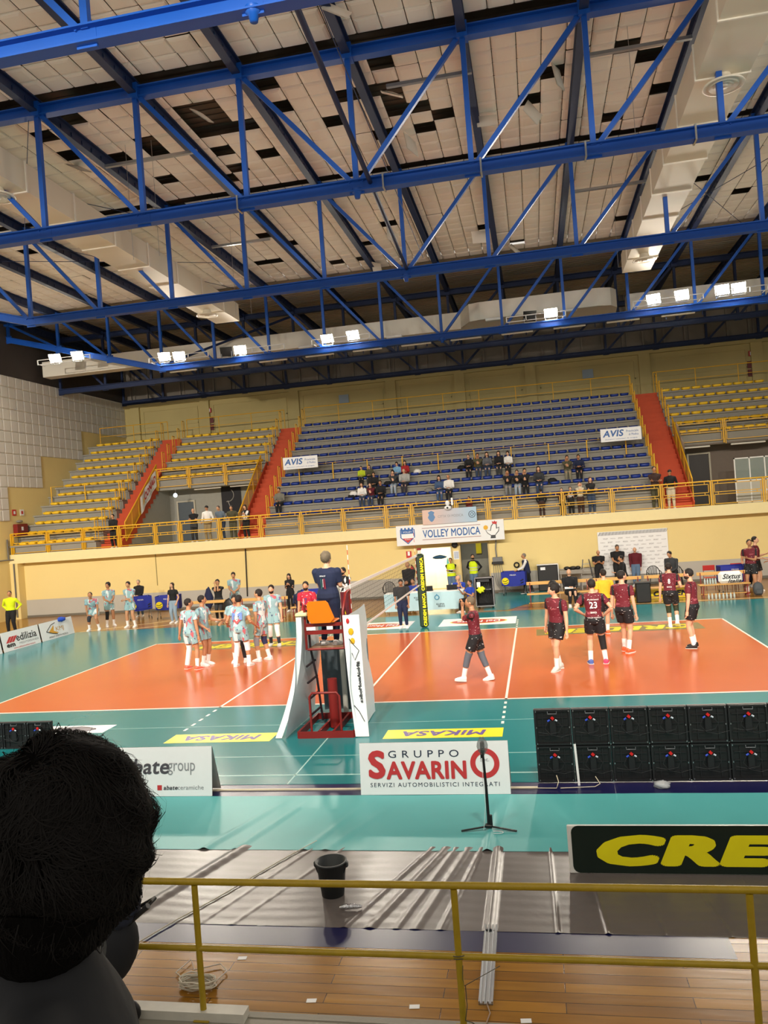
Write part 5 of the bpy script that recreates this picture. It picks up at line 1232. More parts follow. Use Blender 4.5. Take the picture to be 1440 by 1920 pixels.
# jackets and bags
def drape(loc, s, m, label, cat='jacket', name='jacket'):
    q = MB(); q.ell((0, 0, 0), s, 14, 10, fn=lambda p: V((p.x*(1-.35*max(0, p.z)), p.y, p.z))*(1+.07*math.sin(p.x*9+p.z*7)))
    o = q.build(name, m, None, loc); return tag(o, label, cat)
drape((-9.75, 15.3, .85), (.2, .12, .45), Mbluedark, 'navy jacket hanging upright on a stand beside the photographer'); o = MB().tube((-9.75, 15.35, 0), (-9.75, 15.35, 1.3), .02).build('coat_stand', Mblack); tag(o, 'thin black coat stand under the navy jacket', 'coat stand')
drape((-8.35, 13.98, .6), (.3, .08, .32), Mblack, 'black jacket thrown over the bench back beside the light-blue players')
drape((-.45, 19.0, 1.72), (.32, .06, .09), mat('petrol_cloth', '1c4a6a', .7), 'dark petrol cloth sticking out sideways from the doorway pillar', 'cloth', 'cloth')
drape((-.12, 19.1, 1.3), (.07, .07, .35), mat('turquoise_cloth', '6fd0cf', .7), 'narrow turquoise cloth hanging at the doorway pillar', 'cloth', 'cloth')
def backpack(loc, label, m=Mblack):
    t = thing('backpack', label, 'backpack', loc); MB().ell((0, 0, .22), (.17, .13, .24), 14, 10, fn=lambda p: V((math.copysign(abs(p.x)**.7, p.x), math.copysign(abs(p.y)**.7, p.y), p.z))).build('body', m, t); MB().rbox((0, -.13, .14), (.22, .07, .18), .03).build('front_pocket', m, t); MB().path([(-.05, 0, .44), (0, 0, .49), (.05, 0, .44)], .01, 6).build('handle', m, t)
backpack((4.25, 13.95, .46), 'black backpack on the bench just left of the seated coach'); backpack((5.15, 13.5, 0), 'black backpack on the floor right of the seated coach'); backpack((11.25, 13.9, 0), 'grey backpack on the floor at the right end of the benches', mat('bag_grey', '4c5358', .7))
backpack((-8.55, 20.25, 3.1), 'large black backpack on the stair beside the spectator sitting alone')
t = thing('sports_bag', 'white rounded bag with black script lettering on the right bench', 'bag', (10.35, 13.85, .47)); MB().rbox((0, 0, .22), (.8, .2, .42), .09).build('body', Mwhite, t); text('print', 'Sixtus', Mbk, t, (.02, -.105, .26), XD_, ZD_, .6, .18, bold=.03, shear=.4); text('print', 'Italia', Mbk, t, (.12, -.105, .1), XD_, ZD_, .45, .12, bold=.03, shear=.4)
t = thing('black_crate', 'black crate on the bench between player 4 and player 8', 'crate', (7.35, 13.55, .0)); MB().rbox((0, 0, .35), (.5, .35, .7), .03).build('body', Mblack, t); MB().rbox((0, 0, .71), (.52, .37, .04), .01).build('lid', mat('lid_grey', '3c3c3e', .5), t)
btl = None
for (x, y, lab) in [(9.5+.12*i, 13.35+.03*(i % 2), None) for i in range(8)]:
    if btl is None:
        q = MB(); q.lathe([(0, 0), (.032, 0), (.034, .12), (.03, .15), (.012, .2), (.012, .22), (0, .22)], (0, 0, 0), 10); btl = q.build('water_bottle', mat('bottle_clear', 'cfe0e0', .15, var=0, alpha=.7), None, (x, y, 0)); o = btl
    else: o = btl.copy(); COL.objects.link(o); o.location = (x, y, 0)
    tag(o, 'small clear water bottle in the row on the floor before the right bench', 'bottle', 'water bottles on the floor before the right bench')
for i in range(5):
    o = btl.copy(); COL.objects.link(o); o.location = (9.5+.09*i, 13.85, .47); tag(o, 'small clear water bottle standing on the right bench beside the white bag', 'bottle', 'water bottles on the right bench')
t = thing('fire_extinguisher', 'red fire extinguisher on the wall left of the doorway, behind the net', 'fire extinguisher', (-1.75, YW-.085, .85)); MB().lathe([(0, 0), (.085, 0), (.085, .42), (.03, .5), (.03, .55), (0, .55)], (0, 0, 0), 14).build('cylinder', Mrp, t); MB().rbox((0, -.02, .57), (.05, .12, .04), .01).build('valve', Mblack, t); MB().path([(.03, -.04, .55), (.13, -.04, .4), (.1, -.04, .15)], .012, 6).build('hose', Mblack, t)
t = thing('wall_sign', 'small red and white fire sign left of the doorway', 'sign', (-1.85, YW-.02, 1.75)); MB().bx(-.12, .12, 0, .015, 0, .3).build('plate', Mrp, t); MB().bx(-.05, .05, -.003, 0, .1, .28).build('pictogram', Mbw, t)
t = thing('wall_socket', 'small dark switch box on the grey dado behind the net', 'switch box', (-2.0, YW-.04, .75)); MB().rbox((0, 0, 0), (.12, .05, .16), .01).build('box', mat('box_grey', '77797a', .5), t)
t = thing('exit_sign', 'small sign on the corridor wall seen through the left doorway', 'sign', (-.55, YW+3.15, 2.0)); MB().bx(-.15, .15, 0, .03, 0, .15).build('plate', Mgr, t)
L = bpy.data.lights.new('corridor_light', 'AREA'); L.size = 1.2; L.energy = 110; L.color = (1, .97, .8); lo = bpy.data.objects.new('corridor_light', L); COL.objects.link(lo); lo.location = (-1.4, YW+1.8, 2.55)
o = MB().rbox((-1.4, YW+1.8, 2.58), (1.2, .3, .03), .01).build('corridor_lamp', mat('corridor_lamp_white', 'fffbe8', .4, var=0, emit=3)); tag(o, 'glowing flat lamp on the corridor ceiling beyond the left doorway', 'lamp')
L = bpy.data.lights.new('storeroom_light', 'AREA'); L.size = .5; L.energy = 14; lo = bpy.data.objects.new('storeroom_light', L); COL.objects.link(lo); lo.location = (1.0, YW+1.2, 2.5)
o = MB().bx(.95, 1.2, YW+2.5, YW+2.58, 1.6, 2.1).build('yellow_notice', Mprint_y); tag(o, 'bright yellow notice on the grey shutter behind the right steward', 'notice')

# ------------------------------------------------------------------ people
SK = {'fair': 'd9a98a', 'tan': 'b98562', 'olive': 'c4936f', 'dark': '7a4f38'}
def skin(k): return mat('skin_'+k, SK[k], .55, var=.05, scale=20)
def ik(a, c, l1, l2, pole):
    d = c-a; L = min(d.length, (l1+l2)*.998); dn = d.normalized(); c = a+dn*L
    x = (l1*l1-l2*l2+L*L)/(2*L); h = math.sqrt(max(0, l1*l1-x*x))
    p = pole-dn*pole.dot(dn)
    if p.length < 1e-4: p = V((0, 1, 0))-dn*dn.y
    p.normalize(); return a+dn*x+p*h, c
def limb(q, pts, radii, n=10): q.path(pts, radii, n)
def seg(a, c, ra, rm, rc, k=.35): return [a, a.lerp(c, k), c], [ra, rm, rc]
NOP = dict(pel=(0, 0, .53), lean=0, side=0, twist=0, hyaw=0, hpitch=0, fl=(-.06, 0, .045), fr=(.06, 0, .045), fyl=8, fyr=-8, hl=(-.15, .02, .42), hr=(.15, .02, .42), kp=(0, 1, 0), ep=(0, -1, -.2), pitchl=0, pitchr=0)
def human(label, x, y, z, face, h, pose=None, top=None, bot=None, shoe='eeeeee', hair=('short', '1d1512'), sk='olive', sleeve=.55, blen=.55, group=None, vs=.012, extras=None, female=False, beard=None, cat='person', build=1.0, socks='f2f2f2', knee=None, num=None, numcol='ffffff', lower=True, torso_len=1.0):
    """one person: body, clothes, hair, shoes. face 0 looks away from the camera (+Y), 90 looks right (+X)"""
    P = dict(NOP); P.update(pose or {})
    t = thing('person', label, cat, (x, y, z), -R(face), group)
    W_ = build
    pel = V(P['pel']); Rt = M.Rotation(R(P['twist']), 3, 'Z')@M.Rotation(R(P['side']), 3, 'Y')@M.Rotation(-R(P['lean']), 3, 'X')
    def T(p): return (pel+Rt@V(p))*h
    sw = (.1 if female else .113)*W_
    shl, shr = T((-sw, 0, .252)), T((sw, 0, .252))
    neck = T((0, .0, .3)); 
    Rh = M.Rotation(R(P['twist']), 3, 'Z')@M.Rotation(R(P['hyaw'])*-1, 3, 'Z')@M.Rotation(-R(P['hpitch']), 3, 'X')
    hc = neck+(Rt@V((0, .006, .044)))*h+Rh@V((0, .012, .045))*h
    hipl, hipr = T((-.05, 0, -.005)), T((.05, 0, -.005))
    F = {}
    for s, hp, ft in (('l', hipl, P['fl']), ('r', hipr, P['fr'])):
        k, a = ik(hp, V(ft)*h, .245*h, .245*h, V(P['kp'])); F[s] = (hp, k, a)
    A = {}
    for s, sh, hd, ep in (('l', shl, P['hl'], P['ep']), ('r', shr, P['hr'], P['ep'])):
        sg = -1 if s == 'l' else 1
        pole = V((sg*.35, ep[1]*.45, ep[2]-.8))
        e, w = ik(sh, V(hd)*h, .165*h, .15*h, pole); A[s] = (sh, e, w)
    def torso(q, g=0., z0=-.06, z1=.31, fem=female):
        zs = [-.06, -.02, .03, .09, .15, .2, .245, .272, .292]
        rx = [.06, .09, .086, .075 if not fem else .068, .085, .092, .094, .07, .038]
        ry_ = [.05, .064, .062, .054, .058, .062, .056, .046, .036]
        yo = [-.004, -.006, 0, .002, .004, .004, 0, -.002, 0]
        rs = []
        for a, rx0, ry0, yy in zip(zs, rx, ry_, yo):
            if a < z0 or a > z1: continue
            rs.append([T(((rx0*W_+g)*math.cos(2*PI*j/16), yy+(ry0*W_+g+(.012 if fem and a == .2 and math.sin(2*PI*j/16) > .5 else 0))*math.sin(2*PI*j/16), a)) for j in range(16)])
        q.rings(rs)
    # body
    q = MB(); torso(q)
    for sh in (shl, shr): q.path([neck-(Rt@V((0, 0, .012)))*h, neck.lerp(sh, .55)-(Rt@V((0, 0, .004)))*h, sh], [.028*h, .028*h, .029*h], 10)
    q.path([neck-(Rt@V((0, 0, .03)))*h, neck+(hc-neck)*.4], [.034*h*W_, .03*h], 10)
    q.ell(hc, (.043*h, .054*h, .064*h), 16, 12, Rh, fn=lambda p: V((p.x*(1+.3*min(0, p.z)), p.y*(1+.16*min(0, p.z))+(.06 if p.z < -.2 and p.y > 0 else 0), p.z)))
    q.ell(hc+Rh@V((0, .054, -.006))*h, (.009*h, .012*h, .016*h), 8, 6, Rh)
    for s in (-1, 1): q.ell(hc+Rh@V((s*.044, -.004, -.004))*h, (.006*h, .012*h, .017*h), 8, 6, Rh)
    for s in 'lr':
        a, e, w = A[s]; q.path(*seg(a, e, .03*h*W_, .028*h*W_, .022*h)); q.path([e, e.lerp(w, .3), w], [.022*h, .023*h, .014*h], 10)
        q.ell(a, (.03*h*W_,)*3, 10, 8)
        if lower:
            a, k, f = F[s]; q.path([a, a.lerp(k, .3), k], [.052*h*W_, .05*h*W_, .033*h], 12); q.path([k, k.lerp(f, .3), f], [.031*h, .034*h, .019*h], 12)
            q.ell(k, (.033*h,)*3, 10, 8)
    me = voxel(q, vs, 2)
    # hands, appended to the same body mesh
    hb = MB()
    for s in 'lr':
        a, e, w = A[s]; d = (w-e).normalized(); sg = -1 if s == 'l' else 1
        sd = d.cross(V((0, 1, 0)) if abs(d.y) < .8 else V((0, 0, 1))).normalized(); nrm = sd.cross(d).normalized()
        pc = w+d*.028*h
        hb.path([w-d*.01*h, w+d*.012*h, w+d*.05*h], [.014*h, .019*h, .02*h], 8, flat=.55)
        for k in range(4):
            o_ = w+d*.05*h+sd*(k-1.5)*.0095*h; L_ = (.036, .044, .04, .03)[k]*h; c_ = nrm*sg*-.012*h
            hb.path([o_-d*.006*h, o_+d*L_*.5+c_*.4, o_+d*L_*.85+c_*1.6], [.0052*h, .005*h, .004*h], 6)
        o_ = w+d*.016*h+sd*.016*h*(1 if s == 'l' else -1); hb.path([o_, o_+d*.02*h+sd*.014*h*(1 if s == 'l' else -1), o_+d*.04*h+sd*.016*h*(1 if s == 'l' else -1)+nrm*.004*h], [.0065*h, .006*h, .0045*h], 6)
    bb = MB(); bb.add([v.co.copy() for v in me.vertices], [tuple(p.vertices) for p in me.polygons], True); bb.add(hb.v, hb.f, True)
    bpy.data.meshes.remove(me)
    bb.build('body', skin(sk), t)
    # face
    q = MB()
    for s in (-1, 1): q.ell(hc+Rh@V((s*.017, .0475, .004))*h, (.0055*h, .004*h, .003*h), 8, 6, Rh)
    q.build('eyes', mat('eye_dark', '241a16', .4, var=0), t)
    q = MB(); q.ell(hc+Rh@V((0, .0475, -.032))*h, (.013*h, .006*h, .0035*h), 8, 6, Rh); q.build('mouth', mat('lips', '9c5548', .5, var=0), t)
    if beard:
        q = MB(); q.ell(hc+Rh@V((0, .016, -.034))*h, (.037*h, .042*h, .033*h), 14, 8, Rh); q.build('beard', mat('hair_'+beard, beard, .85, var=.15, scale=60), t)
    # hair
    st, hcb = hair
    hm = mat('hair_'+hcb, hcb, .7, var=.3, scale=45, bump=.6, bscale=60)
    q = MB()
    if st != 'bald':
        if st == 'fringe': q.ell(hc+Rh@V((0, -.012, .0))*h, (.0465*h, .048*h, .04*h), 16, 10, Rh)
        elif st == 'cap': q.ell(hc+Rh@V((0, -.004, .022))*h, (.049*h, .058*h, .05*h), 16, 10, Rh); q.ell(hc+Rh@V((0, .058, .022))*h, (.035*h, .035*h, .005*h), 12, 6, Rh)
        else:
            vol = {'short': 1, 'curly': 1.16, 'long': 1.06, 'bun': 1.08, 'buzz': .96, 'mid': 1.12}[st]
            nz = .1 if st == 'curly' else .04
            q.ell(hc+Rh@V((0, -.013-.06*max(0, vol-1), .017+.03*max(0, vol-1)))*h, (.0475*h*vol, .055*h*vol, .057*h*vol), 18, 12, Rh, fn=lambda p: p*(1+nz*math.sin(p.x*9+p.z*7)*math.sin(p.y*8+p.z*5)))
            if st == 'long':
                q.path([hc+Rh@V((0, -.02, .02))*h, hc+Rh@V((0, -.04, -.05))*h, hc+Rh@V((0, -.052, -.12))*h-V((0, 0, .01)), hc+Rh@V((0, -.048, -.16))*h], [.045*h, .047*h, .045*h, .02*h], 12, flat=.55)
                for s in (-1, 1): q.path([hc+Rh@V((s*.035, 0, .02))*h, hc+Rh@V((s*.046, .002, -.04))*h, hc+Rh@V((s*.05, .015, -.12))*h], [.016*h, .016*h, .008*h], 8)
            if st == 'bun': q.ell(hc+Rh@V((0, -.06, .03))*h, (.026*h,)*3, 10, 8)
            if st == 'mid': q.path([hc+Rh@V((0, -.02, .0))*h, hc+Rh@V((0, -.034, -.05))*h], [.046*h, .034*h], 12)
        q.build('hair', hm, t)
    # top
    if top:
        q = MB(); torso(q, .012)
        for sh in (shl, shr): q.path([neck-(Rt@V((0, 0, .02)))*h, neck.lerp(sh, .55)-(Rt@V((0, 0, .008)))*h, sh], [.032*h, .033*h, .034*h], 12)
        for s in 'lr':
            a, e, w = A[s]
            q.ell(a, (.035*h*W_,)*3, 10, 8)
            if sleeve <= 1: m_ = a.lerp(e, sleeve); q.path([a, m_], [.034*h*W_, .036*h], 12)
            else: q.path([a, e, e.lerp(w, min(.97, sleeve-1))], [.034*h*W_, .03*h, .023*h], 12)
        q.path([neck-(Rt@V((0, 0, .04)))*h, neck-(Rt@V((0, 0, .004)))*h], [.055*h, .036*h], 12)
        if sleeve > 1: q.path([neck-(Rt@V((0, 0, .02)))*h, neck+(Rt@V((0, 0, .014)))*h], [.05*h, .039*h], 12)
        me = voxel(q, vs, 4); o = bpy.data.objects.new('shirt' if sleeve < 1.1 else 'jacket', me); me.materials.append(top); COL.objects.link(o); o.parent = t
    def onback(px, pz, front=False, lift=0):
        rx0, ry0 = .098*W_+.014, .062*W_+.016
        u = max(-.95, min(.95, px/rx0)); yy = ry0*math.sqrt(1-u*u)+.003+lift*.0004
        return T((px, yy if front else -yy, pz))
    if num:
        pts, fs, asp = text_pts(num, .02)
        for fr in ((False,) if num not in ('7',) else (True,)):
            hh = .075; ww = hh*asp*.9 if len(num) > 1 else hh*.45; sg = 1 if not fr else -1
            q = MB(); q.add([onback(px_*ww*sg, .165+py_*hh, fr, i_//STAMP) for i_, (px_, py_) in enumerate(pts)], fs)
            q.build('shirt_number', mat('num_'+numcol, numcol, .6, var=0), t)
    if extras:
        for (body_, ww, hh, pz, col, fr) in extras:
            pts, fs, asp = text_pts(body_, .03); q = MB(); sg = -1 if fr else 1
            q.add([onback(px_*ww*sg, pz+py_*hh, fr, i_//STAMP) for i_, (px_, py_) in enumerate(pts)], fs); q.build('shirt_print', mat('num_'+col, col, .6, var=0), t)
    # bottoms, socks, shoes
    if lower:
        if bot:
            q = MB(); torso(q, .014, z1=.04)
            for s in 'lr':
                a, k, f = F[s]
                if blen <= 1: m_ = a.lerp(k, blen+.12); q.path([a, a.lerp(k, .3), m_], [.066*h*W_, .066*h*W_, .062*h*W_], 14)
                else: q.path([a, a.lerp(k, .3), k, k.lerp(f, .5), k.lerp(f, .94)], [.062*h*W_, .06*h*W_, .044*h, .038*h, .03*h], 14)
            me = voxel(q, vs, 2); o = bpy.data.objects.new('shorts' if blen <= 1 else 'trousers', me); me.materials.append(bot); COL.objects.link(o); o.parent = t
        for s in 'lr':
            a, k, f = F[s]; fy = R(P['fy'+s]); pit = R(P['pitch'+s]); Rf = M.Rotation(fy, 3, 'Z')@M.Rotation(pit, 3, 'X')
            if blen <= 1 and socks: q = MB(); q.path([k.lerp(f, .55), f-V((0, 0, .01))*h], [.03*h, .026*h], 12); q.build('sock', mat('sock_'+socks, socks, .8, var=.04), t)
            kc = (knee or {}).get(s)
            if kc:
                q = MB(); q.path([a.lerp(k, .78), k, k.lerp(f, kc[1])], [.044*h, .04*h, .035*h], 12); q.build('knee_sleeve', mat('knee_'+kc[0], kc[0], .8), t)
            sc = shoe if isinstance(shoe, str) else shoe['lr'.index(s)]
            q = MB(); 
            prof = [(-.035, .018, .045), (-.03, .024, .062), (.0, .026, .06), (.04, .029, .042), (.075, .028, .03), (.098, .018, .02)]
            rs = []
            for yy, hw, hh in prof:
                hw += .004
                rs.append([f+Rf@V((hw*math.cos(2*PI*j/12), yy, -.043+max(0, hh/2+hh/2*math.sin(2*PI*j/12))))*h for j in range(12)])
            q.rings(rs); q.build('shoe', mat('shoe_'+sc, sc, .5, var=.05), t)
            q = MB(); rs = []
            for yy, hw, hh in prof: rs.append([f+Rf@V((sx*(hw+.006), yy*1.03, -.045+sz*.009))*h for sx, sz in ((-1, 0), (1, 0), (1, 1), (-1, 1))])
            q.rings(rs, smooth=False); q.build('sole', mat('sole_white', 'e8e6e0', .6, var=0), t)
    return t, dict(T=T, A=A, F=F, hc=hc, Rh=Rh, h=h, neck=neck)

JA = stripes_mat('jersey_light_blue', '8db2bb', [('b9626c', .6, 9, (1, 1, .6)), ('d5e0e2', .6, 7, (1, 1, .5)), ('4a77a8', .68, 14, (1, 1, 1))])
JAs = stripes_mat('shorts_light_blue', '8db4bb', [('b9626c', .62, 8, (1, 1, .4)), ('d5e0e2', .6, 6, (1, 1, .3)), ('35507c', .7, 15, (1, 1, 1))])
JB = stripes_mat('jersey_maroon', '6a1727', [('e8dfe0', .72, 24, (.7, 1, 2.2)), ('a2505a', .66, 6, (.5, 1, 2))], side='17141a', sidew=.19)
JBs = stripes_mat('shorts_black', '15151a', [('e8e8ea', .71, 15, (.7, 1, 3.5))])
JR = stripes_mat('jersey_red', 'b3203a', [('e8a6ae', .68, 10, (1, 1, .6)), ('f2e4e6', .71, 16, (1, 1, 1.5))])
JW = stripes_mat('jersey_black_white', '17171c', [('e9e9ea', .55, 7, (1, 1, .5))])
def C(name, col, **k): return mat('cloth_'+name, col, .85, var=.12, scale=9, bump=.15, bscale=12, **k)
blk = C('black', '17181c'); nvy = C('navy', '1a2444'); jea = C('jeans', '5d7897'); djea = C('dark_jeans', '34435c'); gry = C('grey', '7d7f80'); wht = C('white', 'e8e8e6'); mar = C('maroon', '5e1524'); hiv = C('hivis', 'd8f21c'); brn = C('brown', '3a2622'); olv = C('olive', '4b4a36'); crm = C('cream', 'cfc6ae'); dgy = C('dark_grey', '33363a'); rblue = C('royal', '2142b0'); grn = C('lime', 'b6c928'); den = C('denim', '41587c'); red_ = C('red', 'a32228'); lbl = C('sky', '78a9cf')
clasp = dict(hl=(-.015, .13, .56), hr=(.02, .13, .57)); crossed = dict(hl=(.06, .1, .66), hr=(-.06, .11, .65)); hips = dict(hl=(-.1, .02, .55), hr=(.1, .02, .55)); phone = dict(hl=(-.03, .13, .7), hr=(.03, .13, .7), hpitch=20)
walk = dict(fl=(-.05, .13, .05), fr=(.05, -.14, .06), pitchr=-18, hl=(-.15, -.05, .44), hr=(.14, .1, .46))
TA = 'light-blue team players'; TB = 'maroon team players'
def pm(*ds, **k):
    r = {}
    for d in ds: r.update(d)
    r.update(k); return r

# light-blue team
human('light-blue player bending with hands on his knees, far left', -13.83, 13.3, 0, 165, 1.86, dict(pel=(0, -.05, .46), lean=38, hpitch=-12, fl=(-.1, 0, .045), fr=(.11, 0, .045), hl=(-.1, .08, .3), hr=(.1, .08, .3), ep=(0, -.2, 0)), JA, JAs, 'dfeef2', sk='tan', knee={'r': ('2a2f3a', .25)}, group=TA)
human('light-blue player looking right with hands together, second from the left', -13.75, 14.38, 0, 140, 1.83, pm(clasp, hyaw=40, fl=(-.08, -.02, .045), fr=(.08, .02, .045)), JA, JAs, hair=('curly', '1d1512'), sk='tan', knee={'r': ('1a1a1e', .5)}, group=TA)
human('light-blue player facing us with arms folded at his waist, third from the left', -12.45, 13.72, 0, 182, 1.88, pm(clasp, hl=(.05, .11, .6), hr=(-.05, .12, .59), hpitch=15, fl=(-.09, 0, .045), fr=(.09, 0, .045)), JA, JAs, sk='olive', group=TA)
human('grey-haired man in a dark jacket standing behind the third light-blue player', -13.9, 17.23, 0, 175, 1.68, clasp, blk, jea, hair=('short', '8f8878'), sk='fair', sleeve=1.95, blen=1.9, vs=.014)
human('young woman with long hair in a black tee and light jeans', -10.89, 14.37, 0, 185, 1.66, dict(hl=(-.12, .06, .5), hr=(.14, .04, .46), hyaw=5), blk, C('light_jeans', '8ea6bb'), hair=('long', '33241c'), sk='fair', sleeve=.5, blen=1.9, female=True)
human('light-blue player wearing number 6, seen from behind with coral shoes', -5.59, 4.35, 0, 22, 1.95, dict(hyaw=30, fl=(-.1, .0, .045), fr=(.1, .0, .045), hl=(-.2, -.02, .44), hr=(.17, .0, .44)), JA, JAs, 'f0725c', sk='tan', num='6', numcol='2a3570', knee={'l': ('e9eaec', .95)}, group=TA)
human('light-blue player partly hidden behind number 6, reaching right', -5.42, 4.85, 0, 100, 1.97, dict(hl=(-.1, .2, .62), hr=(.16, .15, .55), hyaw=-40), JA, JAs, 'e8e8e8', sk='tan', group=TA)
human('light-blue player wearing number 1, back to us, arms spread to his neighbours', -4.21, 4.46, 0, 4, 1.96, dict(fl=(-.09, .0, .045), fr=(.1, .03, .045), hl=(-.22, .1, .56), hr=(.2, .12, .54), lean=6), JA, JAs, sk='tan', num='1', numcol='f4f4f4', knee={'l': ('e9eaec', .6), 'r': ('e9eaec', .3)}, extras=[('M', .15, .1, .165, '6d8fd8', False), ('v', .12, .06, .09, 'd0575e', False)], group=TA)
human('light-blue player almost hidden behind number 1, black knee sleeve showing', -4.55, 5.15, 0, 170, 1.93, dict(hl=(-.1, .15, .6), hr=(.2, .1, .6), fl=(-.1, .02, .045), fr=(.06, 0, .045), hpitch=25), JA, JAs, sk='tan', knee={'l': ('1a1a1e', .9)}, group=TA)
human('light-blue player in left profile with a white arm sleeve and strapped knee', -3.85, 5.2, 0, -75, 2.02, dict(fl=(-.07, .03, .045), fr=(.07, -.05, .045), hl=(-.15, .0, .42), hr=(.14, .06, .44), hyaw=-5), JA, JAs, sk='olive', knee={'l': ('8f949c', .3), 'r': ('2a2f55', .25)}, group=TA)
human('bearded light-blue player facing us with white leg sleeves', -4.32, 7.62, 0, 176, 1.92, dict(hpitch=15, hl=(-.14, .03, .43), hr=(.14, .03, .43), fl=(-.07, .03, .045), fr=(.08, -.03, .045)), JA, JAs, sk='fair', beard='231812', hair=('short', '231812'), knee={'l': ('f0f0f0', .5), 'r': ('f0f0f0', .5)}, socks='2a2f3a', group=TA)
human('libero in a red jersey numbered 7 beside the referee stand', -3.19, 7.54, 0, 178, 1.97, dict(hpitch=12), JR, JR, sk='olive', beard='231812', num='7', numcol='3a3f8a', group=TA)
human('young woman with very long dark hair in a dark hoodie behind the bench', -6.5, 16.2, 0, 180, 1.62, pm(phone), blk, blk, hair=('long', '231915'), sk='fair', sleeve=1.95, blen=1.9, female=True)
human('person in navy bending over the bench left of the red libero', -5.2, 13.35, 0, -20, 1.72, dict(pel=(0, -.06, .5), lean=82, hpitch=60, hl=(-.08, .3, .35), hr=(.08, .3, .35)), nvy, nvy, hair=('short', '26304c'), sleeve=1.95, blen=1.9, vs=.014)
human('photographer in a black tee holding a camera to the face, far bench', -8.9, 14.3, 0, 170, 1.68, dict(hl=(-.03, .11, .88), hr=(.04, .11, .88), hpitch=0), blk, dgy, hair=('mid', '1d1512'), sk='olive', blen=1.9)
human('light-blue player standing behind the photographer, looking down', -8.6, 15.3, 0, 165, 1.9, pm(clasp, hpitch=25), JA, JAs, sk='olive', group=TA)
human('man in a black and white patterned jacket right of the referee, clapping', -3.1, 12.0, 0, -160, 2.02, dict(hl=(-.01, .16, .74), hr=(.02, .16, .74), hyaw=20), JW, mar, sk='tan', sleeve=1.9, blen=1.9, beard='231812')
t, d = human('blond female referee in navy standing on the red stand, back to us', -.02, -1.62, 1.5, 12, 1.72, dict(pel=(0, 0, .53), fl=(-.075, -.03, .045), fr=(.075, -.03, .045), hl=(-.05, .16, .68), hr=(.07, .17, .66), hpitch=8, hyaw=8), nvy, C('navy_trousers', '141f3d'), hair=('curly', '6e6250'), sk='fair', sleeve=.7, blen=1.9, female=True, build=1.3, vs=.01, extras=[('FIPAV.IT', .07, .015, .215, 'dfe4ea', False), ('I', .005, .085, .14, 'f2f2f2', False)])
T = d['T']
for (x, c_) in ((-.014, '2f7d5a'), (.016, 'b02c38'), (.03, 'b02c38')):
    q = MB(); p0_, p1_ = T((x, -.118, .19)), T((x, -.105, .08)); q.beam(p0_, p1_, .008, .004, up=(0, 1, 0)); q.build('shirt_stripe', mat('stripe_'+c_, c_, .6, var=0), t)

# officials behind the net
human('balding coach in a dark tracksuit looking down, behind the net', -.71, 10.13, 0, 175, 1.66, dict(hpitch=35, hl=(-.13, .06, .47), hr=(.13, .06, .47)), dgy, nvy, hair=('buzz', '2a211c'), sk='tan', sleeve=.9, blen=1.9, build=1.12)
human('grey-haired man in a black suit seated high behind the net', -1.29, 15.4, 0, -165, 1.86, pm(clasp, hyaw=30), blk, blk, hair=('fringe', '8f8a80'), sk='tan', sleeve=1.95, blen=1.9, build=1.1, vs=.014)
human('man in a royal blue shirt seated at the left end of the scorers table', -1.0, 14.75, -.03, 190, 1.7, dict(pel=(0, 0, .29), lean=12, fl=(-.07, .22, .045), fr=(.07, .22, .045), hl=(-.08, .22, .48), hr=(.08, .22, .48)), rblue, djea, sk='olive', blen=1.9, vs=.016)
human('bald white-haired man in royal blue seated behind the scorers table', .75, 14.75, -.03, 183, 1.75, dict(pel=(0, 0, .29), lean=14, fl=(-.07, .22, .045), fr=(.07, .22, .045), hl=(-.06, .2, .52), hr=(.01, .15, .63), hpitch=8), rblue, djea, hair=('fringe', 'dcd9d2'), sk='fair', blen=1.9, vs=.014)
human('dark-haired boy in royal blue seated at the right end of the scorers table', 1.25, 13.5, -.03, -130, 1.62, dict(pel=(0, 0, .27), lean=-4, fl=(-.07, .26, .045), fr=(.07, .26, .045), hl=(-.1, .16, .44), hr=(.1, .2, .5)), rblue, blk, sk='tan', blen=1.9, vs=.014)
human('steward in a hi-vis vest with crossed arms in the doorway, left one', .02, 18.9, 0, 178, 1.68, crossed, blk, jea, sk='olive', sleeve=1.95, blen=1.9, vs=.014)
human('bearded steward in a hi-vis vest in the doorway, right one', .95, 19.5, 0, 195, 1.74, dict(hl=(-.08, -.08, .55), hr=(.08, -.08, .55), hyaw=-25), blk, jea, hair=('short', '171210'), beard='171210', sk='olive', sleeve=1.95, blen=1.9, vs=.014)
for o in [o for o in bpy.data.objects if o.get('label', '').find('hi-vis') > 0]:
    h = 1.73; q = MB(); rs = []
    for zz, rx, ry_ in ((.5, .115, .088), (.56, .108, .082), (.66, .108, .08), (.74, .115, .08), (.79, .1, .072), (.815, .07, .055)):
        rs.append([V((rx*h*math.cos(2*PI*j/16), ry_*h*math.sin(2*PI*j/16), zz*h)) for j in range(16)])
    q.rings(rs); q.build('hivis_vest', hiv, o)
    q = MB()
    for zz in (.58, .645): q.rings([[V((.117*h*math.cos(2*PI*j/16), .09*h*math.sin(2*PI*j/16), (zz+dz)*h)) for j in range(16)] for dz in (0, .022)])
    q.build('reflective_band', mat('reflective', 'c9d0c8', .3), o)
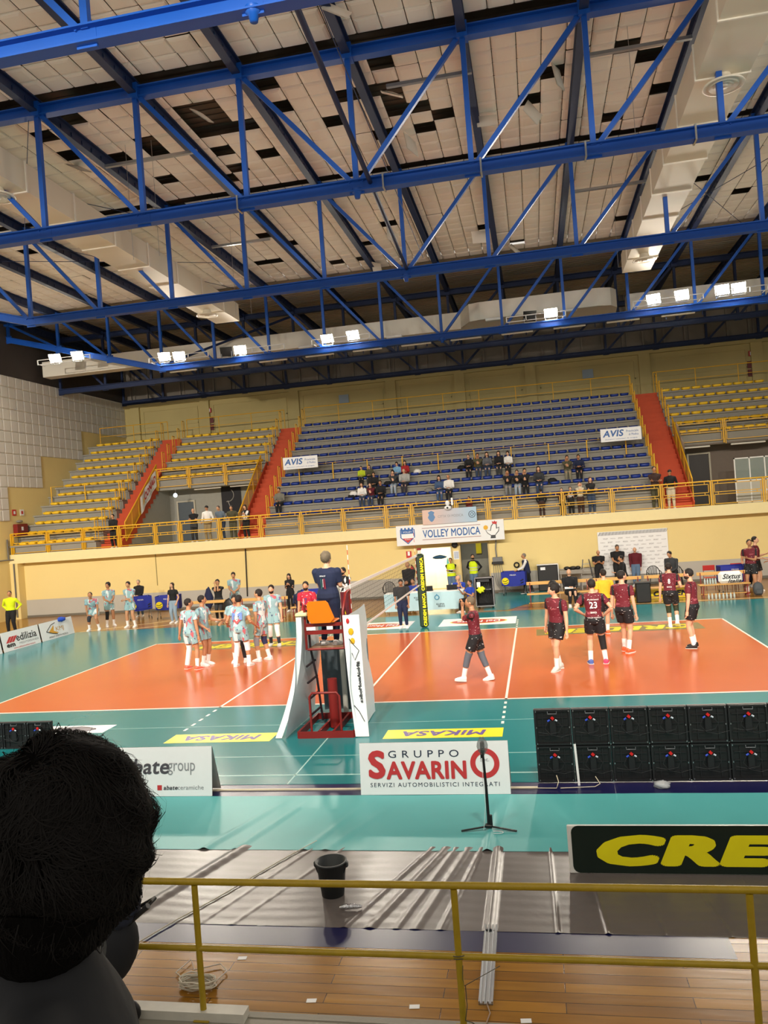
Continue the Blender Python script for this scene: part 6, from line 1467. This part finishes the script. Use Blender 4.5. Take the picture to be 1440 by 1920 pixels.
t, d = human('guard in a bright yellow sweatshirt and black trousers at the left edge', -17.48, 13.24, 0, 170, 1.82, dict(hl=(-.1, -.06, .55), hr=(.1, -.06, .55), hyaw=-10, fl=(-.08, 0, .045), fr=(.08, 0, .045)), hiv, blk, 'dddddd', hair=('buzz', '2b221c'), sk='tan', sleeve=1.95, blen=1.9, build=1.1)
human('man pushing a blue ball cart, dark vest over white sleeves', 3.3, 18.35, 0, -95, 1.72, dict(hl=(-.05, .24, .58), hr=(.05, .24, .58), lean=8, fl=(-.05, .1, .045), fr=(.05, -.1, .045)), wht, blk, '222222', hair=('buzz', '7b746a'), sk='tan', sleeve=1.95, blen=1.9, vs=.014)
q = MB(); pr = bpy.data.objects
o = [o for o in bpy.data.objects if o.get('label', '').startswith('man pushing')][0]; h = 1.72
rs = []
for zz, rx, ry_, yo in ((.5, .112, .086, .0), (.6, .1, .08, .012), (.7, .11, .083, .028), (.78, .118, .08, .04), (.82, .08, .06, .044)): rs.append([V((rx*h*math.cos(2*PI*j/16), yo*h+ry_*h*math.sin(2*PI*j/16), zz*h)) for j in range(16)])
q.rings(rs); q.build('vest', nvy, o)
sitf = dict(pel=(0, 0, .26), fl=(-.06, .22, .045), fr=(.06, .22, .045), hl=(-.06, .2, .33), hr=(.06, .2, .33))
human('bald coach in a dark suit seated on the bench with a clipboard', 4.85, 13.72, .0, 172, 1.84, pm(sitf, pel=(0, 0, .265), hl=(-.06, .22, .36), hr=(.04, .2, .38), hpitch=10, hyaw=15), blk, blk, 'f2f2f2', hair=('fringe', '6f6a62'), sk='fair', sleeve=1.95, blen=1.85, build=1.1)
o = MB().box((4.8, 13.3, .68), (.3, .2, .02), M.Rotation(.15, 3, 'X')).build('clipboard', Mbw); tag(o, 'white clipboard on the lap of the seated coach', 'clipboard')
human('bald man in a black polo checking his hands, left of the backdrop', 6.26, 18.6, 0, 178, 1.66, pm(clasp, hl=(-.02, .14, .66), hr=(.04, .14, .67), hpitch=25, fl=(-.08, 0, .045), fr=(.08, 0, .045)), blk, blk, 'f0f0f0', hair=('bald', '000000'), sk='tan', sleeve=.6, blen=1.9, build=1.1, vs=.014)
human('tall man in a black polo looking down, in front of the backdrop', 7.05, 18.7, 0, 180, 1.83, pm(clasp, hpitch=28, hl=(-.03, .14, .58)), blk, blk, 'f0f0f0', hair=('buzz', '4a433c'), sk='tan', sleeve=.6, blen=1.9, build=1.1, vs=.014)
human('balding man in a maroon zip jacket and jeans before the backdrop', 7.77, 18.8, 0, -160, 1.67, dict(hl=(-.12, .02, .46), hr=(.12, .02, .46), hpitch=20, hyaw=-10), mar, jea, hair=('fringe', '9a958c'), sk='fair', sleeve=1.95, blen=1.9, build=1.15, vs=.014)
human('young man in a dark jacket in left profile behind player 4', 6.85, 14.5, 0, -100, 1.66, dict(hl=(-.06, .2, .62), hr=(.12, .0, .45), lean=6), blk, blk, sk='tan', sleeve=1.95, blen=1.9)
human('man in a dark jacket with cropped hair standing behind player 8', 8.6, 14.75, 0, -140, 1.72, dict(lean=10, hpitch=25, hl=(-.06, .18, .55), hr=(.06, .18, .55)), dgy, blk, sk='tan', sleeve=1.95, blen=1.9, build=1.1)

# maroon team
human('maroon player walking left with a hand on his face, nearest of his team', 2.34, 1.68, 0, -88, 1.9, dict(fl=(-.04, .17, .05), fr=(.04, -.14, .055), pitchl=6, pitchr=-10, hl=(-.02, .12, .88), hr=(.13, .07, .45), hyaw=0, lean=2, hpitch=5), JB, JBs, 'f2f2f4', hair=('short', '6a5a46'), sk='tan', sleeve=.85, knee={'l': ('5c6470', .5), 'r': ('5c6470', .5)}, group=TB)
human('maroon player looking left with a long stride, dark wavy hair', 4.12, 2.55, 0, -140, 2.0, dict(fl=(-.0, .05, .045), fr=(.05, -.07, .05), hl=(-.17, .04, .43), hr=(.19, -.02, .42), hyaw=38, hpitch=10, lean=3, side=-4), JB, JBs, 'cfd3cc', hair=('curly', '17110f'), sk='fair', group=TB)
human('maroon player wearing number 23, back to us, hands on hips', 4.98, 3.11, 0, 2, 1.99, dict(fl=(-.07, .0, .045), fr=(.1, .0, .045), hl=(-.12, .05, .58), hr=(.12, .05, .56), ep=(0, -.1, -.1)), JB, JBs, ('4a66b0', 'e8436e'), sk='fair', num='23', knee={'r': ('17181c', .5)}, extras=[('Avimecc', .13, .02, .23, 'e8dfe0', False), ('VOLLEY MODICA', .15, .014, .02, 'e8dfe0', False), ('BANCA', .07, .022, .08, 'f0f0f0', False)], group=TB)
human('maroon player numbered 4, turned away to the right with orange shoes', 5.77, 4.39, 0, 35, 2.03, dict(fl=(-.05, .05, .045), fr=(.06, -.05, .05), hl=(-.16, .0, .44), hr=(.15, .03, .43), hyaw=25), JB, JBs, 'f0683c', sk='fair', group=TB)
human('player in a yellow libero shirt almost hidden behind player 4', 5.55, 7.0, 0, -20, 1.86, dict(fl=(-.1, .0, .045), fr=(.05, .1, .045), hl=(-.16, .0, .44)), C('libero_yellow', 'e0b52a'), JBs, 'f0683c', sk='fair', group=TB)
human('maroon player wearing number 8, back to us, one foot lifted', 7.4, 7.82, 0, 12, 1.86, dict(fl=(-.03, .0, .045), fr=(.08, -.05, .09), pitchr=-35, hl=(-.15, .03, .46), hr=(.13, .15, .6), lean=12), JB, JBs, 'f0f0f0', sk='fair', num='8', knee={'l': ('2c3420', .3), 'r': ('2c3420', .3)}, extras=[('BANCA', .07, .022, .08, 'f0f0f0', False)], group=TB)
human('maroon player in left profile with black shoes, rightmost near the sideline', 7.41, 4.59, 0, -65, 1.97, dict(fl=(-.05, .0, .045), fr=(.07, .02, .045), hl=(-.15, .03, .43), hr=(.15, .0, .43), hpitch=6), JB, JBs, '1a1a1c', sk='fair', beard='2c1f18', hair=('short', '1d1512'), group=TB)
human('maroon player at the right edge looking left, hugging a team-mate', 11.15, 14.23, 0, -150, 1.97, dict(hl=(-.0, .14, .66), hr=(.1, .14, .6), hyaw=-25, fl=(-.08, 0, .045), fr=(.08, 0, .045)), JB, JBs, 'c22b2b', sk='tan', group=TB)
human('maroon player half hidden behind the huddle at the right edge', 11.5, 14.95, 0, 120, 2.02, dict(hl=(-.1, .14, .66), hr=(.1, .14, .6)), JB, JBs, 'f0f0f0', sk='fair', group=TB)
human('maroon player cut by the right picture edge', 12.05, 14.35, 0, -90, 1.85, dict(hl=(-.1, .2, .66), hr=(.1, .14, .6), hpitch=15), JB, JBs, 'f0f0f0', sk='tan', group=TB)
human('woman in black clapping in front of her face, beside the right-hand huddle', 11.75, 16.6, 0, 175, 1.6, pm(sitf, pel=(0, 0, .5), fl=(-.05, 0, .045), fr=(.05, 0, .045), hl=(-.02, .13, .78), hr=(.02, .13, .78), lean=5), blk, blk, hair=('long', '3a2a22'), sk='fair', sleeve=1.95, blen=1.9, female=True, vs=.014)

# people along the balcony rail
BZ = 3.1
def stand(label, x, hgt, face, pose, top, bot, hair, sk='olive', **k):
    k.setdefault('sleeve', 1.95); human(label, x, k.pop('y', 19.25), BZ, face, hgt, pose, top, bot, k.pop('shoe', 'd8d8d8'), hair=hair, sk=sk, blen=1.9, vs=.018, **k)
lean_ = dict(lean=18, hl=(-.09, .16, .6), hr=(.09, .16, .6), hpitch=20)
stand('man in dark clothes standing alone at the left railing', -16.06, 1.66, 178, clasp, blk, blk, ('short', '1d1512'))
stand('bald man in black with crossed arms in the left opening', -12.41, 1.66, 170, crossed, blk, dgy, ('bald', '000000'), 'fair', y=20.3)
stand('man in a white padded jacket and dark cap at the railing', -11.25, 1.72, 178, dict(hl=(-.13, .1, .55), hr=(.13, .1, .55)), wht, C('khaki', '8d7d5c'), ('cap', '1a1a1c'), 'tan')
stand('man in a grey-blue shirt leaning on the railing, left of three', -10.55, 1.7, 190, lean_, C('slate', '5f6f80'), djea, ('buzz', '5a5048'))
stand('man in a dark jacket leaning on the railing, middle of three', -10.0, 1.66, 170, lean_, olv, olv, ('buzz', '4a423a'))
stand('long-haired woman with a white print top at the railing, right of three', -9.35, 1.62, 185, pm(phone), JW, blk, ('long', '3a2a20'), 'fair', female=True)
stand('man in a brown sweater with crossed arms at the foot of the right stair', 8.84, 1.86, 180, crossed, brn, olv, ('short', '1d1512'), 'tan')
stand('man in a black sweater, flat cap and white trousers at the right railing', 9.45, 1.68, 190, dict(hl=(-.13, .08, .55), hr=(.1, .1, .56), hyaw=-15), blk, crm, ('cap', '1c1a1c'), 'tan')
stand('small dark figure standing with its back to the balcony railing', 4.11, 1.3, 0, dict(lean=10, hl=(-.1, .02, .5), hr=(.1, .02, .5)), blk, brn, ('short', '1a1412'))
stand('girl with long brown hair in black standing at the railing', 6.2, 1.62, 170, crossed, blk, djea, ('long', '5a3c2a'), 'fair', female=True)
stand('girl in a beige coat with hands at her face, left of the girl in black', 5.75, 1.45, 175, dict(hl=(-.03, .1, .86), hr=(.03, .1, .86)), crm, brn, ('mid', '4a3428'), 'fair', female=True)
stand('child in black and white behind the railing, left of the beige coat', 5.35, 1.28, 180, dict(hl=(-.05, .14, .7), hr=(.05, .14, .7)), JW, blk, ('curly', '5f5040'), 'fair')
stand('child in dark clothes behind the railing, leftmost of the girls group', 4.98, 1.26, 185, clasp, C('wine', '40202a'), blk, ('short', '3a2a20'), 'fair')
stand('dark-haired man in red low behind the railing beside the dome camera', 1.0, 1.2, 200, clasp, C('wine2', '6a2a24'), olv, ('short', '1a1412'), 'tan')
# people on the seats
def sit(label, x, k, h, face, top, bot, hair, sk='olive', pose=None, **kw):
    kw.setdefault('sleeve', 1.95)
    p = dict(pel=(0, -.02, .045), lean=14, fl=(-.05, .2, -.235+.0), fr=(.06, .2, -.235), hl=(-.05, .2, .12), hr=(.05, .2, .12), hpitch=10, ep=(0, -.2, -.6))
    if pose: p.update(pose)
    human(label, x, ry(k)-.02, rzz(k)+.03, face, h, p, top, bot, kw.pop('shoe', 'cfcfcf'), hair=hair, sk=sk, blen=1.9, vs=.02, **kw)
think = dict(hl=(-.01, .12, .3), hr=(.03, .12, .3), lean=22)
ch = dict(fl=(-.05, .2, -.25), fr=(.06, .2, -.25))
sit('spectator in a grey vest sitting alone at the left end of the blue seats', -7.99, 2, 1.7, 180, C('grey_vest', '77766c'), blk, ('short', '2a221c'), 'tan', shoe='f0f0f0')
sit('child in a lime green sweatshirt in the seated group', -4.26, 4, 1.3, 178, grn, blk, ('short', '1d1512'), 'fair')
sit('child in an olive jacket beside the lime green one', -3.85, 4, 1.35, 182, olv, dgy, ('short', '2a1c16'), 'fair')
sit('boy in a black jacket over a white tee, middle of the seated group', -3.53, 3, 1.5, 178, blk, dgy, ('short', '1d1512'))
sit('girl in a white jacket with blue jeans, front of the seated group', -4.0, 2, 1.55, 175, wht, djea, ('long', '2e2018'), 'fair', female=True)
sit('girl in a maroon sweater, front of the seated group', -3.55, 2, 1.52, 185, mar, djea, ('long', '2e2018'), 'fair', think, female=True)
sit('adult in a black jacket, right end of the front of the seated group', -3.1, 2, 1.6, 180, blk, blk, ('short', '3a2c24'), 'tan')
sit('girl in a dark top with pale jeans left of the old man', -2.6, 3, 1.58, 178, dgy, C('pale_jeans', '9aa9b8'), ('mid', '2e2018'), 'fair', think, female=True, shoe='f0f0f0')
sit('old man in a light grey sweater and dark trousers', -2.07, 3, 1.62, 182, C('light_grey', 'a7a9a6'), C('dusk', '33303c'), ('bald', '000000'), 'fair', build=1.15)
sit('child in a sky blue top behind the old man', -2.5, 4, 1.38, 185, lbl, djea, ('mid', '241a16'), 'fair')
sit('child in a red top behind the old man', -2.12, 4, 1.46, 178, red_, C('beige', 'a08a72'), ('long', '2e1a14'), 'fair', female=True)
sit('woman with black hair in a denim jacket, left of the pair in the middle', -.38, 2, 1.6, 178, den, den, ('long', '14100f'), 'fair', female=True)
sit('grey-haired man in a black waistcoat over a white shirt', .06, 2, 1.64, 182, wht, blk, ('fringe', '8a8480'), 'tan')
sit('woman in black, leftmost of the upper row of five', .92, 4, 1.55, 182, blk, blk, ('short', '55483c'), 'fair', female=True)
sit('man in an olive shirt, hands at mouth, second of the upper five', 1.35, 4, 1.62, 178, olv, djea, ('short', '3a2c24'), 'tan', think)
sit('girl in a grey-blue jacket with white shoes, third of the upper five', 1.78, 4, 1.6, 180, C('dusty', '5c6068'), djea, ('long', '2e2018'), 'fair', female=True, shoe='f4f4f4')
sit('girl with long hair in black, fourth of the upper row of five', 2.33, 4, 1.6, 183, blk, dgy, ('long', '2a1d17'), 'fair', female=True)
sit('girl in a white sweater, rightmost of the upper row of five', 2.76, 4, 1.5, 186, wht, blk, ('mid', '2a1d17'), 'fair', female=True)
sit('man in a dark jacket and grey trousers, leftmost of the lower row of four', 2.71, 2, 1.66, 180, blk, gry, ('short', '3a2c24'), 'tan', think)
sit('boy in black with pale jeans, second of the lower row of four', 3.14, 2, 1.6, 182, blk, C('pale_jeans', '9aa9b8'), ('short', '2a1d17'), 'olive', think)
sit('boy in black with dark trousers, third of the lower row of four', 3.46, 2, 1.66, 176, blk, blk, ('short', '1d1512'), 'olive', think)
sit('girl in a dark jacket with dark jeans, rightmost of the lower row of four', 4.08, 2, 1.7, 180, dgy, djea, ('long', '3a2a20'), 'fair', female=True)
sit('man in an olive jacket and khaki trousers, left of the pair at right', 5.37, 3, 1.6, 178, olv, C('khaki2', '84806a'), ('short', '2a1d17'), 'tan', think)
sit('man in a navy sweater and dark trousers, right of the pair at right', 5.88, 3, 1.62, 182, nvy, blk, ('short', '1d1512'), 'tan', dict(lean=26))
for (x, k, m_, lab) in ((-4.5, 2, blk, 'black jacket lying on the seats left of the girl in white'), (-4.42, 2, wht, 'white cloth lying on the black jacket left of the girl in white'), (-1.55, 4, wht, 'white jacket lying on a seat right of the child in red'), (-.9, 2, gry, 'grey bag on a seat left of the denim jacket'), (.55, 4, blk, 'black bag on a seat left of the upper row of five'), (4.65, 2, blk, 'black bag on a seat right of the lower row of four'), (-2.9, 3, blk, 'black jacket on a seat left of the girl with pale jeans')):
    q = MB(); q.ell((0, 0, .12), (.2, .16, .12), 12, 8, fn=lambda p: p*(1+.14*math.sin(p.x*8+p.y*6+p.z*5))); o = q.build('jacket' if 'jacket' in lab else 'bag' if 'bag' in lab else 'cloth', m_, None, (x, ry(k), rzz(k)+.06+(.12 if 'on the black' in lab else 0))); tag(o, lab, o.name.split('.')[0])

# ------------------------------------------------------------------ foreground: spectator head and stroller
b = MB(); b.bx(X0, X1, -17.5, -14.95, 0, 2.05); b.bx(X0, X1, -14.95, -14.0, 0, 1.62)
struct('trim_near_stand', b, Mstep)
t, d = human('dark-haired spectator seated right in front of us at the lower left', 3.13, -14.9, 2.775, -6, 1.72, dict(pel=(0, 0, .0), lean=4, twist=-72, hyaw=-35, fl=(-.08, .2, -.24), fr=(.08, .2, -.24), hl=(.1, .14, .05), hr=(.12, .0, .05), hpitch=4), C('dark_coat', '06080d'), blk, '222222', hair=('short', '0d0a08'), sk='olive', sleeve=1.95, blen=1.9, vs=.01)
hc, Rh, h = d['hc'], d['Rh'], d['h']
q = MB(); random.seed(11)
HR = V((.12, .126, .142)); HC = hc+Rh@V((0, -.012, .004))
def surf(n, k=1.):
    nf = 1+.3*min(0, n.z+.15)
    n = V((n.x*nf, n.y*nf, n.z))
    w = 1+.05*math.sin(n.x*6+1)*math.sin(n.z*5+2)+.03*math.sin(n.x*13+n.z*9)+.03*math.sin(n.z*15+n.y*6)
    return HC+Rh@V((n.x*HR.x, n.y*HR.y, n.z*HR.z))*w*k
vs0 = []; q.ell((0, 0, 0), (1, 1, 1), 48, 32); q.v = [tuple(surf(V(p).normalized(), .985)) for p in q.v]
q.path([HC+V((-.01, -.02, -.05)), HC+V((-.02, -.03, -.12)), HC+V((-.02, -.03, -.16))], [.1, .075, .03], 18)
q.build('hair_mass', mat('hair_near', '050403', .9, spec=.05, var=.4, scale=60, bump=.8, bscale=90, stretch=(1, 1, .25)), t)
q = MB()
for i in range(13000):
    a = random.uniform(0, 2*PI); zz = random.uniform(-.8, 1); r = math.sqrt(max(0, 1-zz*zz)); n_ = V((r*math.cos(a), r*math.sin(a), zz))
    if n_.y > .8: continue
    # locks fall away from the crown and curl
    cr_ = V((.15, -.35, .93)); d = (n_-cr_); d = (d-n_*d.dot(n_)); d = d.normalized() if d.length > .01 else V((1, 0, 0))
    cl = math.floor(a*3)+7*math.floor(zz*4); rnd = random.Random(cl); ang = rnd.uniform(-.7, .7)+random.gauss(0, .18)
    d = M.Rotation(ang, 3, n_)@d; st = random.uniform(.06, .13); cu = rnd.uniform(-.5, .5)+random.gauss(0, .15)
    lift = 1.0+random.uniform(0, .03); flick = random.random() < .05
    w0 = random.uniform(.0004, .0010); vs2 = []
    for k in range(6):
        sd = (Rh@d.cross(n_)).normalized()*w0*(1, 1, .95, .8, .5, .1)[k]
        p_ = surf(n_, lift+(.02*k if flick else .004*k)+.01*math.sin(k*1.5+cl)); vs2 += [p_-sd, p_+sd]
        d = M.Rotation(cu, 3, n_)@d; n_ = (n_+d*st).normalized(); d = (d-n_*d.dot(n_)).normalized()
    q.add(vs2, [(2*k, 2*k+1, 2*k+3, 2*k+2) for k in range(5)])
o = q.build('hair_strands', mat('hair_strand', '0a0705', .75, spec=.15, var=.3, scale=30), t); o['kind'] = 'stuff'
t = thing('stroller', 'black folding stroller with dark hood beside the front railing at lower left', 'stroller', (.3, -10.3, 0))
q = MB(); q.path([(-.1, .1, .5), (.12, .05, .75), (.4, .0, .98), (.46, 0, 1.03)], [.016, .016, .018, .024], 8); q.path([(-.3, .22, .5), (.05, .22, .8), (.4, .22, .98)], .014, 8); q.path([(.4, 0, .98), (.4, .22, .98)], .016, 8); q.path([(0, .1, .75), (.15, .0, .3), (.2, 0, .1)], .016, 8); q.path([(-.5, 0, .1), (-.2, .1, .5), (.1, .15, .6)], .014, 8); q.build('frame', Mblack, t)
q = MB(); q.ell((.1, .05, .66), (.2, .17, .3), 18, 12, M.Rotation(R(25), 3, 'Y')); q.build('seat_pod', mat('stroller_black', '0e1016', .8), t)
q = MB(); q.ell((.2, .05, .98), (.15, .17, .14), 16, 10, fn=lambda p: p*(1+.05*math.sin(p.x*11+p.z*9))); q.build('hood', mat('stroller_navy', '1a2236', .8, bump=.4, bscale=20), t)
q = MB(); q.rbox((-.08, .08, .3), (.4, .26, .2), .06); q.build('basket', mat('stroller_black', '0e1016', .8), t)
for (x, yy) in ((.13, 0), (.13, .2), (-.5, 0), (-.5, .2)):
    q = MB(); q.lathe([(.055, -.018), (.085, -.015), (.09, 0), (.085, .015), (.055, .018)], (x, yy, .09), 20, M.Rotation(R(90), 3, 'X'), cap=False); q.lathe([(0, -.012), (.02, -.012), (.02, .012), (0, .012)], (x, yy, .09), 10, M.Rotation(R(90), 3, 'X'))
    for k in range(5): a = k*2*PI/5; q.tube((x, yy, .09), (x+.058*math.cos(a), yy, .09+.058*math.sin(a)), .006, n=5)
    q.build('wheel', Mblack, t)
t2 = MB().path([(.12, -.02, .62), (.12, -.03, .55), (.13, -.03, .5)], .006, 6).build('zip_pull', Msteel, t)

# sub-parts: prints, lenses, soles and the like belong to the part that carries them
OWN = {'sole': ['shoe'], 'lens': ['housing', 'dome'], 'pictogram': ['plate', 'exit_sign'], 'shirt_number': ['shirt'], 'shirt_print': ['shirt'], 'shirt_stripe': ['shirt'], 'eyes': ['body'], 'mouth': ['body'],
       'reflective_band': ['hivis_vest'], 'print': ['oval_inner', 'panel', 'front_panel', 'board', 'padding', 'fabric_box', 'skirt', 'cloth', 'front_flap', 'sheet', 'body'], 'air_diffuser': ['casing'], 'flange': ['casing'],
       'ball_print': ['fabric_box'], 'dark_swirl': ['fabric_box'], 'wheel': ['side_frame'], 'shield': ['panel'], 'bird_outline': ['panel'], 'rule': ['panel'], 'crest': ['panel'], 'round_mark': ['panel'], 'emblem': ['panel'],
       'red_label': ['casing'], 'latch': ['casing'], 'blue_plug': ['casing'], 'pale_plug': ['casing'], 'ring': ['front_panel'], 'red_square': ['front_panel'], 'red_roof_mark': ['front_panel'], 'amber_mark': ['front_panel'], 'dark_outline': ['front_panel'],
       'green_field': ['board'], 'drop_mark': ['skirt'], 'slanted_strokes': ['panel'], 'label_plate': ['cabinet'], 'sticker': ['body'], 'hair_strands': ['hair_mass'], 'oval_inner': [], 'white_tag': ['upper_frame']}
base = lambda o: o.name.split('.')[0]
for t in [o for o in bpy.data.objects if o.type == 'EMPTY' and not o.parent]:
    ch = list(t.children)
    for kind_, owners in OWN.items():
        mine = [c for c in ch if base(c) == kind_]
        if not mine: continue
        for ow in owners:
            have = [c for c in ch if base(c) == ow and c.parent == t and c.type == 'MESH' and c.location.length < 1e-6]
            if not have: continue
            if kind_ == 'print' and ow == 'body' and t.name.startswith('person'): continue
            for i, c in enumerate(mine):
                c.parent = have[i*len(have)//len(mine)] if len(have) > 1 else have[0]
            break
bpy.data.scenes.remove(TMP)
